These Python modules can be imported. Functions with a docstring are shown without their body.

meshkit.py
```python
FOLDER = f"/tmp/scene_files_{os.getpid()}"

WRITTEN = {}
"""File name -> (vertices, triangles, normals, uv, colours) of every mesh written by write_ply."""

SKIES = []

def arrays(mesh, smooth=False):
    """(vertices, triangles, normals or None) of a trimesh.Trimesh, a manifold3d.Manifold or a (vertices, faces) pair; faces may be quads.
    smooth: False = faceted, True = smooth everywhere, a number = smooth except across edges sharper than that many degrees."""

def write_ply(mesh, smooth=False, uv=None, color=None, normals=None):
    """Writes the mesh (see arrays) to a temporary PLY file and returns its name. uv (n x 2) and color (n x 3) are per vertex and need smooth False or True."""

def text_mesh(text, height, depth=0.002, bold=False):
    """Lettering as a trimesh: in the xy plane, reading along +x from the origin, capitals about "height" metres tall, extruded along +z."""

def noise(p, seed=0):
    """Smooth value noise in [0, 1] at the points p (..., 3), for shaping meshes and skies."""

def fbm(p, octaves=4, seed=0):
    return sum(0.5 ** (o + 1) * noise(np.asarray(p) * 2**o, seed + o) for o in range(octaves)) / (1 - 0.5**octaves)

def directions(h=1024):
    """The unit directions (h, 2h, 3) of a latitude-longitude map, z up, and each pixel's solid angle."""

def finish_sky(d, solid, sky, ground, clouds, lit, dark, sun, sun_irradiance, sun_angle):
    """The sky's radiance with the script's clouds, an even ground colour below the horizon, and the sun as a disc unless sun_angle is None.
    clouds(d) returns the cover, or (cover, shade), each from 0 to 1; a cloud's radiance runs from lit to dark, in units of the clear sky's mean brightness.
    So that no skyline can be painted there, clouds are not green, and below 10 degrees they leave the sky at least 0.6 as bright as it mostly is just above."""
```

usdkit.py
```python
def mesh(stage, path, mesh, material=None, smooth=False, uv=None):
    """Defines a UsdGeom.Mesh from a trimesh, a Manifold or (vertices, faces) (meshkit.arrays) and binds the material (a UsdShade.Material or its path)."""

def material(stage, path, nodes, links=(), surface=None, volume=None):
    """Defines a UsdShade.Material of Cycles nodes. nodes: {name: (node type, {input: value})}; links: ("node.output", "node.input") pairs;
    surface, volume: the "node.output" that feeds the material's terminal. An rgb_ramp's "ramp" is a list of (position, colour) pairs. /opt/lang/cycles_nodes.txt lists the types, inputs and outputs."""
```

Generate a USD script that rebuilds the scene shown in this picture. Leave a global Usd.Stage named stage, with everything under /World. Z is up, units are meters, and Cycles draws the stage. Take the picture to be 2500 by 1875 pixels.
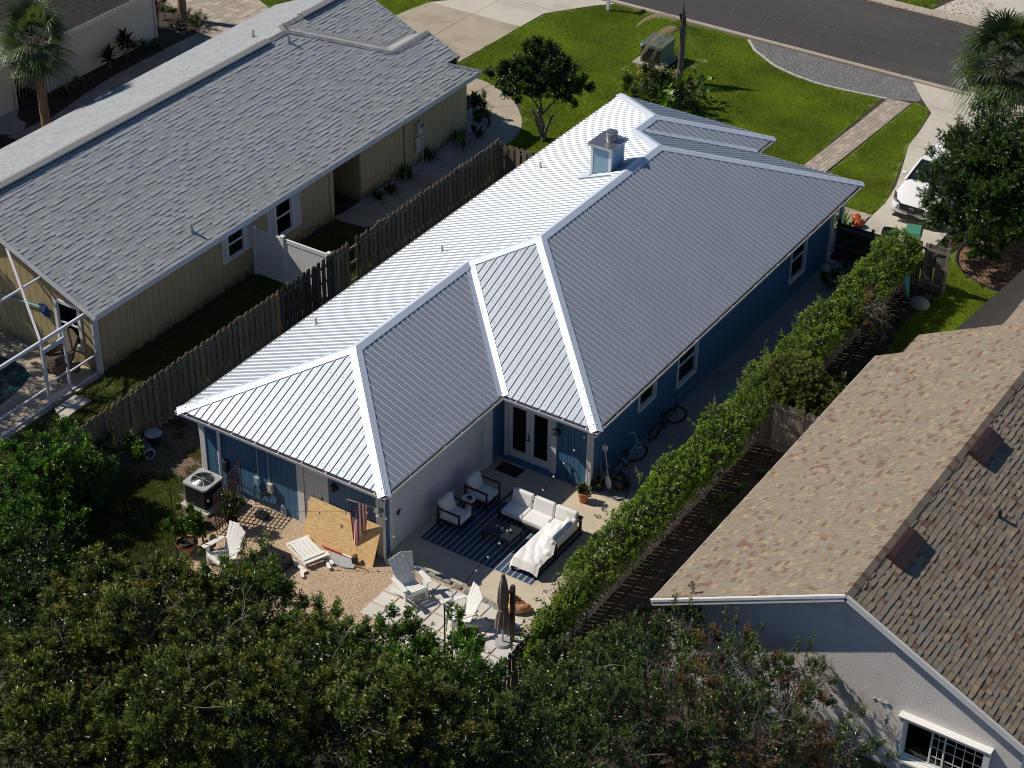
import math, numpy as np, trimesh, usdkit, meshkit
from pxr import Usd, UsdGeom, UsdLux, UsdShade, Gf, Sdf, Vt
from shapely.geometry import Polygon, Point, LineString, box as sbox
from shapely.prepared import prep
from shapely.ops import unary_union

PI = math.pi
stage = Usd.Stage.CreateInMemory()
UsdGeom.SetStageUpAxis(stage, 'Z')
UsdGeom.SetStageMetersPerUnit(stage, 1.0)
UsdGeom.Xform.Define(stage, '/World')
A = np.array

# ---------------------------------------------------------------- camera, sky, sun
EYE = A([32.8227, -33.4587, 34.5107])
YAW, PITCH, ROLL, FPX = -0.5704, 0.5933, 0.0122, 4818.2
EXPOSURE = -0.1
SUN_TO = A([-2.42, -0.755, 2.5]); SUN_TO = SUN_TO / np.linalg.norm(SUN_TO)
SUN_I, SKY_S = 1.25, 0.07


def look_matrix():
    fw = A([math.sin(YAW) * math.cos(PITCH), math.cos(YAW) * math.cos(PITCH), -math.sin(PITCH)])
    r = A([math.cos(YAW), -math.sin(YAW), 0.0]); u = np.cross(r, fw)
    c, s = math.cos(ROLL), math.sin(ROLL)
    return c * r + s * u, -s * r + c * u, fw


def frame_matrix(x, y, z, t):
    m = np.eye(4); m[0, :3], m[1, :3], m[2, :3], m[3, :3] = x, y, z, t
    return Gf.Matrix4d(*[float(k) for k in m.ravel()])


cam = UsdGeom.Camera.Define(stage, '/World/camera')
_r, _u, _f = look_matrix()
cam.AddTransformOp().Set(frame_matrix(_r, _u, -_f, EYE))
cam.CreateHorizontalApertureAttr(36.0); cam.CreateVerticalApertureAttr(27.0)
cam.CreateFocalLengthAttr(36.0 * FPX / 2500.0)
cam.CreateClippingRangeAttr(Gf.Vec2f(1.0, 2000.0))
cam.CreateExposureAttr(EXPOSURE)

sky_mat = usdkit.material(stage, '/World/Looks/sky_air', {
    's': ('sky_texture', {'sky_type': 'single_scattering', 'sun_disc': False, 'sun_elevation': math.asin(SUN_TO[2]),
                          'sun_rotation': math.atan2(SUN_TO[0], SUN_TO[1]), 'altitude': 20.0, 'air_density': 0.9, 'aerosol_density': 0.03, 'ozone_density': 7.0}),
    'b': ('background_shader', {'strength': SKY_S})}, [('s.color', 'b.color')], surface='b.background')
dome = UsdLux.DomeLight.Define(stage, '/World/sky')
UsdShade.MaterialBindingAPI.Apply(dome.GetPrim()).Bind(sky_mat)
dome.GetPrim().SetCustomDataByKey('kind', 'structure')
sun = UsdLux.DistantLight.Define(stage, '/World/sun')
sun.CreateIntensityAttr(SUN_I); sun.CreateNormalizeAttr(True); sun.CreateAngleAttr(0.5); sun.CreateColorAttr(Gf.Vec3f(1.0, 0.92, 0.80))
_x = np.cross([0, 0, 1.0], SUN_TO); _x /= np.linalg.norm(_x)
sun.AddTransformOp().Set(frame_matrix(_x, np.cross(SUN_TO, _x), SUN_TO, (0, 0, 60)))


def to_view(p):
    """Depth and picture position (in photograph pixels) of points, to choose which of many alike pieces are built singly."""
    d = np.atleast_2d(p) - EYE
    z = d @ _f
    return z, 1250 + FPX * (d @ _r) / z, 937.5 - FPX * (d @ _u) / z


# ---------------------------------------------------------------- naming
taken = {}


def path_for(name, parent=None):
    base = (parent.GetPath().pathString if parent else '/World') + '/' + name
    n = taken.get(base, 0)
    taken[base] = n + 1
    return base if n == 0 else '%s_%03d' % (base, n)


def tag(prim, label=None, cat=None, group=None, kind=None):
    p = prim.GetPrim() if hasattr(prim, 'GetPrim') else prim
    for k, v in (('label', label), ('category', cat), ('group', group), ('kind', kind)):
        if v:
            p.SetCustomDataByKey(k, v)
    return p


def thing(name, label, cat, loc=(0, 0, 0), rz=0.0, group=None, tilt=None):
    x = UsdGeom.Xform.Define(stage, path_for(name))
    x.AddTranslateOp().Set(Gf.Vec3d(*map(float, loc)))
    if rz or tilt:
        x.AddRotateXYZOp().Set(Gf.Vec3f(*(tilt or (0, 0)), float(math.degrees(rz))))
    p = tag(x, label, cat, group)
    return p


def copy_of(src, loc, rz=0.0, label=None, group=None, tilt=None, scale=None):
    was = src.GetCustomData()
    base = src.GetName()
    if base[-4:-3] == '_' and base[-3:].isdigit():
        base = base[:-4]
    x = UsdGeom.Xform.Define(stage, path_for(base))
    x.GetPrim().GetReferences().AddInternalReference(src.GetPath())
    x.ClearXformOpOrder()
    x.AddTranslateOp(opSuffix='c').Set(Gf.Vec3d(*map(float, loc)))
    x.AddRotateXYZOp(opSuffix='c').Set(Gf.Vec3f(*(tilt or (0, 0)), float(math.degrees(rz))))
    if scale:
        x.AddScaleOp(opSuffix='c').Set(Gf.Vec3f(*scale))
    p = tag(x, label or was['label'], was['category'], group or was.get('group'))
    p.SetInstanceable(True)
    return p


# ---------------------------------------------------------------- mesh building
class MB:
    def __init__(self):
        self.v, self.f, self.n, self.r = [], [], 0, []

    def add(self, v, f, r=None):
        v = np.asarray(v, float).reshape(-1, 3); f = np.asarray(f, int)
        if f.ndim == 2 and f.shape[1] == 4:
            f = np.vstack([f[:, [0, 1, 2]], f[:, [0, 2, 3]]])
        self.v.append(v); self.f.append(f + self.n); self.n += len(v)
        self.r.append(None if r is None else np.asarray(r, float))
        return self

    def mesh(self, m):
        v, f, _ = meshkit.arrays(m)
        return self.add(v, f)

    QB = [[0, 3, 2, 1], [4, 5, 6, 7], [0, 1, 5, 4], [1, 2, 6, 5], [2, 3, 7, 6], [3, 0, 4, 7]]

    def box(self, x0, y0, z0, x1, y1, z1):
        x0, x1 = sorted((x0, x1)); y0, y1 = sorted((y0, y1)); z0, z1 = sorted((z0, z1))
        return self.add([[x0, y0, z0], [x1, y0, z0], [x1, y1, z0], [x0, y1, z0], [x0, y0, z1], [x1, y0, z1], [x1, y1, z1], [x0, y1, z1]], self.QB)

    def rbox(self, x0, y0, z0, x1, y1, z1, r=0.02, n=3):
        """A box with rounded edges (the hull of eight small balls)."""
        import manifold3d as mf
        s = mf.Manifold.sphere(r, 4 * n)
        h = mf.Manifold.batch_hull([s.translate((x, y, z)) for x in (x0 + r, x1 - r) for y in (y0 + r, y1 - r) for z in (z0 + r, z1 - r)])
        return self.mesh(h)

    def obox(self, c, ax, ay, az):
        """Box about c with half-axis vectors."""
        c, ax, ay, az = map(lambda k: A(k, float), (c, ax, ay, az))
        p = [c + sx * ax + sy * ay + sz * az for sz in (-1, 1) for sx, sy in ((-1, -1), (1, -1), (1, 1), (-1, 1))]
        return self.add(p, self.QB)

    def bar(self, p, q, w, h, up=(0, 0, 1)):
        p, q, up = A(p, float), A(q, float), A(up, float)
        d = q - p; L = np.linalg.norm(d); d /= L
        s = np.cross(d, up); s /= np.linalg.norm(s); u = np.cross(s, d)
        return self.obox((p + q) / 2, d * L / 2, s * w / 2, u * h / 2)

    def tube(self, pts, r, n=8, caps=True):
        pts = A(pts, float); r = np.broadcast_to(np.asarray(r, float), (len(pts),))
        t = np.gradient(pts, axis=0); t /= np.maximum(np.linalg.norm(t, axis=1, keepdims=True), 1e-9)
        ref = A([0, 0, 1.0]) if abs(t[:, 2]).mean() < 0.8 else A([1.0, 0, 0])
        s = np.cross(t, ref); s /= np.maximum(np.linalg.norm(s, axis=1, keepdims=True), 1e-9); u = np.cross(s, t)
        a = np.arange(n) * 2 * PI / n
        v = pts[:, None] + r[:, None, None] * (np.cos(a)[None, :, None] * s[:, None] + np.sin(a)[None, :, None] * u[:, None])
        i, j = np.meshgrid(np.arange(len(pts) - 1), np.arange(n), indexing='ij'); i, j = i.ravel(), j.ravel(); k = (j + 1) % n
        f = np.stack([i * n + j, i * n + k, (i + 1) * n + k, (i + 1) * n + j], 1)
        self.add(v.reshape(-1, 3), f)
        if caps:
            m = len(pts) - 1
            self.add(np.vstack([v[0], v[m]]), [[0, x + 1, x] for x in range(1, n - 1)] + [[n, n + x, n + x + 1] for x in range(1, n - 1)])
        return self

    def lathe(self, prof, c=(0, 0, 0), n=20):
        prof = A(prof, float); a = np.arange(n) * 2 * PI / n
        v = np.stack([prof[:, 0, None] * np.cos(a), prof[:, 0, None] * np.sin(a), np.repeat(prof[:, 1, None], n, 1)], -1) + A(c, float)
        i, j = np.meshgrid(np.arange(len(prof) - 1), np.arange(n), indexing='ij'); i, j = i.ravel(), j.ravel(); k = (j + 1) % n
        return self.add(v.reshape(-1, 3), np.stack([i * n + j, i * n + k, (i + 1) * n + k, (i + 1) * n + j], 1))

    def prism(self, poly, z0, z1):
        poly = poly if isinstance(poly, Polygon) else Polygon(poly)
        m = trimesh.creation.extrude_polygon(poly, z1 - z0, engine='earcut')
        return self.add(m.vertices + A([0, 0, z0]), m.faces)

    def sheet(self, poly, z):
        poly = poly if isinstance(poly, Polygon) else Polygon(poly)
        v, f = trimesh.creation.triangulate_polygon(poly, engine='earcut')
        f = A(f); v = np.column_stack([v, np.full(len(v), z)])
        nz = np.cross(v[f[:, 1]] - v[f[:, 0]], v[f[:, 2]] - v[f[:, 0]])[:, 2]
        f[nz < 0] = f[nz < 0][:, ::-1]
        return self.add(v, f)

    def ball(self, c, r, sub=2):
        m = trimesh.creation.icosphere(subdivisions=sub)
        return self.add(m.vertices * A(r, float) + A(c, float), m.faces)

    def wall(self, a, b, z0, z1, t=0.1):
        """A vertical slab from a to b (plan), thickness t to the left of a->b."""
        a, b = A(a, float), A(b, float); d = (b - a) / np.linalg.norm(b - a); n = A([-d[1], d[0]]) * t
        q = [a, b, b + n, a + n]
        return self.add([(*p, z) for z in (z0, z1) for p in q], self.QB)

    def xf(self, m):
        m = A(m, float)
        self.v = [v @ m[:3, :3].T + m[:3, 3] for v in self.v]
        return self

    def shift(self, x, y, z):
        self.v = [v + A([x, y, z]) for v in self.v]
        return self

    def data(self):
        return np.vstack(self.v), np.vstack(self.f)

    def put(self, name, m, parent=None, smooth=False, label=None, kind=None, **k):
        if smooth is True:   # drop unused points
            v, f = self.data(); u, inv = np.unique(f, return_inverse=True); self.v, self.f, self.r = [v[u]], [inv.reshape(f.shape)], [None]
        p = usdkit.mesh(stage, path_for(name, parent), self.data(), m, smooth)
        p.CreateDoubleSidedAttr(True)
        if any(r is not None for r in self.r) and not smooth:   # a tone per loose piece, read by the materials
            rr = np.concatenate([np.zeros(len(v)) if r is None else np.broadcast_to(r, (len(v),)) for v, r in zip(self.v, self.r)])
            UsdGeom.PrimvarsAPI(p).CreatePrimvar('tone', Sdf.ValueTypeNames.FloatArray, 'vertex').Set(Vt.FloatArray.FromNumpy(rr.astype(np.float32)))
        tag(p, label, kind=kind, **k)
        return p.GetPrim()


def rotz(a, t=(0, 0, 0)):
    m = np.eye(4); c, s = math.cos(a), math.sin(a); m[:2, :2] = [[c, -s], [s, c]]; m[:3, 3] = t
    return m


def rotx(a, t=(0, 0, 0)):
    m = np.eye(4); c, s = math.cos(a), math.sin(a); m[1:3, 1:3] = [[c, -s], [s, c]]; m[:3, 3] = t
    return m


def roty(a, t=(0, 0, 0)):
    m = np.eye(4); c, s = math.cos(a), math.sin(a); m[0, 0], m[0, 2], m[2, 0], m[2, 2] = c, s, -s, c; m[:3, 3] = t
    return m


def struct(name, mb, m, smooth=False):
    return mb.put(name, m, None, smooth, kind='structure')


def one(name, mb, m, label, cat, group=None, kind=None, smooth=False):
    """A thing that is a single mesh."""
    return tag(mb.put(name, m, None, smooth), label, cat, group, kind)


def bez(pts, n=16):
    """Catmull-Rom curve through points."""
    p = A(pts, float); p = np.vstack([2 * p[0] - p[1], p, 2 * p[-1] - p[-2]]); out = []
    for i in range(1, len(p) - 2):
        for t in np.linspace(0, 1, n, endpoint=False):
            out.append(0.5 * (2 * p[i] + (p[i + 1] - p[i - 1]) * t + (2 * p[i - 1] - 5 * p[i] + 4 * p[i + 1] - p[i + 2]) * t * t + (3 * p[i] - p[i - 1] - 3 * p[i + 1] + p[i + 2]) * t ** 3))
    return A(out + [p[-2]])


# ---------------------------------------------------------------- materials
def mat(name, col, rough=0.6, var=0.12, scale=3.0, bump=0.0, bscale=40.0, metallic=0.0, spec=0.5, ramp=None, fine=0.0, fscale=60.0, dirt=None, stretch=None, spots=None, rnd=0.0, bdist=0.02, obj=False):
    """Principled with broad noise in tone, optional per-piece ramp, fine grain, stain colour and bump."""
    N = {'g': ('geometry', {}), 'p': ('principled_bsdf', {'roughness': rough, 'metallic': metallic, 'specular_ior_level': spec})}
    L = []
    src = 'g.position'
    if obj:
        N['tc'] = ('texture_coordinate', {}); src = 'tc.object'
    if stretch:
        N['map'] = ('mapping', {'scale': stretch}); L.append((src, 'map.vector')); src = 'map.vector'
    if ramp:
        N['is'] = ('attribute', {'attribute': 'tone'}); N['oi'] = ('object_info', {}); N['ad'] = ('math', {'math_type': 'add'}); N['fr'] = ('math', {'math_type': 'fraction'})
        N['rp'] = ('rgb_ramp', {'ramp': ramp, 'interpolate': False})
        L += [('is.fac', 'ad.value1'), ('oi.random', 'ad.value2'), ('ad.value', 'fr.value1'), ('fr.value', 'rp.fac')]
        cur = 'rp.color'
    else:
        N['c0'] = ('color', {'value': col}); cur = 'c0.color'
    if rnd:
        N['is2'] = ('attribute', {'attribute': 'tone'}); N['oi2'] = ('object_info', {}); N['ad2'] = ('math', {'math_type': 'add'}); N['fr2'] = ('math', {'math_type': 'fraction'})
        N['mr2'] = ('map_range', {'to_min': 1 - rnd, 'to_max': 1 + rnd}); N['mx2'] = ('vector_math', {'math_type': 'scale'})
        L += [('is2.fac', 'ad2.value1'), ('oi2.random', 'ad2.value2'), ('ad2.value', 'fr2.value1'), ('fr2.value', 'mr2.value'), ('mr2.result', 'mx2.scale'), (cur, 'mx2.vector1')]
        cur = 'mx2.vector'
    if var:
        N['n1'] = ('noise_texture', {'scale': scale, 'detail': 5.0, 'roughness': 0.6}); N['m1'] = ('map_range', {'from_min': 0.25, 'from_max': 0.75, 'to_min': 1 - var, 'to_max': 1 + var}); N['x1'] = ('vector_math', {'math_type': 'scale'})
        L += [(src, 'n1.vector'), ('n1.fac', 'm1.value'), ('m1.result', 'x1.scale'), (cur, 'x1.vector1')]
        cur = 'x1.vector'
    if fine:
        N['n2'] = ('noise_texture', {'scale': fscale, 'detail': 2.0}); N['m2'] = ('map_range', {'from_min': 0.25, 'from_max': 0.75, 'to_min': 1 - fine, 'to_max': 1 + fine}); N['x2'] = ('vector_math', {'math_type': 'scale'})
        L += [(src, 'n2.vector'), ('n2.fac', 'm2.value'), ('m2.result', 'x2.scale'), (cur, 'x2.vector1')]
        cur = 'x2.vector'
    if dirt:   # (colour, noise scale, low, high)
        N['n3'] = ('noise_texture', {'scale': dirt[1], 'detail': 6.0, 'roughness': 0.65}); N['m3'] = ('map_range', {'from_min': dirt[2], 'from_max': dirt[3], 'clamp': True}); N['x3'] = ('mix_color', {'b': dirt[0]})
        L += [(src, 'n3.vector'), ('n3.fac', 'm3.value'), ('m3.result', 'x3.fac'), (cur, 'x3.a')]
        cur = 'x3.result'
    if spots:  # (colour, voronoi scale, radius)
        N['v4'] = ('voronoi_texture', {'scale': spots[1]}); N['m4'] = ('map_range', {'from_min': spots[2], 'from_max': spots[2] * 0.7, 'clamp': True}); N['x4'] = ('mix_color', {'b': spots[0]})
        L += [(src, 'v4.vector'), ('v4.distance', 'm4.value'), ('m4.result', 'x4.fac'), (cur, 'x4.a')]
        cur = 'x4.result'
    L.append((cur, 'p.base_color'))
    if bump:
        N['nb'] = ('noise_texture', {'scale': bscale, 'detail': 4.0}); N['b'] = ('bump', {'strength': bump, 'distance': bdist})
        L += [(src, 'nb.vector'), ('nb.fac', 'b.height'), ('b.normal', 'p.normal')]
    return usdkit.material(stage, '/World/Looks/' + name, N, L, surface='p.BSDF')


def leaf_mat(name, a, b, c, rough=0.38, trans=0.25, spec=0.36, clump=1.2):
    """Foliage: tone varies leaf by leaf (in crowns with painted shade) and clump by clump; some light passes through."""
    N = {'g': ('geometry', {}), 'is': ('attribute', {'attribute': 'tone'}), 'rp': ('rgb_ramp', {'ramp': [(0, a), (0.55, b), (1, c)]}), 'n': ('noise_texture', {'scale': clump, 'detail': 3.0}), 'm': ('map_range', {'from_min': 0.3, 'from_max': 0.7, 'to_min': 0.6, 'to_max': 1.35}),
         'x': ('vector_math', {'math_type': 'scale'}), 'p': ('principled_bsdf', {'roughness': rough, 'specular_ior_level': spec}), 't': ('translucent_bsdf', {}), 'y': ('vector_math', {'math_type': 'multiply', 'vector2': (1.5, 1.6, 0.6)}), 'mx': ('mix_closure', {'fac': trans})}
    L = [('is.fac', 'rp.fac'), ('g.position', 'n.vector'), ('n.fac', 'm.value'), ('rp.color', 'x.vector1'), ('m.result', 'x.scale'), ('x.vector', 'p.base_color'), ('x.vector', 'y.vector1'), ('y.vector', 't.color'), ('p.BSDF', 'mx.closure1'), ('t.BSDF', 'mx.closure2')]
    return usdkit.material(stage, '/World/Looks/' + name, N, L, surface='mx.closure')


def groove_mat(name, col, axis, pitch, width, depth=0.012, rough=0.6, dirt=None, var=0.08, dark=0.45):
    """Board siding: joints every pitch metres along a horizontal or vertical axis ('x','y','z') as recessed relief, with soil near the foot."""
    N = {'g': ('geometry', {}), 's': ('separate_xyz', {}), 'd': ('math', {'math_type': 'divide', 'value2': pitch}), 'fr': ('math', {'math_type': 'fraction'}), 'sb': ('math', {'math_type': 'subtract', 'value2': 0.5}), 'ab': ('math', {'math_type': 'absolute'}),
         'mr': ('map_range', {'from_min': 0.5 - width / pitch / 2, 'from_max': 0.5 - width / pitch, 'clamp': True}), 'b': ('bump', {'strength': 0.6, 'distance': depth}), 'c': ('color', {'value': col}), 'dk': ('map_range', {'to_min': dark, 'to_max': 1.0}),
         'n': ('noise_texture', {'scale': 1.6, 'detail': 6.0, 'roughness': 0.65}), 'nm': ('map_range', {'from_min': 0.25, 'from_max': 0.75, 'to_min': 1 - var, 'to_max': 1 + var}), 'mm': ('math', {'math_type': 'multiply'}), 'x': ('vector_math', {'math_type': 'scale'}), 'p': ('principled_bsdf', {'roughness': rough})}
    L = [('g.position', 's.vector'), ('s.' + axis, 'd.value1'), ('d.value', 'fr.value1'), ('fr.value', 'sb.value1'), ('sb.value', 'ab.value1'), ('ab.value', 'mr.value'), ('mr.result', 'b.height'), ('mr.result', 'dk.value'), ('g.position', 'n.vector'), ('n.fac', 'nm.value'),
         ('nm.result', 'mm.value1'), ('dk.result', 'mm.value2'), ('mm.value', 'x.scale'), ('c.color', 'x.vector1'), ('b.normal', 'p.normal')]
    cur = 'x.vector'
    if dirt:   # mould that climbs from the ground, ragged
        N['h'] = ('map_range', {'from_min': 0.0, 'from_max': 0.75, 'to_min': 1.0, 'to_max': 0.0, 'clamp': True}); N['h2'] = ('math', {'math_type': 'multiply'}); N['h3'] = ('map_range', {'from_min': 0.22, 'from_max': 0.55, 'clamp': True}); N['mxd'] = ('mix_color', {'b': dirt})
        N['n5'] = ('noise_texture', {'scale': 3.5, 'detail': 7.0, 'roughness': 0.7})
        L += [('s.z', 'h.value'), ('h.result', 'h2.value1'), ('g.position', 'n5.vector'), ('n5.fac', 'h2.value2'), ('h2.value', 'h3.value'), ('h3.result', 'mxd.fac'), (cur, 'mxd.a')]
        cur = 'mxd.result'
    L.append((cur, 'p.base_color'))
    return usdkit.material(stage, '/World/Looks/' + name, N, L, surface='p.BSDF')


W = {}
W['white_metal'] = mat('white_metal_roof', (0.45, 0.49, 0.54), 0.52, 0.05, 0.7, fine=0.04, fscale=9.0, spec=0.4, metallic=0.72)
W['white_cap'] = mat('white_metal_cap', (0.70, 0.77, 0.86), 0.5, 0.03, 0.8, spec=0.4, metallic=0.4)
W['white_paint'] = mat('white_trim_paint', (0.72, 0.72, 0.70), 0.5, 0.06, 2.0)
W['white_plastic'] = mat('white_plastic', (0.74, 0.74, 0.71), 0.42, 0.05, 3.0)
W['gutter_dark'] = mat('gutter_debris', (0.10, 0.045, 0.035), 0.9, 0.4, 8.0, bump=0.4)
W['blue_wall'] = groove_mat('blue_siding_back', (0.06, 0.16, 0.28), 'x', 0.203, 0.012)
W['blue_side'] = groove_mat('blue_siding_side', (0.06, 0.16, 0.28), 'y', 0.203, 0.012)
W['blue_plain'] = mat('blue_paint', (0.06, 0.16, 0.28), 0.55, 0.06)
W['chimney_blue'] = mat('chimney_blue_paint', (0.24, 0.36, 0.46), 0.5, 0.06, 4.0)
W['white_wall'] = groove_mat('white_board_wall', (0.62, 0.62, 0.61), 'z', 0.2, 0.008, 0.006, dark=0.86)
W['door_white'] = mat('door_white_paint', (0.70, 0.70, 0.68), 0.45, 0.04)
W['yellow_side'] = groove_mat('yellow_siding_side', (0.42, 0.34, 0.19), 'y', 0.305, 0.014, 0.012, dirt=(0.05, 0.05, 0.03))
W['yellow_back'] = groove_mat('yellow_siding_back', (0.42, 0.33, 0.17), 'x', 0.305, 0.014, 0.012, dirt=(0.09, 0.08, 0.05))
W['gray_shingle'] = mat('grey_shingles', (0.3, 0.3, 0.3), 0.9, 0.08, 1.2, fine=0.12, fscale=40.0, spec=0.25, ramp=[(0, (0.299, 0.319, 0.334)), (0.2, (0.331, 0.351, 0.366)), (0.45, (0.315, 0.335, 0.350)), (0.7, (0.350, 0.368, 0.382)), (0.9, (0.304, 0.324, 0.339))])
W['gray_ridge'] = mat('grey_ridge_shingles', (0.3, 0.3, 0.3), 0.9, 0.08, 1.2, fine=0.12, fscale=40.0, spec=0.25, ramp=[(0, (0.24, 0.24, 0.245)), (0.5, (0.29, 0.29, 0.295)), (0.8, (0.33, 0.335, 0.335))])
W['brown_shingle'] = mat('brown_blend_shingles', (0.3, 0.25, 0.2), 0.92, 0.07, 1.0, fine=0.12, fscale=40.0, spec=0.22,
                         ramp=[(0, (0.233, 0.189, 0.141)), (0.30, (0.260, 0.211, 0.158)), (0.55, (0.180, 0.114, 0.079)), (0.62, (0.242, 0.198, 0.150)), (0.76, (0.224, 0.204, 0.172)), (0.85, (0.308, 0.246, 0.163)), (0.92, (0.207, 0.158, 0.114))])
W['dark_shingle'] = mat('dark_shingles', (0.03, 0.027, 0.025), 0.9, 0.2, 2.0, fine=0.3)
W['stucco'] = mat('rough_stucco', (0.68, 0.645, 0.615), 0.9, 0.06, 1.0, bump=0.9, bscale=38.0, bdist=0.03, dirt=((0.42, 0.39, 0.35), 0.9, 0.58, 0.8))
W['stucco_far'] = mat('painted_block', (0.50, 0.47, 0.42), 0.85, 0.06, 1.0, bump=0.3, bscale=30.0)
W['vent_brown'] = mat('brown_vent_metal', (0.045, 0.022, 0.022), 0.5, 0.08)
W['galv'] = mat('galvanised_steel', (0.42, 0.42, 0.43), 0.32, 0.1, 6.0, metallic=0.85)
W['galv_dark'] = mat('screw_heads', (0.12, 0.12, 0.12), 0.6, 0.0)
W['alu'] = mat('white_aluminium', (0.62, 0.64, 0.68), 0.4, 0.04)
W['concrete'] = mat('patio_concrete', (0.50, 0.43, 0.33), 0.85, 0.10, 1.2, bump=0.12, bscale=60.0, fine=0.08, fscale=45.0, dirt=((0.36, 0.31, 0.245), 0.8, 0.55, 0.8))
W['concrete_walk'] = mat('side_walk_concrete', (0.34, 0.325, 0.29), 0.85, 0.10, 1.2, bump=0.12, fine=0.08, fscale=45.0, dirt=((0.2, 0.19, 0.165), 0.8, 0.5, 0.8))
W['concrete_light'] = mat('driveway_concrete', (0.50, 0.465, 0.40), 0.85, 0.08, 0.7, bump=0.1, fine=0.06, dirt=((0.33, 0.30, 0.255), 0.5, 0.5, 0.8))
W['concrete_tan'] = mat('old_driveway_concrete', (0.38, 0.325, 0.245), 0.85, 0.12, 0.9, bump=0.1, fine=0.08, dirt=((0.235, 0.20, 0.15), 0.6, 0.5, 0.75))
W['deck'] = mat('pool_deck_concrete', (0.36, 0.30, 0.235), 0.85, 0.12, 0.8, fine=0.06, dirt=((0.24, 0.2, 0.15), 0.7, 0.5, 0.8))
W['joint'] = mat('joint_dark', (0.06, 0.055, 0.05), 0.95, 0.2)
W['asphalt'] = mat('asphalt', (0.050, 0.047, 0.048), 0.9, 0.15, 0.3, bump=0.25, bscale=90.0, fine=0.2, fscale=70.0, dirt=((0.07, 0.066, 0.06), 0.22, 0.5, 0.68), stretch=(0.35, 1, 1))
W['kerb'] = mat('kerb_concrete', (0.36, 0.315, 0.25), 0.85, 0.12, 1.0, bump=0.1, fine=0.08)
W['gravel'] = mat('tan_gravel', (0.48, 0.355, 0.245), 0.95, 0.12, 1.0, bump=1.0, bscale=26.0, bdist=0.035, fine=0.22, fscale=22.0)
W['gravel_stone'] = mat('tan_gravel_stones', (0.44, 0.32, 0.22), 0.9, 0.1, 2.0, ramp=[(0, (0.33, 0.245, 0.165)), (0.3, (0.50, 0.38, 0.27)), (0.6, (0.42, 0.305, 0.205)), (0.85, (0.60, 0.50, 0.39))])
W['gravel_gray'] = mat('grey_gravel', (0.19, 0.19, 0.19), 0.95, 0.15, 1.0, bump=1.0, bscale=26.0, bdist=0.035, fine=0.4, fscale=22.0)
W['gravel_gray_stone'] = mat('grey_gravel_stones', (0.2, 0.2, 0.2), 0.9, 0.1, 2.0, ramp=[(0, (0.13, 0.13, 0.135)), (0.35, (0.22, 0.22, 0.22)), (0.7, (0.17, 0.17, 0.17)), (0.9, (0.33, 0.32, 0.31))])
W['gravel_white'] = mat('white_gravel', (0.40, 0.39, 0.37), 0.95, 0.2, 1.0, bump=1.0, bscale=26.0, bdist=0.03, fine=0.35, fscale=22.0)
W['paver'] = mat('square_pavers', (0.55, 0.53, 0.49), 0.8, 0.07, 1.5, bump=0.08, fine=0.06, rnd=0.06)
W['brick_paver'] = mat('paver_bricks', (0.37, 0.31, 0.25), 0.9, 0.08, 2.0, fine=0.12, ramp=[(0, (0.36, 0.295, 0.235)), (0.35, (0.42, 0.365, 0.30)), (0.65, (0.33, 0.28, 0.23)), (0.85, (0.30, 0.265, 0.235))])
W['edge_stone'] = mat('edging_stones', (0.21, 0.22, 0.215), 0.9, 0.15, 4.0, bump=0.4, bscale=30.0, rnd=0.2)
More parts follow.
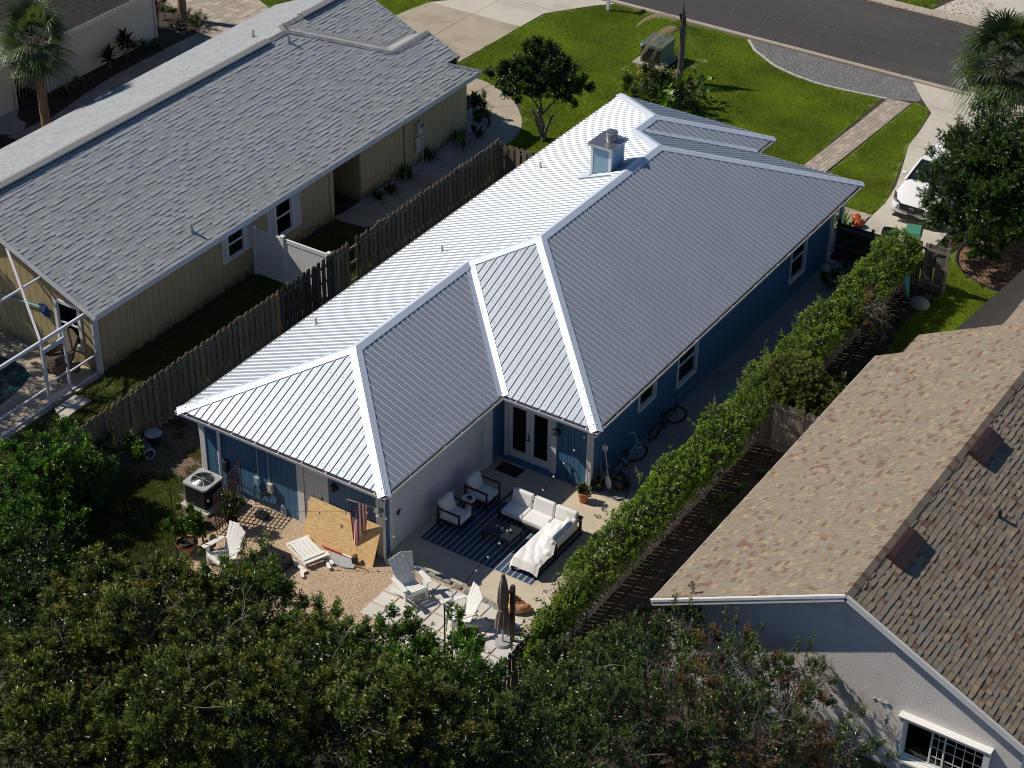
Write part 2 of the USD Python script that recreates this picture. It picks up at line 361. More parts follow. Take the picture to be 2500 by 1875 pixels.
W['soil'] = mat('dark_soil_and_litter', (0.048, 0.036, 0.025), 0.95, 0.4, 2.5, bump=0.9, bscale=25.0, fine=0.5, fscale=25.0)
W['dry_ground'] = mat('dry_trodden_ground', (0.155, 0.105, 0.068), 0.95, 0.25, 1.2, bump=0.8, bscale=30.0, fine=0.45, fscale=24.0, dirt=((0.07, 0.085, 0.03), 0.9, 0.5, 0.62))
W['mulch'] = mat('bark_mulch', (0.17, 0.10, 0.062), 0.95, 0.3, 2.5, bump=1.0, bscale=30.0, fine=0.5, fscale=28.0)
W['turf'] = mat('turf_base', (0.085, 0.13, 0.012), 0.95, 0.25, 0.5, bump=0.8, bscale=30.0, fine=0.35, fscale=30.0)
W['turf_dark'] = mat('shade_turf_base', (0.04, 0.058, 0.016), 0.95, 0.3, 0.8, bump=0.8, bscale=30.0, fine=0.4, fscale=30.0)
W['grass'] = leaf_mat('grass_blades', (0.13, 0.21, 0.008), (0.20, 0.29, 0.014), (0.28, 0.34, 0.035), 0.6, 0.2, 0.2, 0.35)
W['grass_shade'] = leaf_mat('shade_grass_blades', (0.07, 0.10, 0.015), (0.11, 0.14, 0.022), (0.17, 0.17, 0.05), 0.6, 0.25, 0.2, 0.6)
W['fence_wood'] = mat('weathered_fence_wood', (0.205, 0.152, 0.098), 0.85, 0.22, 2.0, bump=0.3, bscale=30.0, stretch=(9, 9, 0.9), fine=0.2, fscale=6.0, rnd=0.25, dirt=((0.12, 0.12, 0.05), 0.8, 0.5, 0.75))
W['fence_dark'] = mat('dark_fence_wood', (0.055, 0.038, 0.028), 0.85, 0.25, 2.0, bump=0.3, stretch=(9, 9, 0.9), fine=0.2, fscale=6.0, rnd=0.3)
W['fence_gray'] = mat('silver_fence_wood', (0.20, 0.175, 0.145), 0.9, 0.3, 2.0, bump=0.3, stretch=(9, 9, 0.9), fine=0.3, fscale=6.0, rnd=0.3, dirt=((0.07, 0.06, 0.045), 1.0, 0.5, 0.7))
W['fence_fresh'] = mat('fresh_patched_board', (0.32, 0.19, 0.09), 0.8, 0.15, 2.0, stretch=(9, 9, 0.9))
W['black_metal'] = mat('black_metal', (0.016, 0.015, 0.016), 0.45, 0.08)
W['dark_frame'] = mat('charcoal_furniture_frame', (0.022, 0.020, 0.021), 0.5, 0.08)
W['cushion'] = mat('white_cushion_cloth', (0.72, 0.71, 0.69), 0.9, 0.03, 3.0, bump=0.15, bscale=14.0)
W['cloth'] = mat('white_cotton_sheet', (0.78, 0.775, 0.76), 0.9, 0.02, 3.0)
W['black_plastic'] = mat('black_plastic', (0.012, 0.012, 0.013), 0.5, 0.08)
W['rubber'] = mat('tyre_rubber', (0.014, 0.014, 0.014), 0.8, 0.1)
W['ac_gray'] = mat('condenser_grey_paint', (0.38, 0.39, 0.40), 0.45, 0.06)
W['ac_dark'] = mat('condenser_fins', (0.012, 0.012, 0.013), 0.6, 0.1)
W['terracotta'] = mat('terracotta', (0.42, 0.16, 0.075), 0.7, 0.1, 4.0)
W['lattice'] = mat('brown_lattice_paint', (0.05, 0.028, 0.024), 0.6, 0.15)
W['bark'] = mat('grey_bark', (0.14, 0.12, 0.10), 0.9, 0.3, 5.0, bump=0.6, bscale=25.0)
W['pale_bark'] = mat('pale_twig_bark', (0.2, 0.18, 0.15), 0.9, 0.3, 5.0, bump=0.4)
W['palm_bark'] = mat('palm_trunk', (0.24, 0.155, 0.09), 0.95, 0.35, 4.0, bump=1.0, bscale=14.0, bdist=0.06)
W['dead_frond'] = mat('dead_frond', (0.27, 0.20, 0.13), 0.9, 0.3, 4.0)
W['teal'] = mat('teal_board', (0.075, 0.30, 0.28), 0.5, 0.1, 2.0)
W['pumpkin'] = mat('pumpkin_orange', (0.42, 0.07, 0.015), 0.5, 0.12, 5.0)
W['green_box'] = mat('transformer_green_paint', (0.085, 0.125, 0.09), 0.5, 0.08)
W['green_lid'] = mat('green_bin_plastic', (0.06, 0.22, 0.14), 0.5, 0.08)
W['olive_lid'] = mat('olive_bin_plastic', (0.09, 0.10, 0.02), 0.55, 0.1)
W['pale_green'] = mat('pale_green_lid', (0.30, 0.39, 0.33), 0.6, 0.1)
W['light_stone'] = mat('pale_stone', (0.46, 0.45, 0.42), 0.8, 0.1)
W['gray_slab'] = mat('grey_slab', (0.34, 0.35, 0.37), 0.7, 0.08)
W['canvas'] = mat('taupe_canvas', (0.235, 0.20, 0.165), 0.85, 0.08, 4.0)
W['dark_wood'] = mat('dark_stained_post', (0.05, 0.03, 0.022), 0.7, 0.2, 3.0)
W['blue_bin'] = mat('blue_drum_plastic', (0.06, 0.085, 0.13), 0.5, 0.1)
W['net_blue'] = mat('blue_net', (0.012, 0.035, 0.13), 0.7, 0.1)
W['brown_resin'] = mat('brown_resin', (0.115, 0.082, 0.058), 0.5, 0.08)
W['car_white'] = mat('pearl_white_paint', (0.78, 0.79, 0.80), 0.22, 0.01, 1.0, spec=0.6)
W['chrome'] = mat('chrome', (0.75, 0.75, 0.76), 0.12, 0.0, metallic=1.0)
W['bike_blue'] = mat('light_blue_enamel', (0.12, 0.40, 0.58), 0.35, 0.04)
W['hydro_red'] = mat('red_paint', (0.40, 0.03, 0.03), 0.5, 0.1)
W['flag_red'] = mat('flag_red', (0.42, 0.015, 0.03), 0.8, 0.04)
W['flag_white'] = mat('flag_white', (0.74, 0.73, 0.71), 0.8, 0.03)
W['flag_blue'] = mat('flag_blue', (0.012, 0.02, 0.085), 0.8, 0.04)
W['rug_blue'] = mat('rug_navy', (0.026, 0.058, 0.115), 0.9, 0.1, 6.0, fine=0.15, fscale=60.0)
W['rug_white'] = mat('rug_stripe', (0.33, 0.33, 0.32), 0.9, 0.06, 6.0, fine=0.1, fscale=60.0)
W['dog_fur'] = mat('golden_fur', (0.40, 0.185, 0.065), 0.85, 0.18, 9.0, bump=0.5, bscale=40.0, dirt=((0.55, 0.40, 0.26), 4.0, 0.5, 0.62))
W['dog_pale'] = mat('cream_fur', (0.58, 0.45, 0.33), 0.85, 0.1, 9.0)
W['bulb'] = mat('frosted_bulb', (0.85, 0.83, 0.76), 0.15, 0.0)
W['water'] = usdkit.material(stage, '/World/Looks/pool_water', {'n': ('noise_texture', {'scale': 5.0}), 'b': ('bump', {'strength': 0.3, 'distance': 0.03}), 'p': ('principled_bsdf', {'base_color': (0.003, 0.028, 0.042), 'roughness': 0.06})}, [('n.fac', 'b.height'), ('b.normal', 'p.normal')], surface='p.BSDF')
W['room_dark'] = mat('dim_interior', (0.012, 0.012, 0.014), 0.9, 0.1)
W['curtain'] = mat('blind_slats', (0.30, 0.32, 0.34), 0.8, 0.04)
W['glass'] = usdkit.material(stage, '/World/Looks/window_pane', {'t': ('transparent_bsdf', {'color': (0.72, 0.78, 0.8)}), 'g': ('glossy_bsdf', {'color': (0.9, 0.9, 0.9), 'roughness': 0.02}), 'fr': ('fresnel', {'IOR': 1.5}), 'm': ('mix_closure', {})}, [('fr.fac', 'm.fac'), ('t.BSDF', 'm.closure1'), ('g.BSDF', 'm.closure2')], surface='m.closure')
W['car_glass'] = mat('tinted_car_glass', (0.012, 0.016, 0.018), 0.05, 0.0, spec=0.7)
W['plywood'] = usdkit.material(stage, '/World/Looks/plywood_face', {
    'g': ('texture_coordinate', {}), 'mp': ('mapping', {'scale': (0.8, 3.6, 1.0)}), 'n': ('noise_texture', {'scale': 1.5, 'detail': 3.0, 'distortion': 0.6}), 'w': ('math', {'math_type': 'multiply', 'value2': 60.0}), 'sn': ('math', {'math_type': 'sine'}), 'mr': ('map_range', {'from_min': -1.0, 'from_max': 1.0}),
    'rp': ('rgb_ramp', {'ramp': [(0, (0.56, 0.345, 0.14)), (0.4, (0.66, 0.44, 0.2)), (1, (0.72, 0.50, 0.25))]}), 'v': ('voronoi_texture', {'scale': 1.55, 'randomness': 1.0}), 'vm': ('map_range', {'from_min': 0.13, 'from_max': 0.03, 'clamp': True}), 'k': ('mix_color', {'b': (0.20, 0.08, 0.022)}),
    'v2': ('voronoi_texture', {'scale': 1.55}), 'vm2': ('map_range', {'from_min': 0.045, 'from_max': 0.02, 'clamp': True}), 'k2': ('mix_color', {'b': (0.045, 0.018, 0.008)}), 'n2': ('noise_texture', {'scale': 3.0, 'detail': 3.0}), 'va': ('vector_math', {'math_type': 'scale', 'scale': 0.12}), 'vb': ('vector_math', {'math_type': 'add'}), 'p': ('principled_bsdf', {'roughness': 0.65})},
    [('g.object', 'mp.vector'), ('mp.vector', 'n.vector'), ('n.fac', 'w.value1'), ('w.value', 'sn.value1'), ('sn.value', 'mr.value'), ('mr.result', 'rp.fac'), ('g.object', 'n2.vector'), ('n2.color', 'va.vector1'), ('va.vector', 'vb.vector1'), ('g.object', 'vb.vector2'), ('vb.vector', 'v.vector'), ('vb.vector', 'v2.vector'),
     ('v.distance', 'vm.value'), ('vm.result', 'k.fac'), ('rp.color', 'k.a'), ('v2.distance', 'vm2.value'), ('vm2.result', 'k2.fac'), ('k.result', 'k2.a'), ('k2.result', 'p.base_color')], surface='p.BSDF')
W['citrus'] = leaf_mat('citrus_leaves', (0.018, 0.055, 0.004), (0.065, 0.165, 0.01), (0.19, 0.33, 0.03), 0.32, 0.14)
W['myrtle'] = leaf_mat('olive_leaves', (0.018, 0.034, 0.006), (0.075, 0.115, 0.015), (0.235, 0.26, 0.055), 0.3, 0.1)
W['myrtle_tan'] = leaf_mat('tawny_leaves', (0.024, 0.032, 0.006), (0.11, 0.115, 0.018), (0.29, 0.24, 0.055), 0.34, 0.1)
W['privet'] = leaf_mat('privet_leaves', (0.016, 0.045, 0.005), (0.06, 0.135, 0.012), (0.19, 0.29, 0.035), 0.3, 0.12)
W['holly'] = leaf_mat('small_dark_leaves', (0.014, 0.03, 0.007), (0.055, 0.1, 0.018), (0.18, 0.235, 0.055), 0.28, 0.1)
W['dark_leaf'] = leaf_mat('deep_green_leaves', (0.01, 0.028, 0.004), (0.032, 0.075, 0.01), (0.085, 0.15, 0.022), 0.32, 0.12)
W['ivy_sun'] = leaf_mat('hedge_leaves', (0.02, 0.05, 0.005), (0.1, 0.19, 0.012), (0.28, 0.4, 0.025), 0.32, 0.18)
W['topiary'] = leaf_mat('clipped_shrub_leaves', (0.03, 0.045, 0.008), (0.11, 0.13, 0.018), (0.25, 0.24, 0.045), 0.42, 0.18)
W['ivy_pale'] = leaf_mat('pale_hedge_leaves', (0.03, 0.06, 0.005), (0.15, 0.23, 0.012), (0.34, 0.43, 0.03), 0.35, 0.18)
W['brown_leaf'] = leaf_mat('dry_brown_leaves', (0.085, 0.045, 0.022), (0.13, 0.075, 0.035), (0.19, 0.13, 0.05), 0.6, 0.2)
W['palm_leaf'] = leaf_mat('palm_fronds', (0.03, 0.055, 0.018), (0.075, 0.11, 0.035), (0.19, 0.22, 0.09), 0.38, 0.2)
W['cordyline'] = leaf_mat('red_cordyline_leaves', (0.035, 0.012, 0.014), (0.07, 0.02, 0.02), (0.15, 0.03, 0.03), 0.4, 0.2)
W['flower'] = leaf_mat('pale_pink_petals', (0.6, 0.38, 0.36), (0.7, 0.55, 0.5), (0.75, 0.68, 0.6), 0.6, 0.3)
W['litter'] = mat('fallen_leaves', (0.13, 0.075, 0.04), 0.9, 0.2, 3.0, ramp=[(0, (0.08, 0.04, 0.02)), (0.4, (0.18, 0.10, 0.05)), (0.75, (0.36, 0.25, 0.15))])
W['sea_grape'] = leaf_mat('round_bright_leaves', (0.10, 0.22, 0.02), (0.16, 0.32, 0.035), (0.22, 0.38, 0.06), 0.4, 0.3)
# ---------------------------------------------------------------- helpers for buildings
def hole_wall(mb, axis, at, t, s0, s1, z0, z1, holes=()):
    """A wall slab in the plane axis=at, thickness t towards +axis (t may be negative), from s0 to s1, with openings (a, b, low, high)."""
    def put(a, b, lo, hi):
        if b - a > 1e-4 and hi - lo > 1e-4:
            if axis == 'x':
                mb.box(at, a, lo, at + t, b, hi)
            else:
                mb.box(a, at, lo, b, at + t, hi)
    cur = s0
    for a, b, lo, hi in sorted(holes):
        put(cur, a, z0, z1); put(a, b, z0, lo); put(a, b, hi, z1); cur = b
    put(cur, s1, z0, z1)
    return mb


def window(parent, axis, at, out, a, b, lo, hi, trim=0.09, mid=True, cross=None, blind=False, name='window', frame='white_paint', deep=0.35):
    """A window in the wall plane axis=at facing out (+1/-1): proud trim, sashes, pane, dim room behind. Opening a..b, lo..hi."""
    def bx(mb, s0, s1, z0, z1, d0, d1):
        p, q = at + out * d0, at + out * d1
        return mb.box(p, s0, z0, q, s1, z1) if axis == 'x' else mb.box(s0, p, z0, s1, q, z1)
    m = MB()
    bx(m, a - trim, a, lo - trim, hi + trim, -0.005, 0.032); bx(m, b, b + trim, lo - trim, hi + trim, -0.005, 0.032)
    bx(m, a, b, hi, hi + trim, -0.005, 0.03); bx(m, a - 0.0, b + 0.0, lo - trim, lo, -0.005, 0.045)
    w = m.put(name, W[frame], parent)
    s = MB(); k = 0.04
    bx(s, a, a + k, lo, hi, -0.06, -0.012); bx(s, b - k, b, lo, hi, -0.06, -0.012); bx(s, a + k, b - k, lo, lo + k, -0.06, -0.012); bx(s, a + k, b - k, hi - k, hi, -0.06, -0.012)
    if mid:
        zm = (lo + hi) / 2; bx(s, a + k, b - k, zm - 0.025, zm + 0.025, -0.058, -0.006)
    if cross:
        for i in range(1, cross[0]):
            c = a + (b - a) * i / cross[0]; bx(s, c - 0.01, c + 0.01, lo + k, hi - k, -0.05, -0.02)
        for i in range(1, cross[1]):
            c = lo + (hi - lo) * i / cross[1]; bx(s, a + k, b - k, c - 0.01, c + 0.01, -0.049, -0.021)
    s.put('sash', W[frame], w)
    g = MB(); bx(g, a + k * 0.5, b - k * 0.5, lo + k * 0.5, hi - k * 0.5, -0.042, -0.036); g.put('pane', W['glass'], w)
    d = MB(); bx(d, a - 0.1, b + 0.1, lo - 0.1, hi + 0.1, -deep, -deep + 0.02)
    bx(d, a - 0.1, b + 0.1, hi + 0.08, hi + 0.1, -deep + 0.02, -0.11); bx(d, a - 0.1, b + 0.1, lo - 0.1, lo - 0.08, -deep + 0.02, -0.11)
    d.put('room_beyond', W['room_dark'], w)
    if blind:
        bl = MB(); z = lo + 0.08
        while z < hi - 0.05:
            bx(bl, a + 0.03, b - 0.03, z, z + 0.03, -0.105, -0.095); z += 0.055
        bl.put('blind', W['curtain'], w)
    return w


def span(poly, u):
    """Interval of h inside a polygon (list of (u, h)) on the vertical line at u."""
    hs = []
    for (u0, h0), (u1, h1) in zip(poly, poly[1:] + poly[:1]):
        if abs(u1 - u0) > 1e-9 and min(u0, u1) - 1e-9 <= u <= max(u0, u1) + 1e-9:
            hs.append(h0 + (h1 - h0) * (u - u0) / (u1 - u0))
        elif abs(u1 - u0) <= 1e-9 and abs(u - u0) < 1e-9:
            hs += [h0, h1]
    return (min(hs), max(hs)) if len(hs) >= 2 else None


class Slope:
    """A roof slope: eave starts at P0 along U; h runs inwards along inw (plan) and rises by pitch."""
    def __init__(s, P0, U, inw, pitch):
        s.P0, s.U = A(P0, float), A([*U, 0.0]); s.H = A([*inw, pitch], float)
        n = np.cross(s.U, s.H); n /= np.linalg.norm(n); s.N = n if n[2] > 0 else -n

    def at(s, u, h, n=0.0):
        u, h, n = np.broadcast_arrays(np.asarray(u, float), np.asarray(h, float), np.asarray(n, float))
        return s.P0 + u[..., None] * s.U + h[..., None] * s.H + n[..., None] * s.N


RIB = [(0.0, 0.0), (0.042, 0.0), (0.045, 0.004), (0.057, 0.004), (0.06, 0.0), (0.1, 0.0), (0.103, 0.004), (0.115, 0.004), (0.118, 0.0), (0.152, 0.0), (0.18, 0.024), (0.2, 0.024), (0.2286, 0.0)]


def metal_slope(parent, sl, poly, sheet=0.9144, inset=0.09):
    """Ribbed steel sheets, each sheet a piece, cut to the outline of the slope."""
    poly = [(u, max(h, inset)) for u, h in poly]
    u0, u1 = min(p[0] for p in poly), max(p[0] for p in poly)
    corners = sorted(p[0] for p in poly)
    a = u0
    while a < u1 - 0.01:
        b = min(a + sheet, u1)
        us = [a + k * 0.2286 + du for k in range(4) for du, _ in RIB if a + k * 0.2286 + du < b] + [b] + [c for c in corners if a < c < b]
        us = np.unique(np.round(us, 5))
        ph = np.mod(us - a, 0.2286); n = np.interp(ph, [r[0] for r in RIB], [r[1] for r in RIB])
        lo, hi, keep = [], [], []
        for i, u in enumerate(us):
            iv = span(poly, min(max(u, u0 + 1e-6), u1 - 1e-6))
            if iv:
                lo.append(iv[0]); hi.append(iv[1]); keep.append(i)
        if len(keep) > 1:
            us, n = us[keep], n[keep] + 0.002
            lo, hi = A(lo), A(hi)
            v = np.vstack([sl.at(us, lo, n), sl.at(us, hi, n)]); k = len(us)
            i = np.arange(k - 1)
            m = MB().add(v, np.stack([i, i + 1, k + i + 1, k + i], 1))
            m.put('roof_sheet', W['white_metal'], parent)
        a = b
    sc = MB(); lo_h = 0.25
    while lo_h < max(p[1] for p in poly):
        for u in np.arange(u0 + 0.08, u1, 0.2286):
            iv = span(poly, u)
            if iv and iv[0] + 0.1 < lo_h < iv[1] - 0.1:
                sc.add([sl.at(u + a, lo_h + b, 0.009) for a, b in ((-0.009, -0.009), (0.009, -0.009), (0.009, 0.009), (-0.009, 0.009))] + [sl.at(u, lo_h, 0.016)], [[0, 1, 4], [1, 2, 4], [2, 3, 4], [3, 0, 4]])
        lo_h += 0.62
    if sc.n: sc.put('screws', W['galv_dark'], parent, kind='stuff')


def ridge_cap(parent, p, q, sa, sb, w=0.19, up=0.03, m='white_cap', name='ridge_cap', ext=0.0):
    """A folded cap along p-q lying over slopes sa and sb."""
    p, q = A(p, float), A(q, float); d = (q - p) / np.linalg.norm(q - p)
    p, q = p - d * ext, q + d * ext
    def side(s, other):
        t = np.cross(s.N, d); t /= np.linalg.norm(t)
        if t[2] > 0: t = -t
        return t
    ta, tb = side(sa, sb), side(sb, sa)
    if abs(ta @ tb) > 0.9999 and ta @ tb > 0: tb = -tb
    top = A([0, 0, 1.0]) * (up + 0.012)
    prof = [ta * w + sa.N * (up - 0.028), ta * w + sa.N * up, top, tb * w + sb.N * up, tb * w + sb.N * (up - 0.028)]
    v = np.vstack([[p + o for o in prof], [q + o for o in prof]]); i = np.arange(4)
    mb = MB().add(v, np.stack([i, i + 1, 6 + i, 5 + i], 1))
    mb.put(name, W[m], parent)


def gutter(parent, p, q, out, z=2.5, w=0.135, d=0.115, m='white_paint', ends=(True, True)):
    """Box gutter from p to q (plan) whose outer lip stands on the line p-q; out = outward direction."""
    p, q, o = A(p, float), A(q, float), A(out, float)
    prof = [(-w, -0.01), (-w, -d), (-0.03, -d), (-0.012, -d * 0.55), (0.0, -0.018), (0.0, 0.0), (-0.012, 0.0), (-0.012, -0.02), (-0.026, -d * 0.5), (-0.04, -d + 0.012), (-w + 0.006, -d + 0.012), (-w + 0.006, -0.01)]
    v = np.vstack([[(*(e + o * a), z + b) for a, b in prof] for e in (p, q)]); k = len(prof); i = np.arange(k)
    f = np.stack([i, (i + 1) % k, k + (i + 1) % k, k + i], 1)
    g = MB().add(v, f).put('gutter', W[m], parent)
    b = MB().add([(*(p + o * -0.036), z - d + 0.028), (*(q + o * -0.036), z - d + 0.028), (*(q + o * (-w + 0.008)), z - d + 0.028), (*(p + o * (-w + 0.008)), z - d + 0.028)], [[0, 1, 2, 3]])
    b.put('gutter_litter', W['gutter_dark'], g)
    L = np.linalg.norm(q - p); n = max(2, int(L / 0.75))
    for t in np.linspace(0.4, L - 0.4, n):
        c = p + (q - p) / L * t
        MB().bar((*(c - o * 0.002), z - 0.012), (*(c - o * (w + 0.03)), z + 0.012), 0.025, 0.006).put('gutter_hanger', W[m], g)


def downspout(parent, top, foot, kick, r=0.036, m='white_paint'):
    """Top, foot (plan of the straight drop) and the horizontal kick at the foot."""
    top, foot, kick = A(top, float), A(foot, float), A(kick, float)
    pts = [top, top + (0, 0, -0.06), (*foot[:2], top[2] - 0.32), (*foot[:2], foot[2] + 0.2), (*(foot[:2] + kick[:2] * 0.25), foot[2] + 0.1), (*(foot[:2] + kick[:2]), foot[2] + 0.045)]
    MB().tube(pts, r, 8).put('downspout', W[m], parent)


# ---------------------------------------------------------------- the blue house with the ribbed metal roof
W1, L1, W2, L2, W3, L3, PT = 7.379, 5.736, 10.536, 23.552, 6.476, 24.886, 0.405
a1, a2, a3 = W1 / 2, W2 / 2, W3 / 2
house = thing('blue_house', 'blue house with ribbed white metal hip roof and steel capped chimney', 'house', (0, 0, 0))
Z0 = 2.5
S = {'left': Slope((0, 0, Z0), (0, 1), (1, 0), PT), 'back': Slope((0, 0, Z0), (1, 0), (0, 1), PT), 'wing': Slope((W1, 0, Z0), (0, 1), (-1, 0), PT), 'mback': Slope((0, L1, Z0), (1, 0), (0, 1), PT),
     'right': Slope((W2, 0, Z0), (0, 1), (-1, 0), PT), 'mfront': Slope((0, L2, Z0), (1, 0), (0, -1), PT), 'fwing': Slope((W3, 0, Z0), (0, 1), (-1, 0), PT), 'front': Slope((0, L3, Z0), (1, 0), (0, -1), PT)}
vo = 0.1
metal_slope(house, S['left'], [(0, 0), (a1, a1), (L1 + a1, a1), (L1 + a2, a2), (L2 - a2, a2), (L2 - a3, a3), (L3 - a3, a3), (L3, 0)])
metal_slope(house, S['back'], [(0, 0), (a1, a1), (W1, 0)])
metal_slope(house, S['wing'], [(0, 0), (a1, a1), (L1 + a1 - vo, a1), (L1 - vo, 0)])
metal_slope(house, S['mback'], [(W1 + vo, 0), (W2, 0), (W2 - a2, a2), (a1 + vo * 0.7, a1 + vo * 0.3)])
metal_slope(house, S['right'], [(L1, 0), (L2, 0), (L2 - a2, a2), (L1 + a2, a2)])
metal_slope(house, S['mfront'], [(W3 + vo, 0), (W2, 0), (a2, a2), (a3 + vo * 0.7, a3 + vo * 0.3)])
metal_slope(house, S['fwing'], [(L2 + vo, 0), (L3, 0), (L3 - a3, a3), (L2 - a3 + vo, a3)])
metal_slope(house, S['front'], [(0, 0), (W3, 0), (a3, a3)])


def rp(x, y, h):
    return A([x, y, Z0 + PT * h])


R = {1: rp(a1, a1, a1), 2: rp(a1, L1 + a1, a1), 3: rp(a2, L1 + a2, a2), 4: rp(a2, L2 - a2, a2), 5: rp(a3, L2 - a3, a3), 6: rp(a3, L3 - a3, a3)}
e = 0.06
for p, q, s1, s2 in ((rp(e, e, e), R[1], 'left', 'back'), (rp(W1 - e, e, e), R[1], 'wing', 'back'), (R[1], R[2], 'left', 'wing'), (R[2], R[3], 'left', 'mback'), (rp(W2 - e, L1 + e, e), R[3], 'right', 'mback'), (R[3], R[4], 'left', 'right'),
                     (rp(W2 - e, L2 - e, e), R[4], 'right', 'mfront'), (R[4], R[5], 'left', 'mfront'), (R[5], R[6], 'left', 'fwing'), (rp(e, L3 - e, e), R[6], 'left', 'front'), (rp(W3 - e, L3 - e, e), R[6], 'fwing', 'front')):
    ridge_cap(house, p, q, S[s1], S[s2], ext=0.02)
for p, q, s1, s2, sg in ((rp(W1, L1, 0.0), R[2], 'wing', 'mback', 1), (rp(W3, L2, 0.0), R[5], 'fwing', 'mfront', -1)):
    d = (q - p) / np.linalg.norm(q - p); q = q - d * 0.1; p = p + d * 0.06
    ta = np.cross(S[s1].N, d); ta /= np.linalg.norm(ta); tb = np.cross(S[s2].N, d); tb /= np.linalg.norm(tb)
    ta = ta if ta[2] > 0 else -ta; tb = tb if tb[2] > 0 else -tb
    prof = [ta * 0.17 + S[s1].N * 0.03, ta * 0.155 + S[s1].N * 0.026, ta * 0.01 + A([0, 0, 0.008]), tb * 0.01 + A([0, 0, 0.008]), tb * 0.155 + S[s2].N * 0.026, tb * 0.17 + S[s2].N * 0.03]
    v = np.vstack([[p + o for o in prof], [q + o for o in prof]]); i = np.arange(5)
    MB().add(v, np.stack([i, i + 1, 7 + i, 6 + i], 1)).put('valley_flashing', W['white_cap'], house)
# eaves: fascia, soffit, gutters
fas = MB(); sof = MB()
foot = Polygon([(0, 0), (W1, 0), (W1, L1), (W2, L1), (W2, L2), (W3, L2), (W3, L3), (0, L3)])
outer = foot.buffer(-0.138, join_style=2); walls_in = foot.buffer(-0.44, join_style=2)
xy = list(outer.exterior.coords)
fas.prism(Polygon(outer.exterior.coords, [outer.buffer(-0.02, join_style=2).exterior.coords]), 2.345, 2.515)
fas.put('fascia', W['white_paint'], house)
sof.prism(Polygon(outer.buffer(-0.022, join_style=2).exterior.coords, [walls_in.buffer(-0.03, join_style=2).exterior.coords]), 2.36, 2.372)
sof.put('soffit', W['white_paint'], house)
for p, q, o in (((0, 0), (0, L3), (-1, 0)), ((0, 0), (W1, 0), (0, -1)), ((W1, 0), (W1, L1), (1, 0)), ((W1, L1), (W2, L1), (0, -1)), ((W2, L1), (W2, L2), (1, 0)), ((W3, L2), (W2, L2), (0, 1)), ((W3, L2), (W3, L3), (1, 0)), ((0, L3), (W3, L3), (0, 1))):
    gutter(house, p, q, o)
# walls
XL, XB, XS, YB, YM = 0.5, 6.94, 10.096, 0.44, 6.18
hole_wall(MB(), 'y', YB, 0.12, XL, XB, 0, 2.37, [(4.23, 4.92, 0.06, 2.0)]).put('back_wall', W['blue_wall'], house)
hole_wall(MB(), 'x', XL, 0.12, YB + 0.12, L3 - 0.44, 0, 2.37).put('left_wall', W['blue_side'], house)
hole_wall(MB(), 'x', XB - 0.004, -0.116, YB + 0.12, 0.74, 0, 2.37).put('blue_return_wall', W['blue_side'], house)
hole_wall(MB(), 'x', XB, -0.12, 0.74, 5.4, 0, 2.37).put('white_board_wall', W['white_wall'], house)
hole_wall(MB(), 'x', XB - 0.004, -0.12, 5.4, YM, 0, 2.37).put('blue_return_wall', W['blue_side'], house)
hole_wall(MB(), 'y', YM, 0.12, XB - 0.12, XS, 0, 2.37, [(7.28, 8.76, 0.2, 2.12)]).put('main_back_wall', W['blue_wall'], house)
side_holes = [(8.93, 9.83, 1.32, 2.12), (11.3, 12.42, 0.82, 2.12), (18.98, 20.02, 0.7, 2.12)]
hole_wall(MB(), 'x', XS, -0.12, YM + 0.12, 22.05, 0, 2.37, side_holes).put('side_wall', W['blue_side'], house)
hole_wall(MB(), 'y', 22.05, -0.12, 6.0, XS - 0.12, 0, 2.37).put('porch_wall', W['blue_wall'], house)
hole_wall(MB(), 'x', 6.04, -0.12, 22.05, L3 - 0.44, 0, 2.37).put('front_right_wall', W['blue_side'], house)
hole_wall(MB(), 'y', L3 - 0.44, -0.12, XL + 0.12, 5.92, 0, 2.37).put('front_wall', W['blue_wall'], house)
for x0, y0, x1, y1 in ((XL - 0.02, YB - 0.025, XL + 0.17, YB), (XL - 0.022, YB - 0.02, XL - 0.002, YB + 0.15), (XB - 0.2, YB - 0.025, XB - 0.002, YB), (XB + 0.0, YB - 0.022, XB + 0.02, YB + 0.1), (XB + 0.002, 0.74, XB + 0.03, 0.86), (XB + 0.002, 5.34, XB + 0.06, 5.78), (XS - 0.13, YM - 0.025, XS + 0.0, YM - 0.002), (XS + 0.002, YM - 0.022, XS + 0.025, YM + 0.11), (XS + 0.002, 21.92, XS + 0.025, 22.06)):
    MB().box(x0, y0, 0.03, x1, y1, 2.36).put('corner_board', W['white_paint'], house)
for a, b, lo, hi in side_holes:
    window(house, 'x', XS, 1, a, b, lo, hi, mid=lo < 1)
# french doors
fd = MB()
fd.box(7.17, YM - 0.03, 0.18, 7.28, YM + 0.02, 2.2).box(8.76, YM - 0.03, 0.18, 8.95, YM + 0.02, 2.2).box(7.28, YM - 0.03, 2.12, 8.76, YM + 0.02, 2.2)
fdp = fd.put('french_door', W['door_white'], house, label='white double doors with tall dark panes')
for x0, x1 in ((7.285, 8.015), (8.025, 8.755)):
    m = MB(); m.box(x0, YM + 0.015, 0.2, x0 + 0.13, YM + 0.06, 2.11).box(x1 - 0.13, YM + 0.015, 0.2, x1, YM + 0.06, 2.11).box(x0 + 0.13, YM + 0.015, 0.2, x1 - 0.13, YM + 0.06, 0.46).box(x0 + 0.13, YM + 0.015, 1.98, x1 - 0.13, YM + 0.06, 2.11)
    m.put('door_leaf', W['door_white'], fdp)
    MB().box(x0 + 0.12, YM + 0.034, 0.45, x1 - 0.12, YM + 0.04, 1.99).put('pane', W['glass'], fdp)
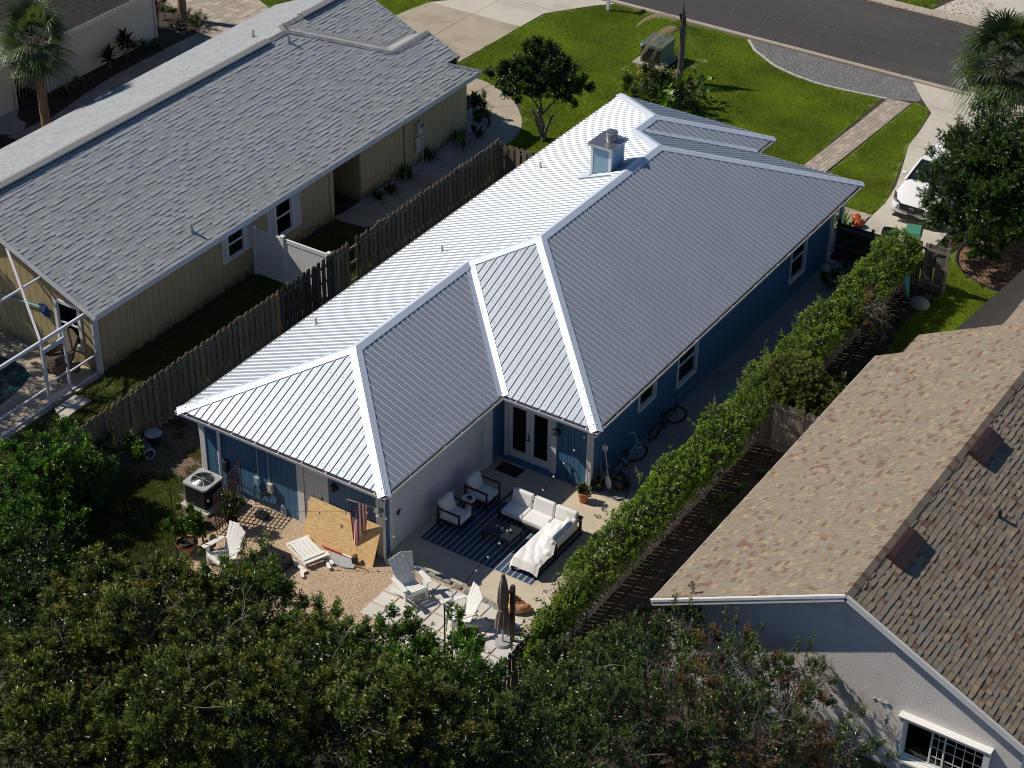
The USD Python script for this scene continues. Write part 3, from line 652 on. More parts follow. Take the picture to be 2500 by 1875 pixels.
MB().box(7.1, YM + 0.5, 0.1, 8.95, YM + 0.52, 2.2).box(7.1, YM + 0.13, 2.18, 8.95, YM + 0.5, 2.2).put('room_beyond', W['room_dark'], fdp)
MB().box(7.985, YM - 0.012, 0.95, 8.012, YM + 0.014, 1.2).box(7.9, YM - 0.045, 1.0, 8.0, YM - 0.03, 1.02).put('handle', W['black_metal'], fdp)
MB().box(7.12, YM - 0.06, 0.0, 8.98, YM - 0.004, 0.17).put('door_step', W['blue_plain'], house)
# back door
bd = MB().box(4.0, YB - 0.025, 0.03, 4.23, YB + 0.02, 2.2).box(4.92, YB - 0.025, 0.03, 5.1, YB + 0.02, 2.2).box(4.23, YB - 0.025, 2.0, 4.92, YB + 0.02, 2.2).put('back_door', W['door_white'], house, label='white panelled back door behind the plywood')
MB().box(4.235, YB + 0.012, 0.065, 4.915, YB + 0.055, 1.995).put('door_leaf', W['door_white'], bd)
pm = MB()
for x0, x1 in ((4.32, 4.54), (4.62, 4.84)):
    for z0, z1 in ((0.2, 0.85), (1.0, 1.85)):
        pm.box(x0, YB + 0.0, z0, x1, YB + 0.0115, z1)
pm.put('door_panel', W['door_white'], bd)
MB().ball((4.86, YB - 0.03, 1.0), (0.03, 0.03, 0.03), 1).ball((4.86, YB - 0.02, 1.16), (0.028, 0.02, 0.028), 1).bar((4.86, YB - 0.03, 1.0), (4.86, YB + 0.012, 1.0), 0.02, 0.02).put('door_knob', W['black_metal'], bd)
# chimney
ch = MB().box(3.93, 16.18, 3.7, 4.67, 17.02, 5.22).put('chimney', W['chimney_blue'], house)
for x in (3.915, 4.595):
    for y in (16.165, 16.945):
        MB().box(x, y, 3.8, x + 0.09, y + 0.09, 5.215).put('corner_board', W['white_paint'], ch)
MB().box(3.83, 16.08, 5.2, 4.77, 17.12, 5.29).put('chimney_cap', W['galv'], ch)
flu = MB().lathe([(0.0, 5.62), (0.13, 5.615), (0.205, 5.60), (0.205, 5.55), (0.16, 5.545), (0.16, 5.52), (0.2, 5.515), (0.2, 5.48), (0.16, 5.475), (0.16, 5.45), (0.2, 5.445), (0.2, 5.4), (0.17, 5.39), (0.17, 5.285)], (4.38, 16.68, 0), 24)
flu.put('flue_cap', W['galv'], ch, smooth=40)
fl = MB()
for p, q in (((3.8, 16.06), (4.85, 16.06)), ((3.8, 17.14), (4.85, 17.14))):
    fl.add([S['left'].at(y, x, 0.032) for x, y in (p, q)] + [S['left'].at(y + (0.14 if y > 16.5 else -0.14), x, 0.03) for x, y in (q, p)], [[0, 1, 2, 3]])
fl.add([S['left'].at(y, x, 0.034) for x, y in ((3.6, 15.92), (3.6, 17.28), (3.95, 17.28), (3.95, 15.92))], [[0, 1, 2, 3]])
fl.put('chimney_flashing', W['white_cap'], house)
# pipes through the roof
for x, y in ((1.2, 17.45), (1.95, 10.5), (0.85, 5.45)):
    b = S['left'].at(y, x)
    v = MB().tube([b - (0, 0, 0.05), b + (0, 0, 0.26)], 0.042, 10).lathe([(0.13, -0.03), (0.06, 0.06), (0.044, 0.1)], b, 12).put('vent_pipe', W['white_plastic'], house)
# rain pipes
downspout(house, (W1 - 0.06, 0.06, 2.4), (7.02, 0.36, 0), (0.2, -0.12))
downspout(house, (W2 - 0.08, L1 + 0.06, 2.4), (10.06, 6.1, 0), (0.16, -0.16))
downspout(house, (W2 - 0.06, 21.95, 2.4), (10.16, 21.98, 0), (0.26, 0.02))
downspout(house, (0.06, 0.3, 2.4), (0.42, 0.5, 0), (-0.2, 0))
# wall fittings at the back
wl = MB().lathe([(0.0, 0.05), (0.03, 0.05), (0.12, -0.03), (0.15, -0.12), (0.14, -0.12), (0.1, -0.04), (0.0, 0.0)], (5.42, 0.26, 1.98), 16).tube([(5.42, 0.44, 2.02), (5.42, 0.34, 2.12), (5.42, 0.26, 2.03)], 0.012, 6)
wl = wl.put('barn_lamp', W['black_metal'], house, smooth=40); MB().ball((5.42, 0.26, 1.9), (0.04, 0.04, 0.05), 1).put('bulb', W['bulb'], wl)
wl = MB().lathe([(0.0, 0.05), (0.03, 0.05), (0.12, -0.03), (0.15, -0.12), (0.14, -0.12), (0.1, -0.04), (0.0, 0.0)], (9.05, YM - 0.2, 1.92), 16).tube([(9.05, YM, 1.96), (9.05, YM - 0.1, 2.06), (9.05, YM - 0.2, 1.97)], 0.012, 6)
wl = wl.put('barn_lamp', W['black_metal'], house, smooth=40); MB().ball((9.05, YM - 0.2, 1.84), (0.04, 0.04, 0.05), 1).put('bulb', W['bulb'], wl)
MB().rbox(2.48, YB - 0.11, 0.74, 2.66, YB - 0.002, 1.0, 0.012).put('meter_box', W['chimney_blue'], house)
MB().rbox(2.96, YB - 0.12, 0.66, 3.13, YB - 0.002, 0.98, 0.015).put('junction_box', W['light_stone'], house)
MB().tube([(2.6, YB - 0.03, 0.98), (2.6, YB - 0.03, 2.35)], 0.018, 6).put('conduit', W['chimney_blue'], house)
MB().tube([(3.0, YB - 0.03, 0.95), (3.0, YB - 0.03, 2.35)], 0.018, 6).put('conduit', W['chimney_blue'], house)
MB().tube(bez([(2.52, YB - 0.06, 0.76), (2.42, YB - 0.06, 0.45), (2.46, YB - 0.08, 0.15), (2.5, YB - 0.1, 0.02)], 6), 0.014, 6).tube(bez([(2.62, YB - 0.06, 0.76), (2.75, YB - 0.06, 0.4), (2.85, YB - 0.08, 0.05)], 6), 0.012, 6).put('cable', W['black_plastic'], house)
MB().tube(bez([(3.1, YB - 0.07, 0.7), (2.9, YB - 0.1, 0.52), (2.4, YB - 0.12, 0.5), (1.9, YB - 0.14, 0.55), (1.45, YB - 0.12, 0.5)], 8), 0.025, 6).put('cable', W['black_plastic'], house)
MB().tube([(1.26, YB - 0.08, 2.36), (1.24, YB - 0.08, 1.2), (1.28, YB - 0.09, 0.25)], 0.05, 8).put('line_cover', W['white_plastic'], house)
MB().rbox(1.36, YB - 0.12, 0.72, 1.5, YB - 0.002, 1.1, 0.015).put('shutoff_box', W['black_plastic'], house)
MB().tube(bez([(3.4, YB - 0.05, 0.02), (3.42, YB - 0.05, 0.34), (3.5, YB - 0.05, 0.3), (3.54, YB - 0.05, 0.02)], 6), 0.016, 6).put('water_pipe', W['white_plastic'], house)
# letterbox-size marks on the white wall
MB().box(XB + 0.0, 1.12, 1.05, XB + 0.02, 1.2, 1.22).tube([(XB + 0.03, 1.06, 1.12), (XB + 0.03, 1.26, 1.2)], 0.015, 6).put('tap', W['black_metal'], house)
MB().box(XB + 0.0, 2.0, 1.2, XB + 0.025, 2.07, 1.32).put('outlet', W['white_plastic'], house)
# porch posts
for x, y in ((9.62, 23.2), (9.98, 23.14)):
    MB().box(x - 0.07, y - 0.07, 0.0, x + 0.07, y + 0.07, 2.36).put('porch_post', W['white_paint'], house)
MB().tube([(9.62, 23.1, 0.1), (9.98, 23.05, 0.5), (9.62, 23.1, 0.9), (9.98, 23.05, 1.3), (9.62, 23.1, 1.7), (9.98, 23.05, 2.1)], 0.008, 5).put('light_string', W['black_plastic'], house)
# ---------------------------------------------------------------- ground, lawns, paving, street
rng = np.random.default_rng(7)
struct('ground', MB().sheet(sbox(-150, -120, 170, 190), 0.0), W['soil'])


def blades(n, r, h, seed, lean=1.3):
    """A small round tuft patch of grass blades."""
    g = np.random.default_rng(seed)
    a, q = g.uniform(0, 2 * PI, n), r * np.sqrt(g.uniform(0, 1, n))
    b = np.stack([q * np.cos(a), q * np.sin(a), np.zeros(n)], 1)
    d = g.uniform(0, 2 * PI, n); w = g.uniform(0.006, 0.011, n); L = h * g.uniform(0.6, 1.25, n); k = g.uniform(0.2, lean, n) * L
    s = np.stack([np.cos(d), np.sin(d), np.zeros(n)], 1) * w[:, None]; t = np.stack([-np.sin(d) * k, np.cos(d) * k, L], 1)
    v = np.stack([b - s, b + s, b + t], 1).reshape(-1, 3)
    return MB().add(v, np.arange(3 * n).reshape(-1, 3), np.repeat(g.uniform(0, 1, n), 3))


def scatter(name, label, cat, protos, m, pts, scale=(0.8, 1.2), seed=1, zs=1.0):
    """A PointInstancer of a few small meshes: uncountable ground cover."""
    g = np.random.default_rng(seed); n = len(pts)
    pi = UsdGeom.PointInstancer.Define(stage, path_for(name))
    tg = []
    for i, mb in enumerate(protos):
        pr = mb.put('clump', m, pi.GetPrim()); tg.append(pr.GetPath())
    pi.CreatePrototypesRel().SetTargets(tg)
    pi.CreateProtoIndicesAttr(Vt.IntArray.FromNumpy(g.integers(0, len(protos), n).astype(np.int32)))
    pi.CreatePositionsAttr(Vt.Vec3fArray.FromNumpy(np.asarray(pts, np.float32)))
    a = g.uniform(0, 2 * PI, n) / 2; q = np.zeros((n, 4), np.float16); q[:, 3] = np.sin(a); q[:, 0] = np.cos(a)
    pi.CreateOrientationsAttr(Vt.QuathArray([Gf.Quath(float(k[0]), 0.0, 0.0, float(k[3])) for k in q]))
    s = g.uniform(*scale, n).astype(np.float32)
    pi.CreateScalesAttr(Vt.Vec3fArray.FromNumpy(np.stack([s, s, s * zs], 1).astype(np.float32)))
    tag(pi, label, cat, kind='stuff')
    return pi


def inside(poly, step, seed, shrink=0.0, jit=0.5):
    g = np.random.default_rng(seed); p = poly.buffer(-shrink) if shrink else poly
    x0, y0, x1, y1 = p.bounds
    X, Y = np.meshgrid(np.arange(x0, x1, step), np.arange(y0, y1, step)); q = np.stack([X.ravel(), Y.ravel()], 1) + g.uniform(-jit, jit, (X.size, 2)) * step
    import shapely
    return q[shapely.contains_xy(p, q[:, 0], q[:, 1])]


def lift(q, z):
    return np.column_stack([q, np.full(len(q), z)])


# paved outlines first, lawns are cut by them
street = sbox(-90, 37.5, 110, 43.75)
drive_l = Polygon([(-14.5, 25.0), (-14.5, 30.7), (-14.15, 32.55), (-13.3, 33.6), (-12.6, 37.05), (-7.3, 37.05), (-7.95, 36.4), (-9.32, 34.42), (-9.39, 32.73), (-9.56, 28.3), (-9.6, 25.0)])
drive_l_new = drive_l.intersection(Polygon([(-20, 32.55), (0, 32.75), (0, 40), (-20, 40)])); drive_l_old = drive_l.difference(drive_l_new.buffer(0.012))
ring = [tuple(k) for k in bez([(-8.6, 27.4), (-7.39, 27.26), (-6.2, 26.75), (-5.3, 26.11), (-4.33, 24.95), (-3.9, 23.7), (-4.0, 22.6), (-4.15, 20.5), (-4.2, 17.5), (-4.1, 15.62)], 6)] + [tuple(k) for k in bez([(-4.6, 15.0), (-5.7, 14.9), (-5.8, 15.3), (-5.1, 16.5), (-4.95, 17.2), (-4.97, 19.3), (-5.0, 21.9), (-5.2, 23.8), (-5.7, 24.75), (-6.8, 25.6), (-8.6, 26.0)], 6)]
walk_gray = Polygon(ring).buffer(0)
drive_r = Polygon([(6.76, 37.1), (7.7, 35.82), (8.5, 34.84), (8.75, 33.2), (8.9, 31.72), (9.35, 30.2), (9.84, 28.43), (10.05, 27.0), (10.04, 25.94), (10.1, 24.8), (10.0, 23.0), (10.2, 22.5), (12.8, 22.5), (12.8, 27.0), (11.5, 31.0), (11.5, 35.8), (13.0, 37.1)])
path_a = Polygon([(6.28, 24.95), (7.2, 24.95), (7.2, 28.04), (7.5, 35.2), (6.55, 35.05), (6.3, 28.03)])
path_b = Polygon([(7.2, 24.92), (10.02, 24.92), (10.02, 25.9), (7.2, 25.9)])
porch = Polygon([(6.2, 22.1), (10.0, 22.1), (10.0, 24.9), (9.2, 24.9), (9.2, 24.0), (6.2, 24.0)])
gravel_curb = bez([(-0.67, 36.99), (0.0, 36.25), (0.5, 35.9), (1.65, 35.21), (3.41, 34.8), (5.03, 34.86), (6.55, 35.06)], 8)
gravel_st = Polygon([tuple(k) for k in gravel_curb] + [(7.6, 35.5), (7.72, 35.8), (6.8, 37.05), (-0.67, 37.05)])
patio = Polygon([(6.94, 0.72), (9.9, 0.62), (10.8, 0.5), (11.4, 0.2), (12.3, -0.2), (12.6, 0.4), (12.6, 22.2), (10.096, 22.2), (10.096, 6.18), (6.94, 6.18)])
bed = Polygon([(2.2, 0.44), (2.35, -1.2), (2.0, -2.2), (2.6, -3.4), (6.0, -4.4), (12.7, -4.2), (12.7, 0.1), (11.4, 0.19), (10.8, 0.49), (9.9, 0.61), (6.94, 0.71), (6.94, 0.44)])
pool = Polygon([tuple(k) for k in bez([(-7.55, 1.6), (-7.28, 0.8), (-7.2, 0.2), (-7.2, -0.6), (-7.6, -2.5), (-9, -4), (-11, -4), (-12, -2), (-11.5, 0.5), (-10, 1.6), (-8.6, 1.9), (-7.55, 1.6)], 5)]).buffer(0)
deck = sbox(-15.6, -9, -5.72, 2.9).difference(pool)
concrete_all = unary_union([drive_l, walk_gray, drive_r, path_a, path_b, porch, gravel_st, patio, street.buffer(0.45)])
houses = unary_union([foot.buffer(-0.44, join_style=2), sbox(-15.3, 2.9, -5.8, 23.4), sbox(15.7, 0.6, 30, 24)])

lawn_front = Polygon([(-9.3, 37.06), (-0.7, 37.06), (6.3, 35.2), (6.3, 28.0), (6.26, 25.1), (-0.5, 25.1), (-0.5, 20.4), (-3.9, 20.4), (-3.9, 23.2), (-5.2, 26.3), (-9.5, 27.4), (-9.5, 32.8)]).difference(concrete_all).difference(houses)
lawn_strip = Polygon([(7.2, 25.95), (10.0, 25.95), (10.0, 27.2), (8.9, 31.8), (8.4, 35.0), (7.6, 35.45), (7.5, 35.2)]).difference(concrete_all)
lawn_far_left = Polygon([(-34, 37.05), (-12.6, 37.05), (-13.3, 33.6), (-14.2, 32.5), (-14.5, 30.7), (-14.5, 24), (-16, 23.0), (-18.2, 27.5), (-24, 30.5), (-34, 31)]).difference(drive_l)
lawn_right = Polygon([(12.8, 22.5), (13.9, 26.5), (12.8, 27.1), (11.5, 31.0), (11.5, 35.8), (12.9, 37.0), (26, 37), (26, 26), (15.5, 28), (13.6, 25.8), (13.7, 24.6), (14.4, 23.8), (15.6, 23.4), (16.9, 23.6), (17.0, 21.0), (18.6, 17.5), (18.6, 15.3), (16.2, 14.3), (15.3, 13.2), (14.6, 14.0), (14.3, 17.0), (13.9, 20.0), (14.2, 22.2)]).buffer(0)
lawn_side = sbox(-5.72, -9, -2.4, 14.85).difference(walk_gray)
lawn_back = Polygon([(-2.3, -9), (2.3, -9), (2.6, -3.5), (1.9, -2.2), (2.2, -1.0), (0.9, -1.2), (0.2, -0.3), (0.4, 0.6), (-0.6, -0.2), (-2.3, -1.5)])
dry = Polygon([(-2.35, 20.2), (0.45, 20.2), (0.45, 0.44), (2.15, 0.4), (2.25, -1.2), (1.2, -1.6), (-2.35, -2.2)])
lawn_far = sbox(-60, 44.2, 4.4, 80)
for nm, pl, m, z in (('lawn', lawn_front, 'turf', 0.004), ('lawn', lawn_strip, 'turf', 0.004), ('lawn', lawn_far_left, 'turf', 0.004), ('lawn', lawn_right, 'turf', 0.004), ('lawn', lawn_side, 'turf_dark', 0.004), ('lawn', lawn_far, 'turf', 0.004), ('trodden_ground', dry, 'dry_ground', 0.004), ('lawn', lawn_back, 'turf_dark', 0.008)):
    for g in getattr(pl, 'geoms', [pl]):
        struct(nm, MB().sheet(g, z), W[m])
mulch = Polygon([tuple(k) for k in bez([(13.75, 27.0), (13.6, 25.9), (13.66, 25.0), (14.0, 24.3), (14.5, 23.85), (15.1, 23.55), (15.7, 23.5), (16.6, 23.7)], 6)] + [(20, 24), (20, 29), (14, 29)])
struct('mulch_bed', MB().sheet(mulch, 0.012), W['mulch'])
MBe = MB().tube([(x, y, 0.03) for x, y in bez([(13.75, 27.0), (13.6, 25.9), (13.66, 25.0), (14.0, 24.3), (14.5, 23.85), (15.1, 23.55), (15.7, 23.5), (16.6, 23.7)], 6)], 0.04, 6)
one('bed_edging', MBe, W['black_plastic'], 'black plastic edging curving round the mulch bed under the round tree', 'edging')
struct('bare_soil_strip', MB().sheet(Polygon([(16.2, 23.2), (16.45, 21.4), (16.7, 20.5), (17.2, 20.6), (16.9, 21.8), (16.7, 23.3)]), 0.012), W['concrete_walk'])

struct('street', MB().sheet(street, 0.004), W['asphalt'])
# kerbs: rolled profile along x, near side broken into cast lengths
def kerb_run(name, x0, x1, y, out, step=3.05):
    prof = A([(0.0, 0.0), (0.0, 0.1), (0.03, 0.12), (0.13, 0.115), (0.2, 0.075), (0.28, 0.035), (0.4, 0.02), (0.42, 0.0)])
    p = UsdGeom.Xform.Define(stage, path_for(name)).GetPrim(); tag(p, kind='structure')
    x = x0
    while x < x1:
        xe = min(x + step - 0.012, x1)
        v = np.vstack([[(e, y + out * a, b) for a, b in prof] for e in (x, xe)]); k = len(prof); i = np.arange(k - 1)
        MB().add(v, np.stack([i, i + 1, k + i + 1, k + i], 1)).add(v[:k], [[0, j, j + 1] for j in range(1, k - 1)]).add(v[k:], [[0, j, j + 1] for j in range(1, k - 1)]).put('kerb_stone', W['kerb'], p)
        x += step
kerb_run('kerb', -45, 40, 37.08, 1)
kerb_run('kerb', -45, 40, 44.2, -1)


def slab(name, poly, z, m, cuts=()):
    """Concrete cut into bays by narrow joints; each bay a piece."""
    p = UsdGeom.Xform.Define(stage, path_for(name)).GetPrim(); tag(p, kind='structure')
    rest = poly
    for a, b in cuts:
        rest = rest.difference(LineString([a, b]).buffer(0.011, cap_style=2))
    for g in getattr(rest, 'geoms', [rest]):
        if g.area > 0.01:
            MB().prism(g, 0.001, z).put('concrete_bay', W[m], p)
    MB().sheet(poly.buffer(-0.01) if poly.buffer(-0.01).geom_type == 'Polygon' else poly, z - 0.012).put('joint_filler', W['joint'], p)


slab('driveway', drive_l_new, 0.03, 'concrete_light', [((-11.81, 32.0), (-11.6, 38)), ((-20, 34.9), (0, 34.9))])
slab('driveway', drive_l_old, 0.026, 'concrete_tan', [((-20, 29.3), (0, 29.3)), ((-11.9, 20), (-11.9, 32.6))])
slab('driveway', drive_r, 0.03, 'concrete_light', [((8, 31.78), (14, 32.0)), ((9, 24.93), (14, 24.93)), ((8, 28.4), (14, 28.5)), ((7, 35.3), (14, 35.3)), ((11.5, 22), (11.5, 38))])
slab('side_path', walk_gray, 0.03, 'concrete_tan', [((-6.4, 25.2), (-5.0, 26.5)), ((-5.6, 24.0), (-3.6, 24.55)), ((-5.5, 21.6), (-3.5, 21.6)), ((-5.5, 19.27), (-3.5, 19.27)), ((-5.4, 16.9), (-3.9, 16.0)), ((-7.5, 25), (-7.2, 28))])
slab('patio', patio.intersection(sbox(0, -3, 20, 6.18)), 0.03, 'concrete', [((9.5, 0), (8.9, 6.3)), ((6.9, 4.1), (7.0, 4.1))])
slab('side_walk', patio.intersection(sbox(0, 6.19, 20, 30)), 0.03, 'concrete_walk', [((9, y), (13, y)) for y in (9.9, 13.76, 17.6, 21.3)])
slab('pool_deck', deck, 0.03, 'deck', [((-15, -1.6), (-5, -1.6)), ((-8.6, 1.5), (-8.6, 3))])
slab('step_slab', Polygon([(-5.6, 0.6), (-4.95, 0.32), (-5.02, 1.56), (-5.62, 1.5)]), 0.09, 'concrete_light', [((-5.7, 1.05), (-4.9, 0.95))])
slab('far_driveway', Polygon([(4.5, 44.3), (4.9, 46), (4.9, 70), (30, 70), (30, 44.3)]), 0.03, 'concrete_light', [((9, 44), (9, 70))])
struct('pool_water', MB().sheet(pool, -0.0 + 0.014), W['water'])
struct('gravel_bed', MB().sheet(bed, 0.012), W['gravel'])
struct('gravel_verge', MB().sheet(gravel_st, 0.012), W['gravel_gray'])
white_bed = Polygon([(-5.8, 15.3), (-5.1, 16.5), (-4.98, 17.2), (-5.0, 21.9), (-5.22, 23.8), (-5.75, 24.75), (-6.8, 25.5), (-6.6, 23.4), (-5.8, 23.3)])
struct('white_gravel', MB().sheet(white_bed, 0.012), W['gravel_white'])
struct('white_gravel', MB().sheet(Polygon([(-21.4, 15.0), (-20.9, 14.4), (-20.2, 14.2), (-19.7, 13.4), (-22, 12), (-23, 12), (-23, 15)]), 0.012), W['gravel_white'])


def stones(name, label, cat, poly, n, size, m, seed, z=0.012):
    g = np.random.default_rng(seed); q = inside(poly, math.sqrt(poly.area / n), seed, 0.03)
    o = A([[1, 0, 0], [0, 1, 0], [-1, 0, 0], [0, -1, 0], [0, 0, 1.0], [0, 0, -1]]); F = A([[0, 1, 4], [1, 2, 4], [2, 3, 4], [3, 0, 4]])
    k = len(q); a = g.uniform(0, 2 * PI, k); s = g.uniform(*size, k)
    v = o[None] * (s[:, None] * g.uniform(0.6, 1.2, (k, 3)) * A([1, 1, 0.7]))[:, None]
    c, sn = np.cos(a)[:, None], np.sin(a)[:, None]
    v = np.stack([v[..., 0] * c - v[..., 1] * sn, v[..., 0] * sn + v[..., 1] * c, v[..., 2]], -1) + np.column_stack([q, np.full(k, z)])[:, None]
    v = v[:, :5]
    one(name, MB().add(v.reshape(-1, 3), (F[None] + 5 * np.arange(k)[:, None, None]).reshape(-1, 3), np.repeat(g.uniform(0, 1, k), 5)), W[m], label, cat, kind='stuff')


stones('gravel_stones', 'loose tan pebbles covering the back yard bed', 'gravel', bed.intersection(sbox(2, -3.6, 12.7, 1)), 14000, (0.012, 0.028), 'gravel_stone', 3)
stones('gravel_stones', 'loose grey stones of the street verge', 'gravel', gravel_st, 7000, (0.018, 0.04), 'gravel_gray_stone', 4)
stones('mulch_chips', 'brown bark chips in the bed under the round tree', 'mulch', mulch.intersection(sbox(13, 22, 18, 27)), 2500, (0.02, 0.06), 'litter', 5)
stones('dry_litter', 'dry leaves and chips littering the trodden side yard', 'leaf litter', dry.intersection(sbox(-2.4, -2.2, 2.4, 3)), 3500, (0.012, 0.035), 'litter', 6, 0.006)
# grass
G4 = [blades(260, 0.22, 0.055, k) for k in range(4)]
def mow(poly, seed, step=0.2): return lift(inside(poly, step, seed, 0.17), 0.004)
pts = np.vstack([mow(lawn_front, 1), mow(lawn_strip, 2), mow(lawn_far_left.intersection(sbox(-24, 22, 0, 37.2)), 3), mow(lawn_right.intersection(sbox(13, 12, 20, 30)), 4), mow(lawn_far.intersection(sbox(-6, 44, 5, 48)), 5)])
scatter('grass', 'short mown green grass of the front lawns', 'grass', G4, W['grass'], pts, (0.8, 1.25), 1)
G5 = [blades(170, 0.22, 0.07, k + 9) for k in range(4)]
pts = np.vstack([mow(lawn_side.intersection(sbox(-6, -6, -2, 15)), 6, 0.28), lift(inside(lawn_back, 0.2, 7, 0.1), 0.008), lift(inside(dry, 0.75, 8, 0.2, 0.9), 0.004)])
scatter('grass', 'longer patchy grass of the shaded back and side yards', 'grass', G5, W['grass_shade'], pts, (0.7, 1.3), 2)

# bricks of the front path, porch and the far paved walk
def brick_field(name, poly, bw, bl, ang, z, far=None, gap=0.012, m='brick_paver', limit=300, under='joint'):
    """Individually laid paving bricks; those that show largest are pieces of their own, the rest one part."""
    p = UsdGeom.Xform.Define(stage, path_for(name)).GetPrim(); tag(p, kind='structure')
    MB().sheet(poly, z - 0.03).put('sand_bed', W[under], p)
    g = np.random.default_rng(len(name) + int(abs(poly.area) * 10)); c, s = math.cos(ang), math.sin(ang)
    cx, cy = poly.centroid.x, poly.centroid.y; R_ = max(poly.bounds[2] - poly.bounds[0], poly.bounds[3] - poly.bounds[1]); out = []
    pr = prep(poly)
    for j in range(int(-R_ / bw), int(R_ / bw) + 1):
        x = -R_ + (j % 2) * bl * 0.5
        while x < R_:
            L = bl * (1.0 if g.random() < 0.6 else 0.5)
            u0, u1, v0, v1 = x, x + L - gap, j * bw, (j + 1) * bw - gap
            q = [(cx + u * c - v * s, cy + u * s + v * c) for u, v in ((u0, v0), (u1, v0), (u1, v1), (u0, v1))]
            if pr.contains(Polygon(q)):
                out.append((q, z + g.uniform(-0.006, 0.006)))
            elif pr.intersects(Polygon(q)):
                k = poly.intersection(Polygon(q))
                if k.geom_type == 'Polygon' and k.area > 0.004:
                    out.append((list(k.exterior.coords)[:-1], z + g.uniform(-0.006, 0.006)))
            x += L
    def brick(q, zz):
        n = len(q); v = [(*k, z - 0.03) for k in q] + [(*k, zz) for k in q]
        f = [[i, (i + 1) % n, n + (i + 1) % n] for i in range(n)] + [[i, n + (i + 1) % n, n + i] for i in range(n)] + [[n, n + i, n + i + 1] for i in range(1, n - 1)]
        return v, f
    cen = A([(*np.mean(q, 0), zz) for q, zz in out]); zd, px, py = to_view(cen)
    vis = (px > 0) & (px < 2500) & (py > 0) & (py < 1875)
    order = np.argsort(np.where(vis, zd, 1e6))
    rest = MB()
    for k, i in enumerate(order):
        v, f = brick(*out[i])
        if k < limit and vis[i]:
            MB().add(v, f).put('brick', W[m], p)
        else:
            rest.add(v, f, g.random())
    if rest.n:
        rest.put('brick_rest', W[m], p, kind='stuff')


brick_field('brick_path', path_a, 0.165, 0.29, PI / 2 - 0.05, 0.035)
brick_field('brick_path', path_b, 0.165, 0.29, 0.0, 0.035, limit=120)
brick_field('porch_floor', porch.intersection(sbox(8.6, 22.1, 10, 25)), 0.165, 0.29, 0.0, 0.035, limit=80)
tl_walk = Polygon([(-20.0, 13.0), (-19.75, 15.2), (-20.1, 17.2), (-20.35, 19.3), (-20.35, 22.6), (-20.3, 24.5), (-20.9, 25.6), (-24.5, 26.0), (-30, 26.0), (-30, 31.5), (-24.0, 30.4), (-18.4, 27.6), (-16.8, 24.0), (-16.5, 13.0)])
brick_field('paved_walk', tl_walk, 0.3, 0.45, PI / 2, 0.035, limit=250)
# square pavers by the gravel
pv = UsdGeom.Xform.Define(stage, path_for('paver_terrace')).GetPrim(); tag(pv, kind='structure')
g = np.random.default_rng(11)
for r in range(0, 6):
    for c in range(0, 8):
        if (r == 0 and c < 1) or (r >= 4 and c < 2):
            continue
        x = 7.79 + 0.546 * c + (0.06 if r == 0 else 0); y = 0.36 - 0.551 * r - 0.515
        if r == 0 and c == 7: continue
        a = g.uniform(-0.012, 0.012)
        MB().rbox(-0.2525, -0.2525, -0.03, 0.2525, 0.2525, 0.022 + g.uniform(-0.004, 0.004), 0.008, 2).xf(rotz(a, (x + 0.2525, y + 0.2575, 0.02))).put('paver', W['paver'], pv)
es = UsdGeom.Xform.Define(stage, path_for('edging_row')).GetPrim(); tag(es, kind='structure')
for i, (x, y) in enumerate(bez([(7.75, 0.62), (8.01, 0.645), (8.5, 0.61), (9.0, 0.60), (9.73, 0.53), (10.27, 0.50), (10.75, 0.42), (11.2, 0.16), (11.7, -0.1)], 2)):
    m = MB().rbox(-0.125, -0.07, -0.03, 0.125, 0.07, 0.055 + g.uniform(-0.01, 0.012), 0.025, 2).xf(rotz(g.uniform(-0.12, 0.12) - (0.5 if x > 10.9 else 0), (x, y - 0.06, 0.01)))
    m.put('edging_stone', W['edge_stone'], es, smooth=40)
vs = UsdGeom.Xform.Define(stage, path_for('verge_edging')).GetPrim(); tag(vs, kind='structure')
for (x, y), (x2, y2) in zip(gravel_curb[:-1:2], gravel_curb[2::2]):
    MB().bar((x, y - 0.05, 0.02), (x + (x2 - x) * 0.94, y + (y2 - y) * 0.94 - 0.05, 0.02), 0.1, 0.08).put('edging_stone', W['light_stone'], vs)
# leaves on the road
q = np.vstack([inside(sbox(-3, 37.7, 9, 43.7), 0.6, 21, 0, 0.9), inside(sbox(1, 43.3, 9, 44.8), 0.2, 22, 0, 0.9), inside(sbox(4.6, 44.4, 9, 46.5), 0.18, 23, 0, 0.9), inside(sbox(-1, 37.2, 8, 37.9), 0.35, 24, 0, 0.9)])
one('road_leaves', MB().add(np.vstack([[(x, y, 0.04), (x + 0.07 * math.cos(t), y + 0.07 * math.sin(t), 0.045), (x - 0.06 * math.sin(t), y + 0.06 * math.cos(t), 0.05)] for (x, y), t in zip(q, rng.uniform(0, 6.3, len(q)))]), np.arange(3 * len(q)).reshape(-1, 3), np.repeat(rng.uniform(0, 1, len(q)), 3)), W['litter'], 'brown fallen leaves strewn over the street and far driveway', 'leaf litter', kind='stuff')
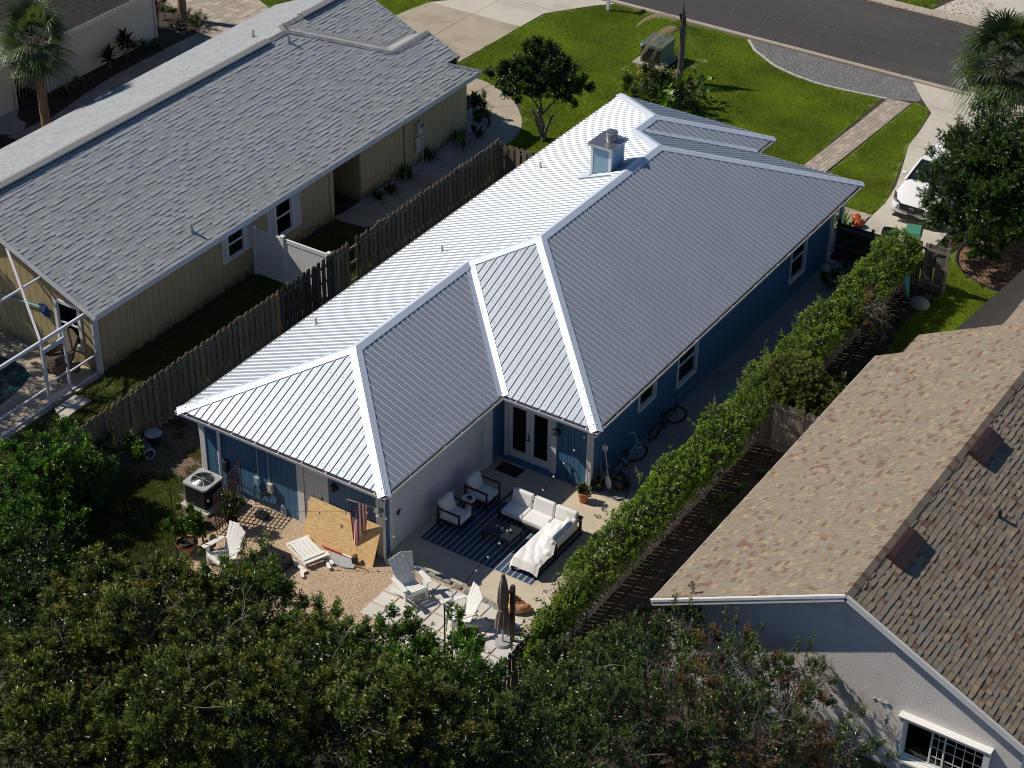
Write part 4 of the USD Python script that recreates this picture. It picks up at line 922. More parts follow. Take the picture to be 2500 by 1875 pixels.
# ---------------------------------------------------------------- shingled roofs of the neighbours
def shingles(parent, sl, poly, m, exposure, widths, thick, seed, limit=150, drop=0.012):
    """Laminated shingles, each tab its own wedge; the ones that show largest are separate pieces."""
    g = np.random.default_rng(seed); k = math.sqrt(1 + sl.H[2] ** 2); e = exposure / k
    h0, h1 = min(p[1] for p in poly), max(p[1] for p in poly); us = [p[0] for p in poly]
    V, C = [], []
    c, h = 0, h0 - 0.0
    while h < h1 - 0.01:
        hm = min(h + e * 0.5, h1 - 1e-3)
        # interval of u at this h
        xs = []
        for (u0, a0), (u1, b0) in zip(poly, poly[1:] + poly[:1]):
            if abs(b0 - a0) > 1e-9 and min(a0, b0) <= hm <= max(a0, b0):
                xs.append(u0 + (u1 - u0) * (hm - a0) / (b0 - a0))
        xs.sort()
        for ua, ub in zip(xs[::2], xs[1::2]):
            u = ua - g.uniform(0, widths[1])
            while u < ub:
                w = g.uniform(*widths); a, b = max(u, ua), min(u + w, ub); u += w
                if b - a < 0.02: continue
                t = thick[0] + (thick[1] - thick[0]) * (0.75 + 0.25 * g.random() if g.random() < 0.42 else 0.15 * g.random()); hh = min(h + e * 1.25, h1)
                d = g.uniform(-drop, drop) if c else 0.0
                V.append([sl.at(a + 0.003, h + d, 0.001), sl.at(b - 0.003, h + d, 0.001), sl.at(b - 0.003, h + d, t), sl.at(a + 0.003, h + d, t), sl.at(a + 0.003, hh, 0.002), sl.at(b - 0.003, hh, 0.002)])
                C.append((a + b) / 2 + 1j * h)
        h += e; c += 1
    V = A(V); F = A([[0, 1, 2], [0, 2, 3], [3, 2, 5], [3, 5, 4], [0, 3, 4], [1, 5, 2]])
    z, px, py = to_view(V.mean(1))
    vis = (px > 0) & (px < 2500) & (py > 0) & (py < 1875)
    order = np.argsort(np.where(vis, z, 1e9)); pick = [i for i in order[:limit] if vis[i]]
    for i in pick:
        MB().add(V[i], F).put('shingle', W[m], parent)
    rest = np.setdiff1d(np.arange(len(V)), pick)
    if len(rest):
        MB().add(V[rest].reshape(-1, 3), (F[None] + 6 * np.arange(len(rest))[:, None, None]).reshape(-1, 3), np.repeat(g.uniform(0, 1, len(rest)), 6)).put('shingle_rest', W[m], parent, kind='stuff')
    # deck below
    n = len(poly); MB().add([sl.at(u, h, -0.004) for u, h in poly], [[0, i, i + 1] for i in range(1, n - 1)]).put('roof_deck', W['joint'], parent)


def cap_shingles(parent, p, q, sa, sb, m, step=0.15, w=0.15, up=0.02, vent=False):
    """Overlapping ridge shingles from p to q."""
    p, q = A(p, float), A(q, float); L = np.linalg.norm(q - p); d = (q - p) / L
    def side(s):
        t = np.cross(s.N, d); t /= np.linalg.norm(t); return -t if t[2] > 0 else t
    ta, tb = side(sa), side(sb)
    if abs(ta @ tb) > 0.98: tb = -ta
    mb = MB(); x = 0.0
    while x < L - 0.01:
        x2 = min(x + step * 1.3, L)
        for o0, o1 in ((up + 0.012, up),):
            P = []
            for xx, o in ((x, o0), (x2, o1)):
                c = p + d * xx
                P += [c + ta * w + sa.N * (o - 0.012), c + ta * w + sa.N * o, c + A([0, 0, 1.0]) * (o + 0.02), c + tb * w + sb.N * o, c + tb * w + sb.N * (o - 0.012)]
            i = np.arange(4)
            tn = abs(math.sin(x * 91.7 + L * 13.1)); mb.add(P, np.stack([i, i + 1, 6 + i, 5 + i], 1), tn).add(P[:5], [[0, 1, 2], [0, 2, 4], [2, 3, 4]], tn)
        x += step
    mb.put('ridge_shingles', W[m], parent)


# ---------------------------------------------------------------- yellow house, grey shingles
yh = thing('yellow_house', 'long yellow board house with grey shingle roof and white shuttered windows', 'house', (0, 0, 0))
PG, EG, ZE = 0.433, -5.37, 2.48
xr = -10.55; hr = EG - xr; zr = ZE + PG * hr; dW = 1.05
Y0, YE, YD = 2.5, 23.69, 18.5
sR = Slope((EG, 0, ZE), (0, 1), (-1, 0), PG)
sLf = Slope((2 * xr - EG, 0, ZE), (0, 1), (1, 0), PG)
hg = EG + 7.78; hs = EG + 6.34
shingles(yh, sR, [(Y0, 0), (YE, 0), (YE - 0.97, 0.97), (23.6, 0.975), (23.6, hg), (YE - hg, hg), (YE - hr, hr), (Y0, hr)], 'gray_shingle', 0.15, (0.14, 0.34), (0.008, 0.024), 31, 290)
yl = YE - hr + dW; hl = hr - dW; YG = 24.2
shingles(yh, sLf, [(Y0, 0), (YG, 0), (YG, hl), (yl, hl), (YE - hr, hr), (Y0, hr)], 'gray_shingle', 0.145, (0.14, 0.34), (0.006, 0.014), 32, 0)
wr = xr - dW
sMf = Slope((0, YE, ZE), (1, 0), (0, -1), PG)      # hip facing the street
shingles(yh, sMf, [(-7.78, hg), (xr, hr), (wr, hl), (-8.83, 1.36)], 'gray_shingle', 0.145, (0.14, 0.34), (0.006, 0.014), 33, 0)
wr = xr - dW
sWr = Slope((wr + hl, 0, ZE), (0, 1), (-1, 0), PG)  # right slope of the front wing
shingles(yh, sWr, [(23.6, 0.0), (YG, 0.0), (YG, hl), (yl, hl), (22.33, 1.36), (23.6, 1.36)], 'gray_shingle', 0.145, (0.14, 0.34), (0.008, 0.024), 34, 0)
sGl = Slope((-7.78 - 2.4, 0, ZE + PG * (hg - 2.4)), (0, 1), (1, 0), PG)
shingles(yh, sGl, [(YE - hg, 2.4), (23.6, 2.4), (23.6, 1.35), (22.33, 1.35)], 'gray_shingle', 0.145, (0.14, 0.34), (0.006, 0.014), 35, 0)
zg = ZE + PG * hg
def valley(p, q, sa, sb, w=0.16):
    p, q = A(p, float), A(q, float); d = (q - p) / np.linalg.norm(q - p); o = []
    for s in (sa, sb):
        t = np.cross(s.N, d); t /= np.linalg.norm(t); o.append((t if t[2] > 0 else -t) * w + s.N * 0.02)
    MB().add([p + o[0], p + (0, 0, 0.02), p + o[1], q + o[0], q + (0, 0, 0.02), q + o[1]], [[0, 1, 4, 3], [1, 2, 5, 4]], 0.5).put('valley_strip', W['gray_ridge'], yh)
valley((wr, yl, ZE + PG * hl), (-8.83, 22.33, ZE + PG * 1.36), sMf, sWr); valley((-7.78, YE - hg, ZE + PG * hg), (-8.83, 22.33, ZE + PG * 1.36), sMf, sGl); valley((-8.83, 22.33, ZE + PG * 1.36), (-8.83, 23.6, ZE + PG * 1.36), sGl, sWr)
cap_shingles(yh, (xr, Y0 + 0.02, zr), (xr, YE - hr, zr), sR, sLf, 'gray_ridge', w=0.16)
cap_shingles(yh, (-7.78, YE - hg, zg), (xr, YE - hr, zr), sR, sMf, 'gray_ridge')
cap_shingles(yh, (-7.78, 23.58, zg), (-7.78, YE - hg, zg), sR, sGl, 'gray_ridge')
cap_shingles(yh, (EG - 0.02, YE - 0.02, ZE), (-6.34, YE - 0.97, ZE + PG * 0.97), sR, sMf, 'gray_ridge', w=0.13)
cap_shingles(yh, (xr, YE - hr, zr), (wr, yl, zr - PG * dW), sLf, sMf, 'gray_ridge')
cap_shingles(yh, (wr, yl, zr - PG * dW), (wr, YG, zr - PG * dW), sLf, sWr, 'gray_ridge', w=0.16)
for (ya, yb, xx, zz, sa) in ((Y0 + 0.6, YE - hr - 1.1, xr, zr, sR), (yl + 1.1, YG - 0.4, wr, zr - PG * dW, sWr)):
    m = MB(); k = 8; 
    v = [(xx + o, y, zz + h) for y in (ya, yb) for o, h in ((-0.17, 0.0), (-0.17, 0.035), (0, 0.095), (0.19, 0.035), (0.19, -0.02))]
    i = np.arange(4); m.add(v, np.stack([i, i + 1, 6 + i, 5 + i], 1)).add(v[:5], [[0, 1, 2], [0, 2, 4], [2, 3, 4]]).add(v[5:], [[0, 1, 2], [0, 2, 4], [2, 3, 4]])
    m.put('ridge_vent', W['gray_ridge'], yh)
    MB().box(xx + 0.12, ya, zz - 0.1, xx + 0.188, yb, zz - 0.012).put('vent_slot', W['black_plastic'], yh)
YW = 23.3
hole_wall(MB(), 'x', -5.8, -0.12, 2.9, 14.9, 0, 2.42, [(9.2, 10.02, 1.12, 2.1), (11.72, 12.56, 0.75, 2.12)]).put('side_wall', W['yellow_side'], yh)
hole_wall(MB(), 'y', 14.9, -0.12, -8.4, -5.92, 0, 2.42).put('recess_wall', W['yellow_back'], yh)
hole_wall(MB(), 'y', 16.42, 0.12, -8.4, -5.8, 0, 2.42).put('recess_wall', W['yellow_back'], yh)
hole_wall(MB(), 'x', -8.4, -0.12, 14.78, 16.54, 0, 2.42).put('recess_wall', W['yellow_side'], yh)
hole_wall(MB(), 'x', -5.8, -0.12, 16.54, YW, 0, 2.42).put('side_wall', W['yellow_side'], yh)
hole_wall(MB(), 'y', YW, -0.12, -15.3, -5.92, 0, 2.42).put('front_wall', W['yellow_back'], yh)
hole_wall(MB(), 'x', -15.3, 0.12, 2.9, YG - 0.4, 0, 2.42).put('far_wall', W['yellow_side'], yh)
hole_wall(MB(), 'y', YG - 0.4, -0.12, -15.3, -9.0, 0, 2.42).put('wing_wall', W['yellow_back'], yh)
# gable wall at the near end: a pentagon with one window
gw = Polygon([(-5.8, 0), (-5.8, 2.62), (xr, zr - 0.03), (2 * xr + 5.8, 2.62), (2 * xr + 5.8, 0)]).difference(sbox(-7.42, 0.72, -6.55, 2.12))
mg = MB().prism(gw, -0.12, 0.0); mg.xf(A([[1, 0, 0, 0], [0, 0, -1, 2.9], [0, 1, 0, 0], [0, 0, 0, 1.0]])); mg.put('gable_wall', W['yellow_back'], yh)
window(yh, 'y', 2.9, -1, -7.42, -6.55, 0.72, 2.12, blind=True, trim=0.12)
for a, b, lo, hi, sh in ((9.2, 10.02, 1.12, 2.1, 0.26), (11.72, 12.56, 0.75, 2.12, 0.42)):
    window(yh, 'x', -5.8, 1, a, b, lo, hi, trim=0.06, blind=True)
    for y0, y1 in ((a - 0.07 - sh, a - 0.07), (b + 0.07, b + 0.07 + sh)):
        s = MB().box(-5.798, y0, lo - 0.08, -5.765, y0 + 0.04, hi + 0.05).box(-5.798, y1 - 0.04, lo - 0.08, -5.765, y1, hi + 0.05).box(-5.798, y0 + 0.04, lo - 0.08, -5.767, y1 - 0.04, lo - 0.02).box(-5.798, y0 + 0.04, hi - 0.01, -5.767, y1 - 0.04, hi + 0.05)
        sp = s.put('shutter', W['white_paint'], yh); l = MB(); z = lo - 0.02
        while z < hi - 0.03:
            l.bar((-5.78, y0 + 0.04, z + 0.02), (-5.78, y1 - 0.04, z + 0.02), 0.012, 0.032, (0.5, 0, 1)); z += 0.035
        l.put('louvre', W['white_paint'], sp)
MB().box(-5.8, 19.15, 0, -5.785, 19.19, 2.4).put('wall_joint', W['joint'], yh)
MB().box(-5.8, 14.7, 0.0, -5.77, 14.9, 2.4).put('corner_board', W['yellow_side'], yh)
MB().box(-5.798, 2.9, 0.03, -5.76, 2.97, 2.4).box(-5.87, 2.86, 0.03, -5.798, 2.9, 2.4).put('corner_board', W['alu'], yh)
fm = MB().box(EG - 0.02, Y0, ZE - 0.17, EG + 0.004, YE, ZE - 0.003).box(EG - 0.45, Y0 + 0.05, ZE - 0.16, EG - 0.02, YE - 0.02, ZE - 0.14)
fm.put('eave_fascia', W['alu'], yh)
for sgn, s in ((1, sR), (-1, sLf)):
    for y in (Y0,):
        p0, p1 = s.at(y, 0.0), s.at(y, hr)
        MB().bar(p0 - (0, 0.005, 0.1), p1 - (0, 0.005, 0.1), 0.03, 0.17).put('rake_board', W['alu'], yh)
        MB().bar(p0 + (0, 0.2, -0.06), p1 + (0, 0.2, -0.06), 0.4, 0.02).put('rake_soffit', W['alu'], yh)
p0, p1 = sR.at(23.6, 0.975), sR.at(23.6, hg); MB().bar(p0 - (0, -0.0, 0.1), p1 - (0, -0.0, 0.1), 0.03, 0.17).put('rake_board', W['alu'], yh)
MB().prism(Polygon([(-6.34, 2.5), (-6.34, 2.85), (-7.78, zg - 0.03), (-9.2, 2.85), (-9.2, 2.5)]), 0, 0.1).xf(A([[1, 0, 0, 0], [0, 0, -1, 23.5], [0, 1, 0, 0], [0, 0, 0, 1.0]])).put('gable_end', W['yellow_back'], yh)
for x, y, s in ((-6.01, 7.78, sR), (-10.1, 18.1, sR), (-12.2, 18.6, sLf)):
    b = s.at(y, abs(x - s.P0[0])); MB().tube([b - (0, 0, 0.05), b + (0, 0, 0.27)], 0.045, 10).lathe([(0.14, -0.05), (0.06, 0.06), (0.046, 0.1)], b, 12).put('vent_pipe', W['galv'], yh)
# meters on the yellow wall
MB().rbox(-5.798, 19.9, 1.25, -5.66, 20.2, 1.75, 0.015).put('meter_box', W['light_stone'], yh)
MB().lathe([(0.0, 0.1), (0.07, 0.1), (0.085, 0.03), (0.085, 0.0)], (0, 0, 0), 16).xf(A([[0, 0, 1, -5.66], [0, 1, 0, 20.12], [1, 0, 0, 1.58], [0, 0, 0, 1.0]])).put('meter_dial', W['galv'], yh)
MB().rbox(-5.798, 19.8, 0.55, -5.68, 20.1, 1.15, 0.015).put('service_box', W['light_stone'], yh)
MB().tube([(-5.75, 20.28, 0), (-5.75, 20.28, 1.1)], 0.025, 6).put('conduit', W['white_plastic'], yh)

# ---------------------------------------------------------------- screen frame, pool side
sc = thing('pool_screen', 'white aluminium pool screen frame with a door beside the yellow house', 'screen enclosure', (0, 0, 0))
XC = -5.9
def al(p, q, w=0.06, h=0.06, name='frame_bar', up=(0, 0, 1)): MB().bar(p, q, w, h, up).put(name, W['alu'], sc)
al((XC, 2.88, 2.33), (XC, -8, 2.33), 0.07, 0.1, 'top_beam')
for y in (1.63, 0.69, -2.6, -5.2): al((XC, y, 0.03), (XC, y, 2.28), 0.06, 0.06, 'post', (0, 1, 0))
al((XC, 2.86, 0.03), (XC, 2.86, 2.28), 0.05, 0.05, 'post', (0, 1, 0))
al((XC, 2.83, 0.72), (XC, 1.66, 0.72), 0.045, 0.05, 'rail'); al((XC, 0.66, 0.66), (XC, -8, 0.66), 0.045, 0.05, 'rail')
al((XC, 2.83, 0.055), (XC, 1.66, 0.055), 0.05, 0.05, 'sill'); al((XC, 0.66, 0.055), (XC, -8, 0.055), 0.05, 0.05, 'sill')
al((XC, 1.6, 2.0), (XC, 0.72, 2.0), 0.05, 0.08, 'door_head')
dr = MB()
dr.bar((XC + 0.02, 1.585, 0.08), (XC + 0.02, 1.585, 1.95), 0.05, 0.045, (0, 1, 0)).bar((XC + 0.02, 0.735, 0.08), (XC + 0.02, 0.735, 1.95), 0.05, 0.045, (0, 1, 0)).bar((XC + 0.02, 1.56, 1.93), (XC + 0.02, 0.76, 1.93), 0.045, 0.05).bar((XC + 0.02, 1.56, 0.8), (XC + 0.02, 0.76, 0.8), 0.045, 0.05).bar((XC + 0.02, 1.56, 0.2), (XC + 0.02, 0.76, 0.2), 0.03, 0.24)
dp = dr.put('screen_door', W['alu'], sc); MB().box(XC + 0.04, 1.52, 1.0, XC + 0.07, 1.55, 1.12).put('handle', W['black_plastic'], dp)
al((XC, 0.69, 2.36), (-9.4, 2.86, 3.9), 0.06, 0.09, 'rafter'); al((XC, -2.6, 2.36), (-9.4, -1.0, 3.9), 0.06, 0.09, 'rafter')
al((-9.4, 2.86, 3.95), (-9.4, -8, 3.95), 0.06, 0.1, 'beam'); al((-7.6, 2.86, 3.1), (-7.6, -8, 3.1), 0.05, 0.06, 'beam')
nt = thing('pool_net', 'blue leaf skimmer net on a pale pole on the yellow gable wall', 'pool net', (0, 0, 0))
MB().tube([(-10.8, 2.86, 1.5), (-8.1, 2.84, 1.72)], 0.02, 8).put('pole', W['bike_blue'], nt)
MB().tube(bez([(-8.1, 2.83, 1.86), (-7.8, 2.83, 1.86), (-7.72, 2.83, 1.5), (-7.9, 2.83, 1.42), (-8.1, 2.83, 1.6), (-8.1, 2.83, 1.86)], 4), 0.015, 6).put('rim', W['net_blue'], nt)
MB().add([(-8.09, 2.84, 1.85), (-7.8, 2.84, 1.85), (-7.73, 2.84, 1.5), (-7.9, 2.84, 1.43), (-8.09, 2.84, 1.6), (-7.92, 2.74, 1.6)], [[0, 1, 5], [1, 2, 5], [2, 3, 5], [3, 4, 5], [4, 0, 5]]).put('mesh', W['net_blue'], nt)
# ---------------------------------------------------------------- brown shingle house
bh = thing('stucco_house', 'pale stucco gable house with brown blended shingle roof', 'house', (0, 0, 0))
PB, XE, ZB, XRB = 0.497, 15.35, 2.5, 20.38
hb = XRB - XE; zb = ZB + PB * hb
sBl = Slope((XE, 0, ZB), (0, 1), (1, 0), PB); sBr = Slope((2 * XRB - XE, 0, ZB), (0, 1), (-1, 0), PB)
shingles(bh, sBl, [(0.42, 0), (13.8, 0), (13.8, 0.82), (14.98, 0.8), (14.98, 3.28), (26, 3.28), (26, hb), (0.42, hb)], 'brown_shingle', 0.13, (0.08, 0.24), (0.004, 0.012), 41, 150)
shingles(bh, sBr, [(0.42, 0), (26, 0), (26, hb), (0.42, hb)], 'brown_shingle', 0.15, (0.09, 0.26), (0.012, 0.028), 42, 150)
cap_shingles(bh, (XRB, 0.42, zb), (XRB, 26, zb), sBl, sBr, 'brown_shingle', w=0.16)
gs = Polygon([(15.75, 0), (15.75, 2.5), (XRB, zb - 0.12), (2 * XRB - 15.75, 2.5), (2 * XRB - 15.75, 0)]).difference(sbox(22.16, 0.6, 24.14, 1.80))
MB().prism(gs, -0.15, 0).xf(A([[1, 0, 0, 0], [0, 0, -1, 0.76], [0, 1, 0, 0], [0, 0, 0, 1.0]])).put('gable_wall', W['stucco'], bh)
hole_wall(MB(), 'x', 15.75, 0.12, 0.92, 13.4, 0, 2.45).put('side_wall', W['stucco'], bh)
hole_wall(MB(), 'y', 13.4, -0.12, 15.87, 19, 0, 2.45).put('back_wall', W['stucco'], bh)
hole_wall(MB(), 'x', 19.0, 0.12, 13.4, 26, 0, 3.9).put('side_wall', W['stucco'], bh)
hole_wall(MB(), 'x', 25.0, -0.12, 0.92, 26, 0, 2.45).put('far_side_wall', W['stucco'], bh)
for s in (sBl, sBr):
    p0, p1 = s.at(0.4, -0.02), s.at(0.4, hb)
    MB().bar(p0 - (0, 0, 0.1), p1 - (0, 0, 0.1), 0.035, 0.19).put('rake_board', W['white_paint'], bh)
    MB().bar(p0 + (0, -0.022, -0.045), p1 + (0, -0.022, -0.045), 0.02, 0.07).put('rake_trim', W['white_paint'], bh)
    MB().bar(p0 + (0, 0.18, -0.16), p1 + (0, 0.18, -0.16), 0.33, 0.02).put('rake_soffit', W['white_paint'], bh)
MB().box(XE - 0.02, 0.4, ZB - 0.18, XE + 0.01, 13.8, ZB - 0.01).put('eave_fascia', W['white_paint'], bh)
MB().box(XE, 0.45, ZB - 0.17, 15.75, 13.78, ZB - 0.15).put('eave_soffit', W['white_paint'], bh)
for y0, y1 in ((2.25, 3.5), (7.3, 8.55)):
    o = lambda h, n: sBr.at(0.0, h, n)
    prof = [(2 * XRB - XE - 20.5, 0.01), (2 * XRB - XE - 20.52, 0.15), (2 * XRB - XE - 20.66, 0.185), (2 * XRB - XE - 20.98, 0.15), (2 * XRB - XE - 20.98, 0.012)]
    v = [sBr.at(y, h, n) for y in (y0, y1) for h, n in prof]; i = np.arange(4)
    vt = MB().add(v, np.stack([i, i + 1, 6 + i, 5 + i], 1)).add(v[:5], [[0, 1, 2], [0, 2, 4], [2, 3, 4]]).add(v[5:], [[0, 1, 2], [0, 2, 4], [2, 3, 4]]).put('roof_vent', W['vent_brown'], bh)
    MB().add([sBr.at(y, h, 0.014) for y, h in ((y0 - 0.06, 3.75), (y1 + 0.06, 3.75), (y1 + 0.06, 4.95), (y0 - 0.06, 4.95))], [[0, 1, 2, 3]]).put('vent_base', W['vent_brown'], vt) if False else None
b = sBr.at(6.16, 2 * XRB - XE - 21.96); MB().tube([b - (0, 0, 0.05), b + (0, 0, 0.22)], 0.05, 10).put('vent_pipe', W['black_plastic'], bh)
b = sBr.at(9.3, 2 * XRB - XE - 22.3); MB().tube([b - (0, 0, 0.05), b + (0, 0, 0.22)], 0.05, 10).put('vent_pipe', W['black_plastic'], bh)
# sliding window with accordion shutters
wd = window(bh, 'y', 0.76, -1, 22.16, 24.14, 0.6, 1.8, trim=0.05, mid=False, name='sliding_window')
m = MB()
for c in (22.83, 23.16): m.box(c - 0.022, 0.77, 0.64, c + 0.022, 0.80, 1.76)
for c in (23.0, 23.42, 23.65, 23.9): m.box(c - 0.008, 0.785, 0.64, c + 0.008, 0.797, 1.76)
for z in (0.88, 1.17, 1.46): m.box(22.85, 0.784, z - 0.008, 24.1, 0.796, z + 0.008)
m.put('muntin', W['white_paint'], wd)
m = MB().box(22.0, 0.56, 1.83, 24.32, 0.755, 1.92).box(22.0, 0.54, 1.9, 24.32, 0.756, 1.93); m.put('shutter_track', W['white_paint'], bh)
MB().box(22.0, 0.56, 0.5, 24.32, 0.755, 0.56).put('shutter_track', W['white_paint'], bh)
for x0 in (22.0, 24.16):
    m = MB()
    for k in range(6):
        x = x0 + 0.012 + k * 0.024; m.obox((x, 0.66, 1.19), (0.011, 0.0, 0), (0, 0.075, 0), (0, 0, 0.63))
    m.put('folded_shutter', W['white_plastic'], bh)
lp = MB().lathe([(0.0, 0.19), (0.02, 0.17), (0.08, 0.1), (0.085, 0.09), (0.055, 0.085), (0.05, -0.1), (0.03, -0.13), (0.0, -0.14)], (21.73, 0.6, 1.6), 10).bar((21.73, 0.76, 1.72), (21.73, 0.6, 1.72), 0.02, 0.02)
lp.put('wall_lantern', W['galv'], bh, smooth=40)
gk = thing('gecko_ornament', 'small pale gecko ornament on the stucco wall above the lantern', 'ornament', (21.5, 0.74, 1.95))
MB().ball((0, 0, 0), (0.13, 0.02, 0.035), 2).ball((0.13, 0, 0.02), (0.05, 0.025, 0.03), 2).put('body', W['light_stone'], gk, smooth=True)
MB().tube(bez([(-0.1, 0, 0), (-0.2, 0, 0.04), (-0.26, 0, -0.03)], 5), 0.012, 6).put('tail', W['light_stone'], gk)
for sx, sz in ((-0.07, 1), (-0.07, -1), (0.08, 1), (0.08, -1)): MB().tube([(sx, 0, 0), (sx + 0.03, -0.01, sz * 0.06), (sx + 0.07, -0.01, sz * 0.07)], 0.01, 6).put('leg', W['light_stone'], gk)
# ---------------------------------------------------------------- white block house at the upper left
wh = thing('block_house', 'shaded off-white block house with dark roof behind the palm', 'house', (0, 0, 0))
sW = Slope((-20.65, 0, 2.6), (0, 1), (-1, 0), 0.35)
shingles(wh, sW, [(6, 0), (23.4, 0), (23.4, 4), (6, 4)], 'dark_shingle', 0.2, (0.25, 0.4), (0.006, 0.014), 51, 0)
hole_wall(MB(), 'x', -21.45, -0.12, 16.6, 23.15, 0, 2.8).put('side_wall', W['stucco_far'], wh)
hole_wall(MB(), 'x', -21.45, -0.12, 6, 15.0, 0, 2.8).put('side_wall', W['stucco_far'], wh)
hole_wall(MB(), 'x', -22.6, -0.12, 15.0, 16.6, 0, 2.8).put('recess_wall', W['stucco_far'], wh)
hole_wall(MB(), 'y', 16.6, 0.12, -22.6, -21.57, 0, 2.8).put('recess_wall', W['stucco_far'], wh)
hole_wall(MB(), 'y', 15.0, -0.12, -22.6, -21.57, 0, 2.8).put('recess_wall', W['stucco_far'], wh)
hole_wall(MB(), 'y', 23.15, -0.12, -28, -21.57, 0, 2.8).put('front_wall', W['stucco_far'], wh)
MB().box(-20.68, 6, 2.42, -20.62, 23.4, 2.6).put('eave_fascia', W['light_stone'], wh)
MB().box(-21.45, 6, 2.43, -20.68, 23.38, 2.45).put('eave_soffit', W['light_stone'], wh)
MB().box(-21.45, 23.06, 0, -21.4, 23.15, 2.42).put('corner_board', W['light_stone'], wh)
MB().box(-22.598, 15.4, 0.05, -22.55, 16.3, 2.1).put('door', W['room_dark'], wh)
MB().box(-21.45, 14.9, 0, -21.4, 15.0, 2.42).put('corner_board', W['light_stone'], wh)
# ---------------------------------------------------------------- fences
def picket(w=0.14, h=1.8, t=0.019, style='dog'):
    """One board standing on its foot, face along y."""
    if style == 'dog':
        p = [(-w / 2, 0), (w / 2, 0), (w / 2, h - 0.045), (w / 2 - 0.035, h), (-w / 2 + 0.035, h), (-w / 2, h - 0.045)]
    elif style == 'round':
        p = [(-w / 2, 0), (w / 2, 0), (w / 2, h - 0.05)] + [(w / 2 * math.cos(a), h - 0.05 + 0.06 * math.sin(a)) for a in np.linspace(0.3, PI - 0.3, 6)] + [(-w / 2, h - 0.05)]
    else:
        p = [(-w / 2, 0), (w / 2, 0), (w / 2, h), (-w / 2, h)]
    m = MB().prism(p, -t / 2, t / 2)
    return m.xf(A([[1, 0, 0, 0], [0, 0, -1, 0], [0, 1, 0, 0], [0, 0, 0, 1.0]]))


def fence(label, a, b, pitch, h, m, seed, w=0.14, shadow=True, style='dog', posts=2.4, name='picket_fence', drop=(), rails=(0.3, 0.98, 1.55), group=None, post_up=0.08, special=None, tiltmax=0.012):
    a, b = A(a, float), A(b, float); L = np.linalg.norm(b - a); d = (b - a) / L; n = A([-d[1], d[0]]); ang = math.atan2(d[1], d[0]); g = np.random.default_rng(seed)
    f = thing(name, label, 'fence', (*a, 0), ang, group)
    x = pitch / 2
    i = 0
    while x < L:
        for side in ((1, -1) if shadow else (1,)):
            xx = x + (pitch / 2 if side < 0 else 0) + g.uniform(-0.012, 0.012)
            if xx > L or any(p <= xx <= q for p, q in drop): continue
            hh = h + g.uniform(-0.025, 0.025)
            k = special(xx) if special else m
            mb = picket((w if not shadow else 0.168) * g.uniform(0.95, 1.04), hh, 0.019, style)
            mb.xf(roty(g.uniform(-tiltmax, tiltmax))).xf(rotx(g.uniform(-0.01, 0.01))).shift(xx, side * 0.034, 0.02)
            mb.put('picket', W[k], f)
        x += pitch
    x = 0.0
    while x <= L + 0.01:
        MB().box(x - 0.045, -0.022, 0.0, x + 0.045, 0.022, h + post_up).put('post', W[m], f); x += L / max(1, round(L / posts))
    for z in rails:
        MB().box(0, -0.02, z - 0.04, L, 0.02, z + 0.04).put('rail', W[m], f)
    return f


fence('long weathered shadowbox picket fence between the yellow and blue houses', (-2.4, -9.0), (-2.4, 20.3), 0.262, 1.8, 'fence_wood', 1, special=lambda x: 'fence_dark' if 16.7 < x < 19.4 else ('fence_fresh' if 16.3 < x < 16.55 else 'fence_wood'), drop=((20.4, 20.75),))
fence('short weathered picket fence returning to the blue house front corner', (-2.3, 20.3), (0.42, 20.3), 0.262, 1.72, 'fence_wood', 2, posts=1.36)
fence('dark picket fence running under the climbing hedge beside the blue house', (13.0, -9.0), (13.0, 22.2), 0.178, 1.62, 'fence_gray', 3, shadow=False, style='flat', special=lambda x: 'fence_dark' if x < 8.2 else 'fence_gray', tiltmax=0.04, rails=(0.3, 0.95, 1.5))
fence('silvery round topped picket fence spur between hedge and brown roof', (13.15, 11.0), (15.7, 11.0), 0.15, 1.7, 'fence_gray', 4, shadow=False, style='round', posts=1.3)
fence('silvery board fence end at the far end of the hedge', (13.1, 22.2), (14.3, 22.15), 0.15, 1.75, 'fence_gray', 5, shadow=False, style='flat', posts=1.2, tiltmax=0.03)
sg = thing('side_gate', 'dark horizontal board gate between blue house corner and hedge', 'gate', (10.2, 22.3, 0))
for k in range(8): MB().box(0, -0.012, 0.08 + k * 0.175, 2.6, 0.012, 0.08 + k * 0.175 + 0.165).put('board', W['fence_dark'], sg)
for x in (0.05, 1.3, 2.55): MB().box(x - 0.045, 0.014, 0, x + 0.045, 0.1, 1.55).put('post', W['fence_dark'], sg)
for z in (0.62, 1.32): MB().box(0, -0.055, z - 0.035, 2.6, -0.014, z + 0.035).put('rail', W['fence_gray'], sg)
vf = thing('vinyl_fence', 'white vinyl privacy fence from yellow house to the picket fence', 'fence', (-5.78, 10.38, 0))
for x in (0.12, 1.36, 3.3):
    p = MB().box(x - 0.06, -0.06, 0, x + 0.06, 0.06, 1.86).put('post', W['white_plastic'], vf)
    MB().box(x - 0.072, -0.072, 1.86, x + 0.072, 0.072, 1.885).add([(x - 0.072, -0.072, 1.885), (x + 0.072, -0.072, 1.885), (x + 0.072, 0.072, 1.885), (x - 0.072, 0.072, 1.885), (x, 0, 1.92)], [[0, 1, 4], [1, 2, 4], [2, 3, 4], [3, 0, 4]]).put('cap', W['white_plastic'], p)
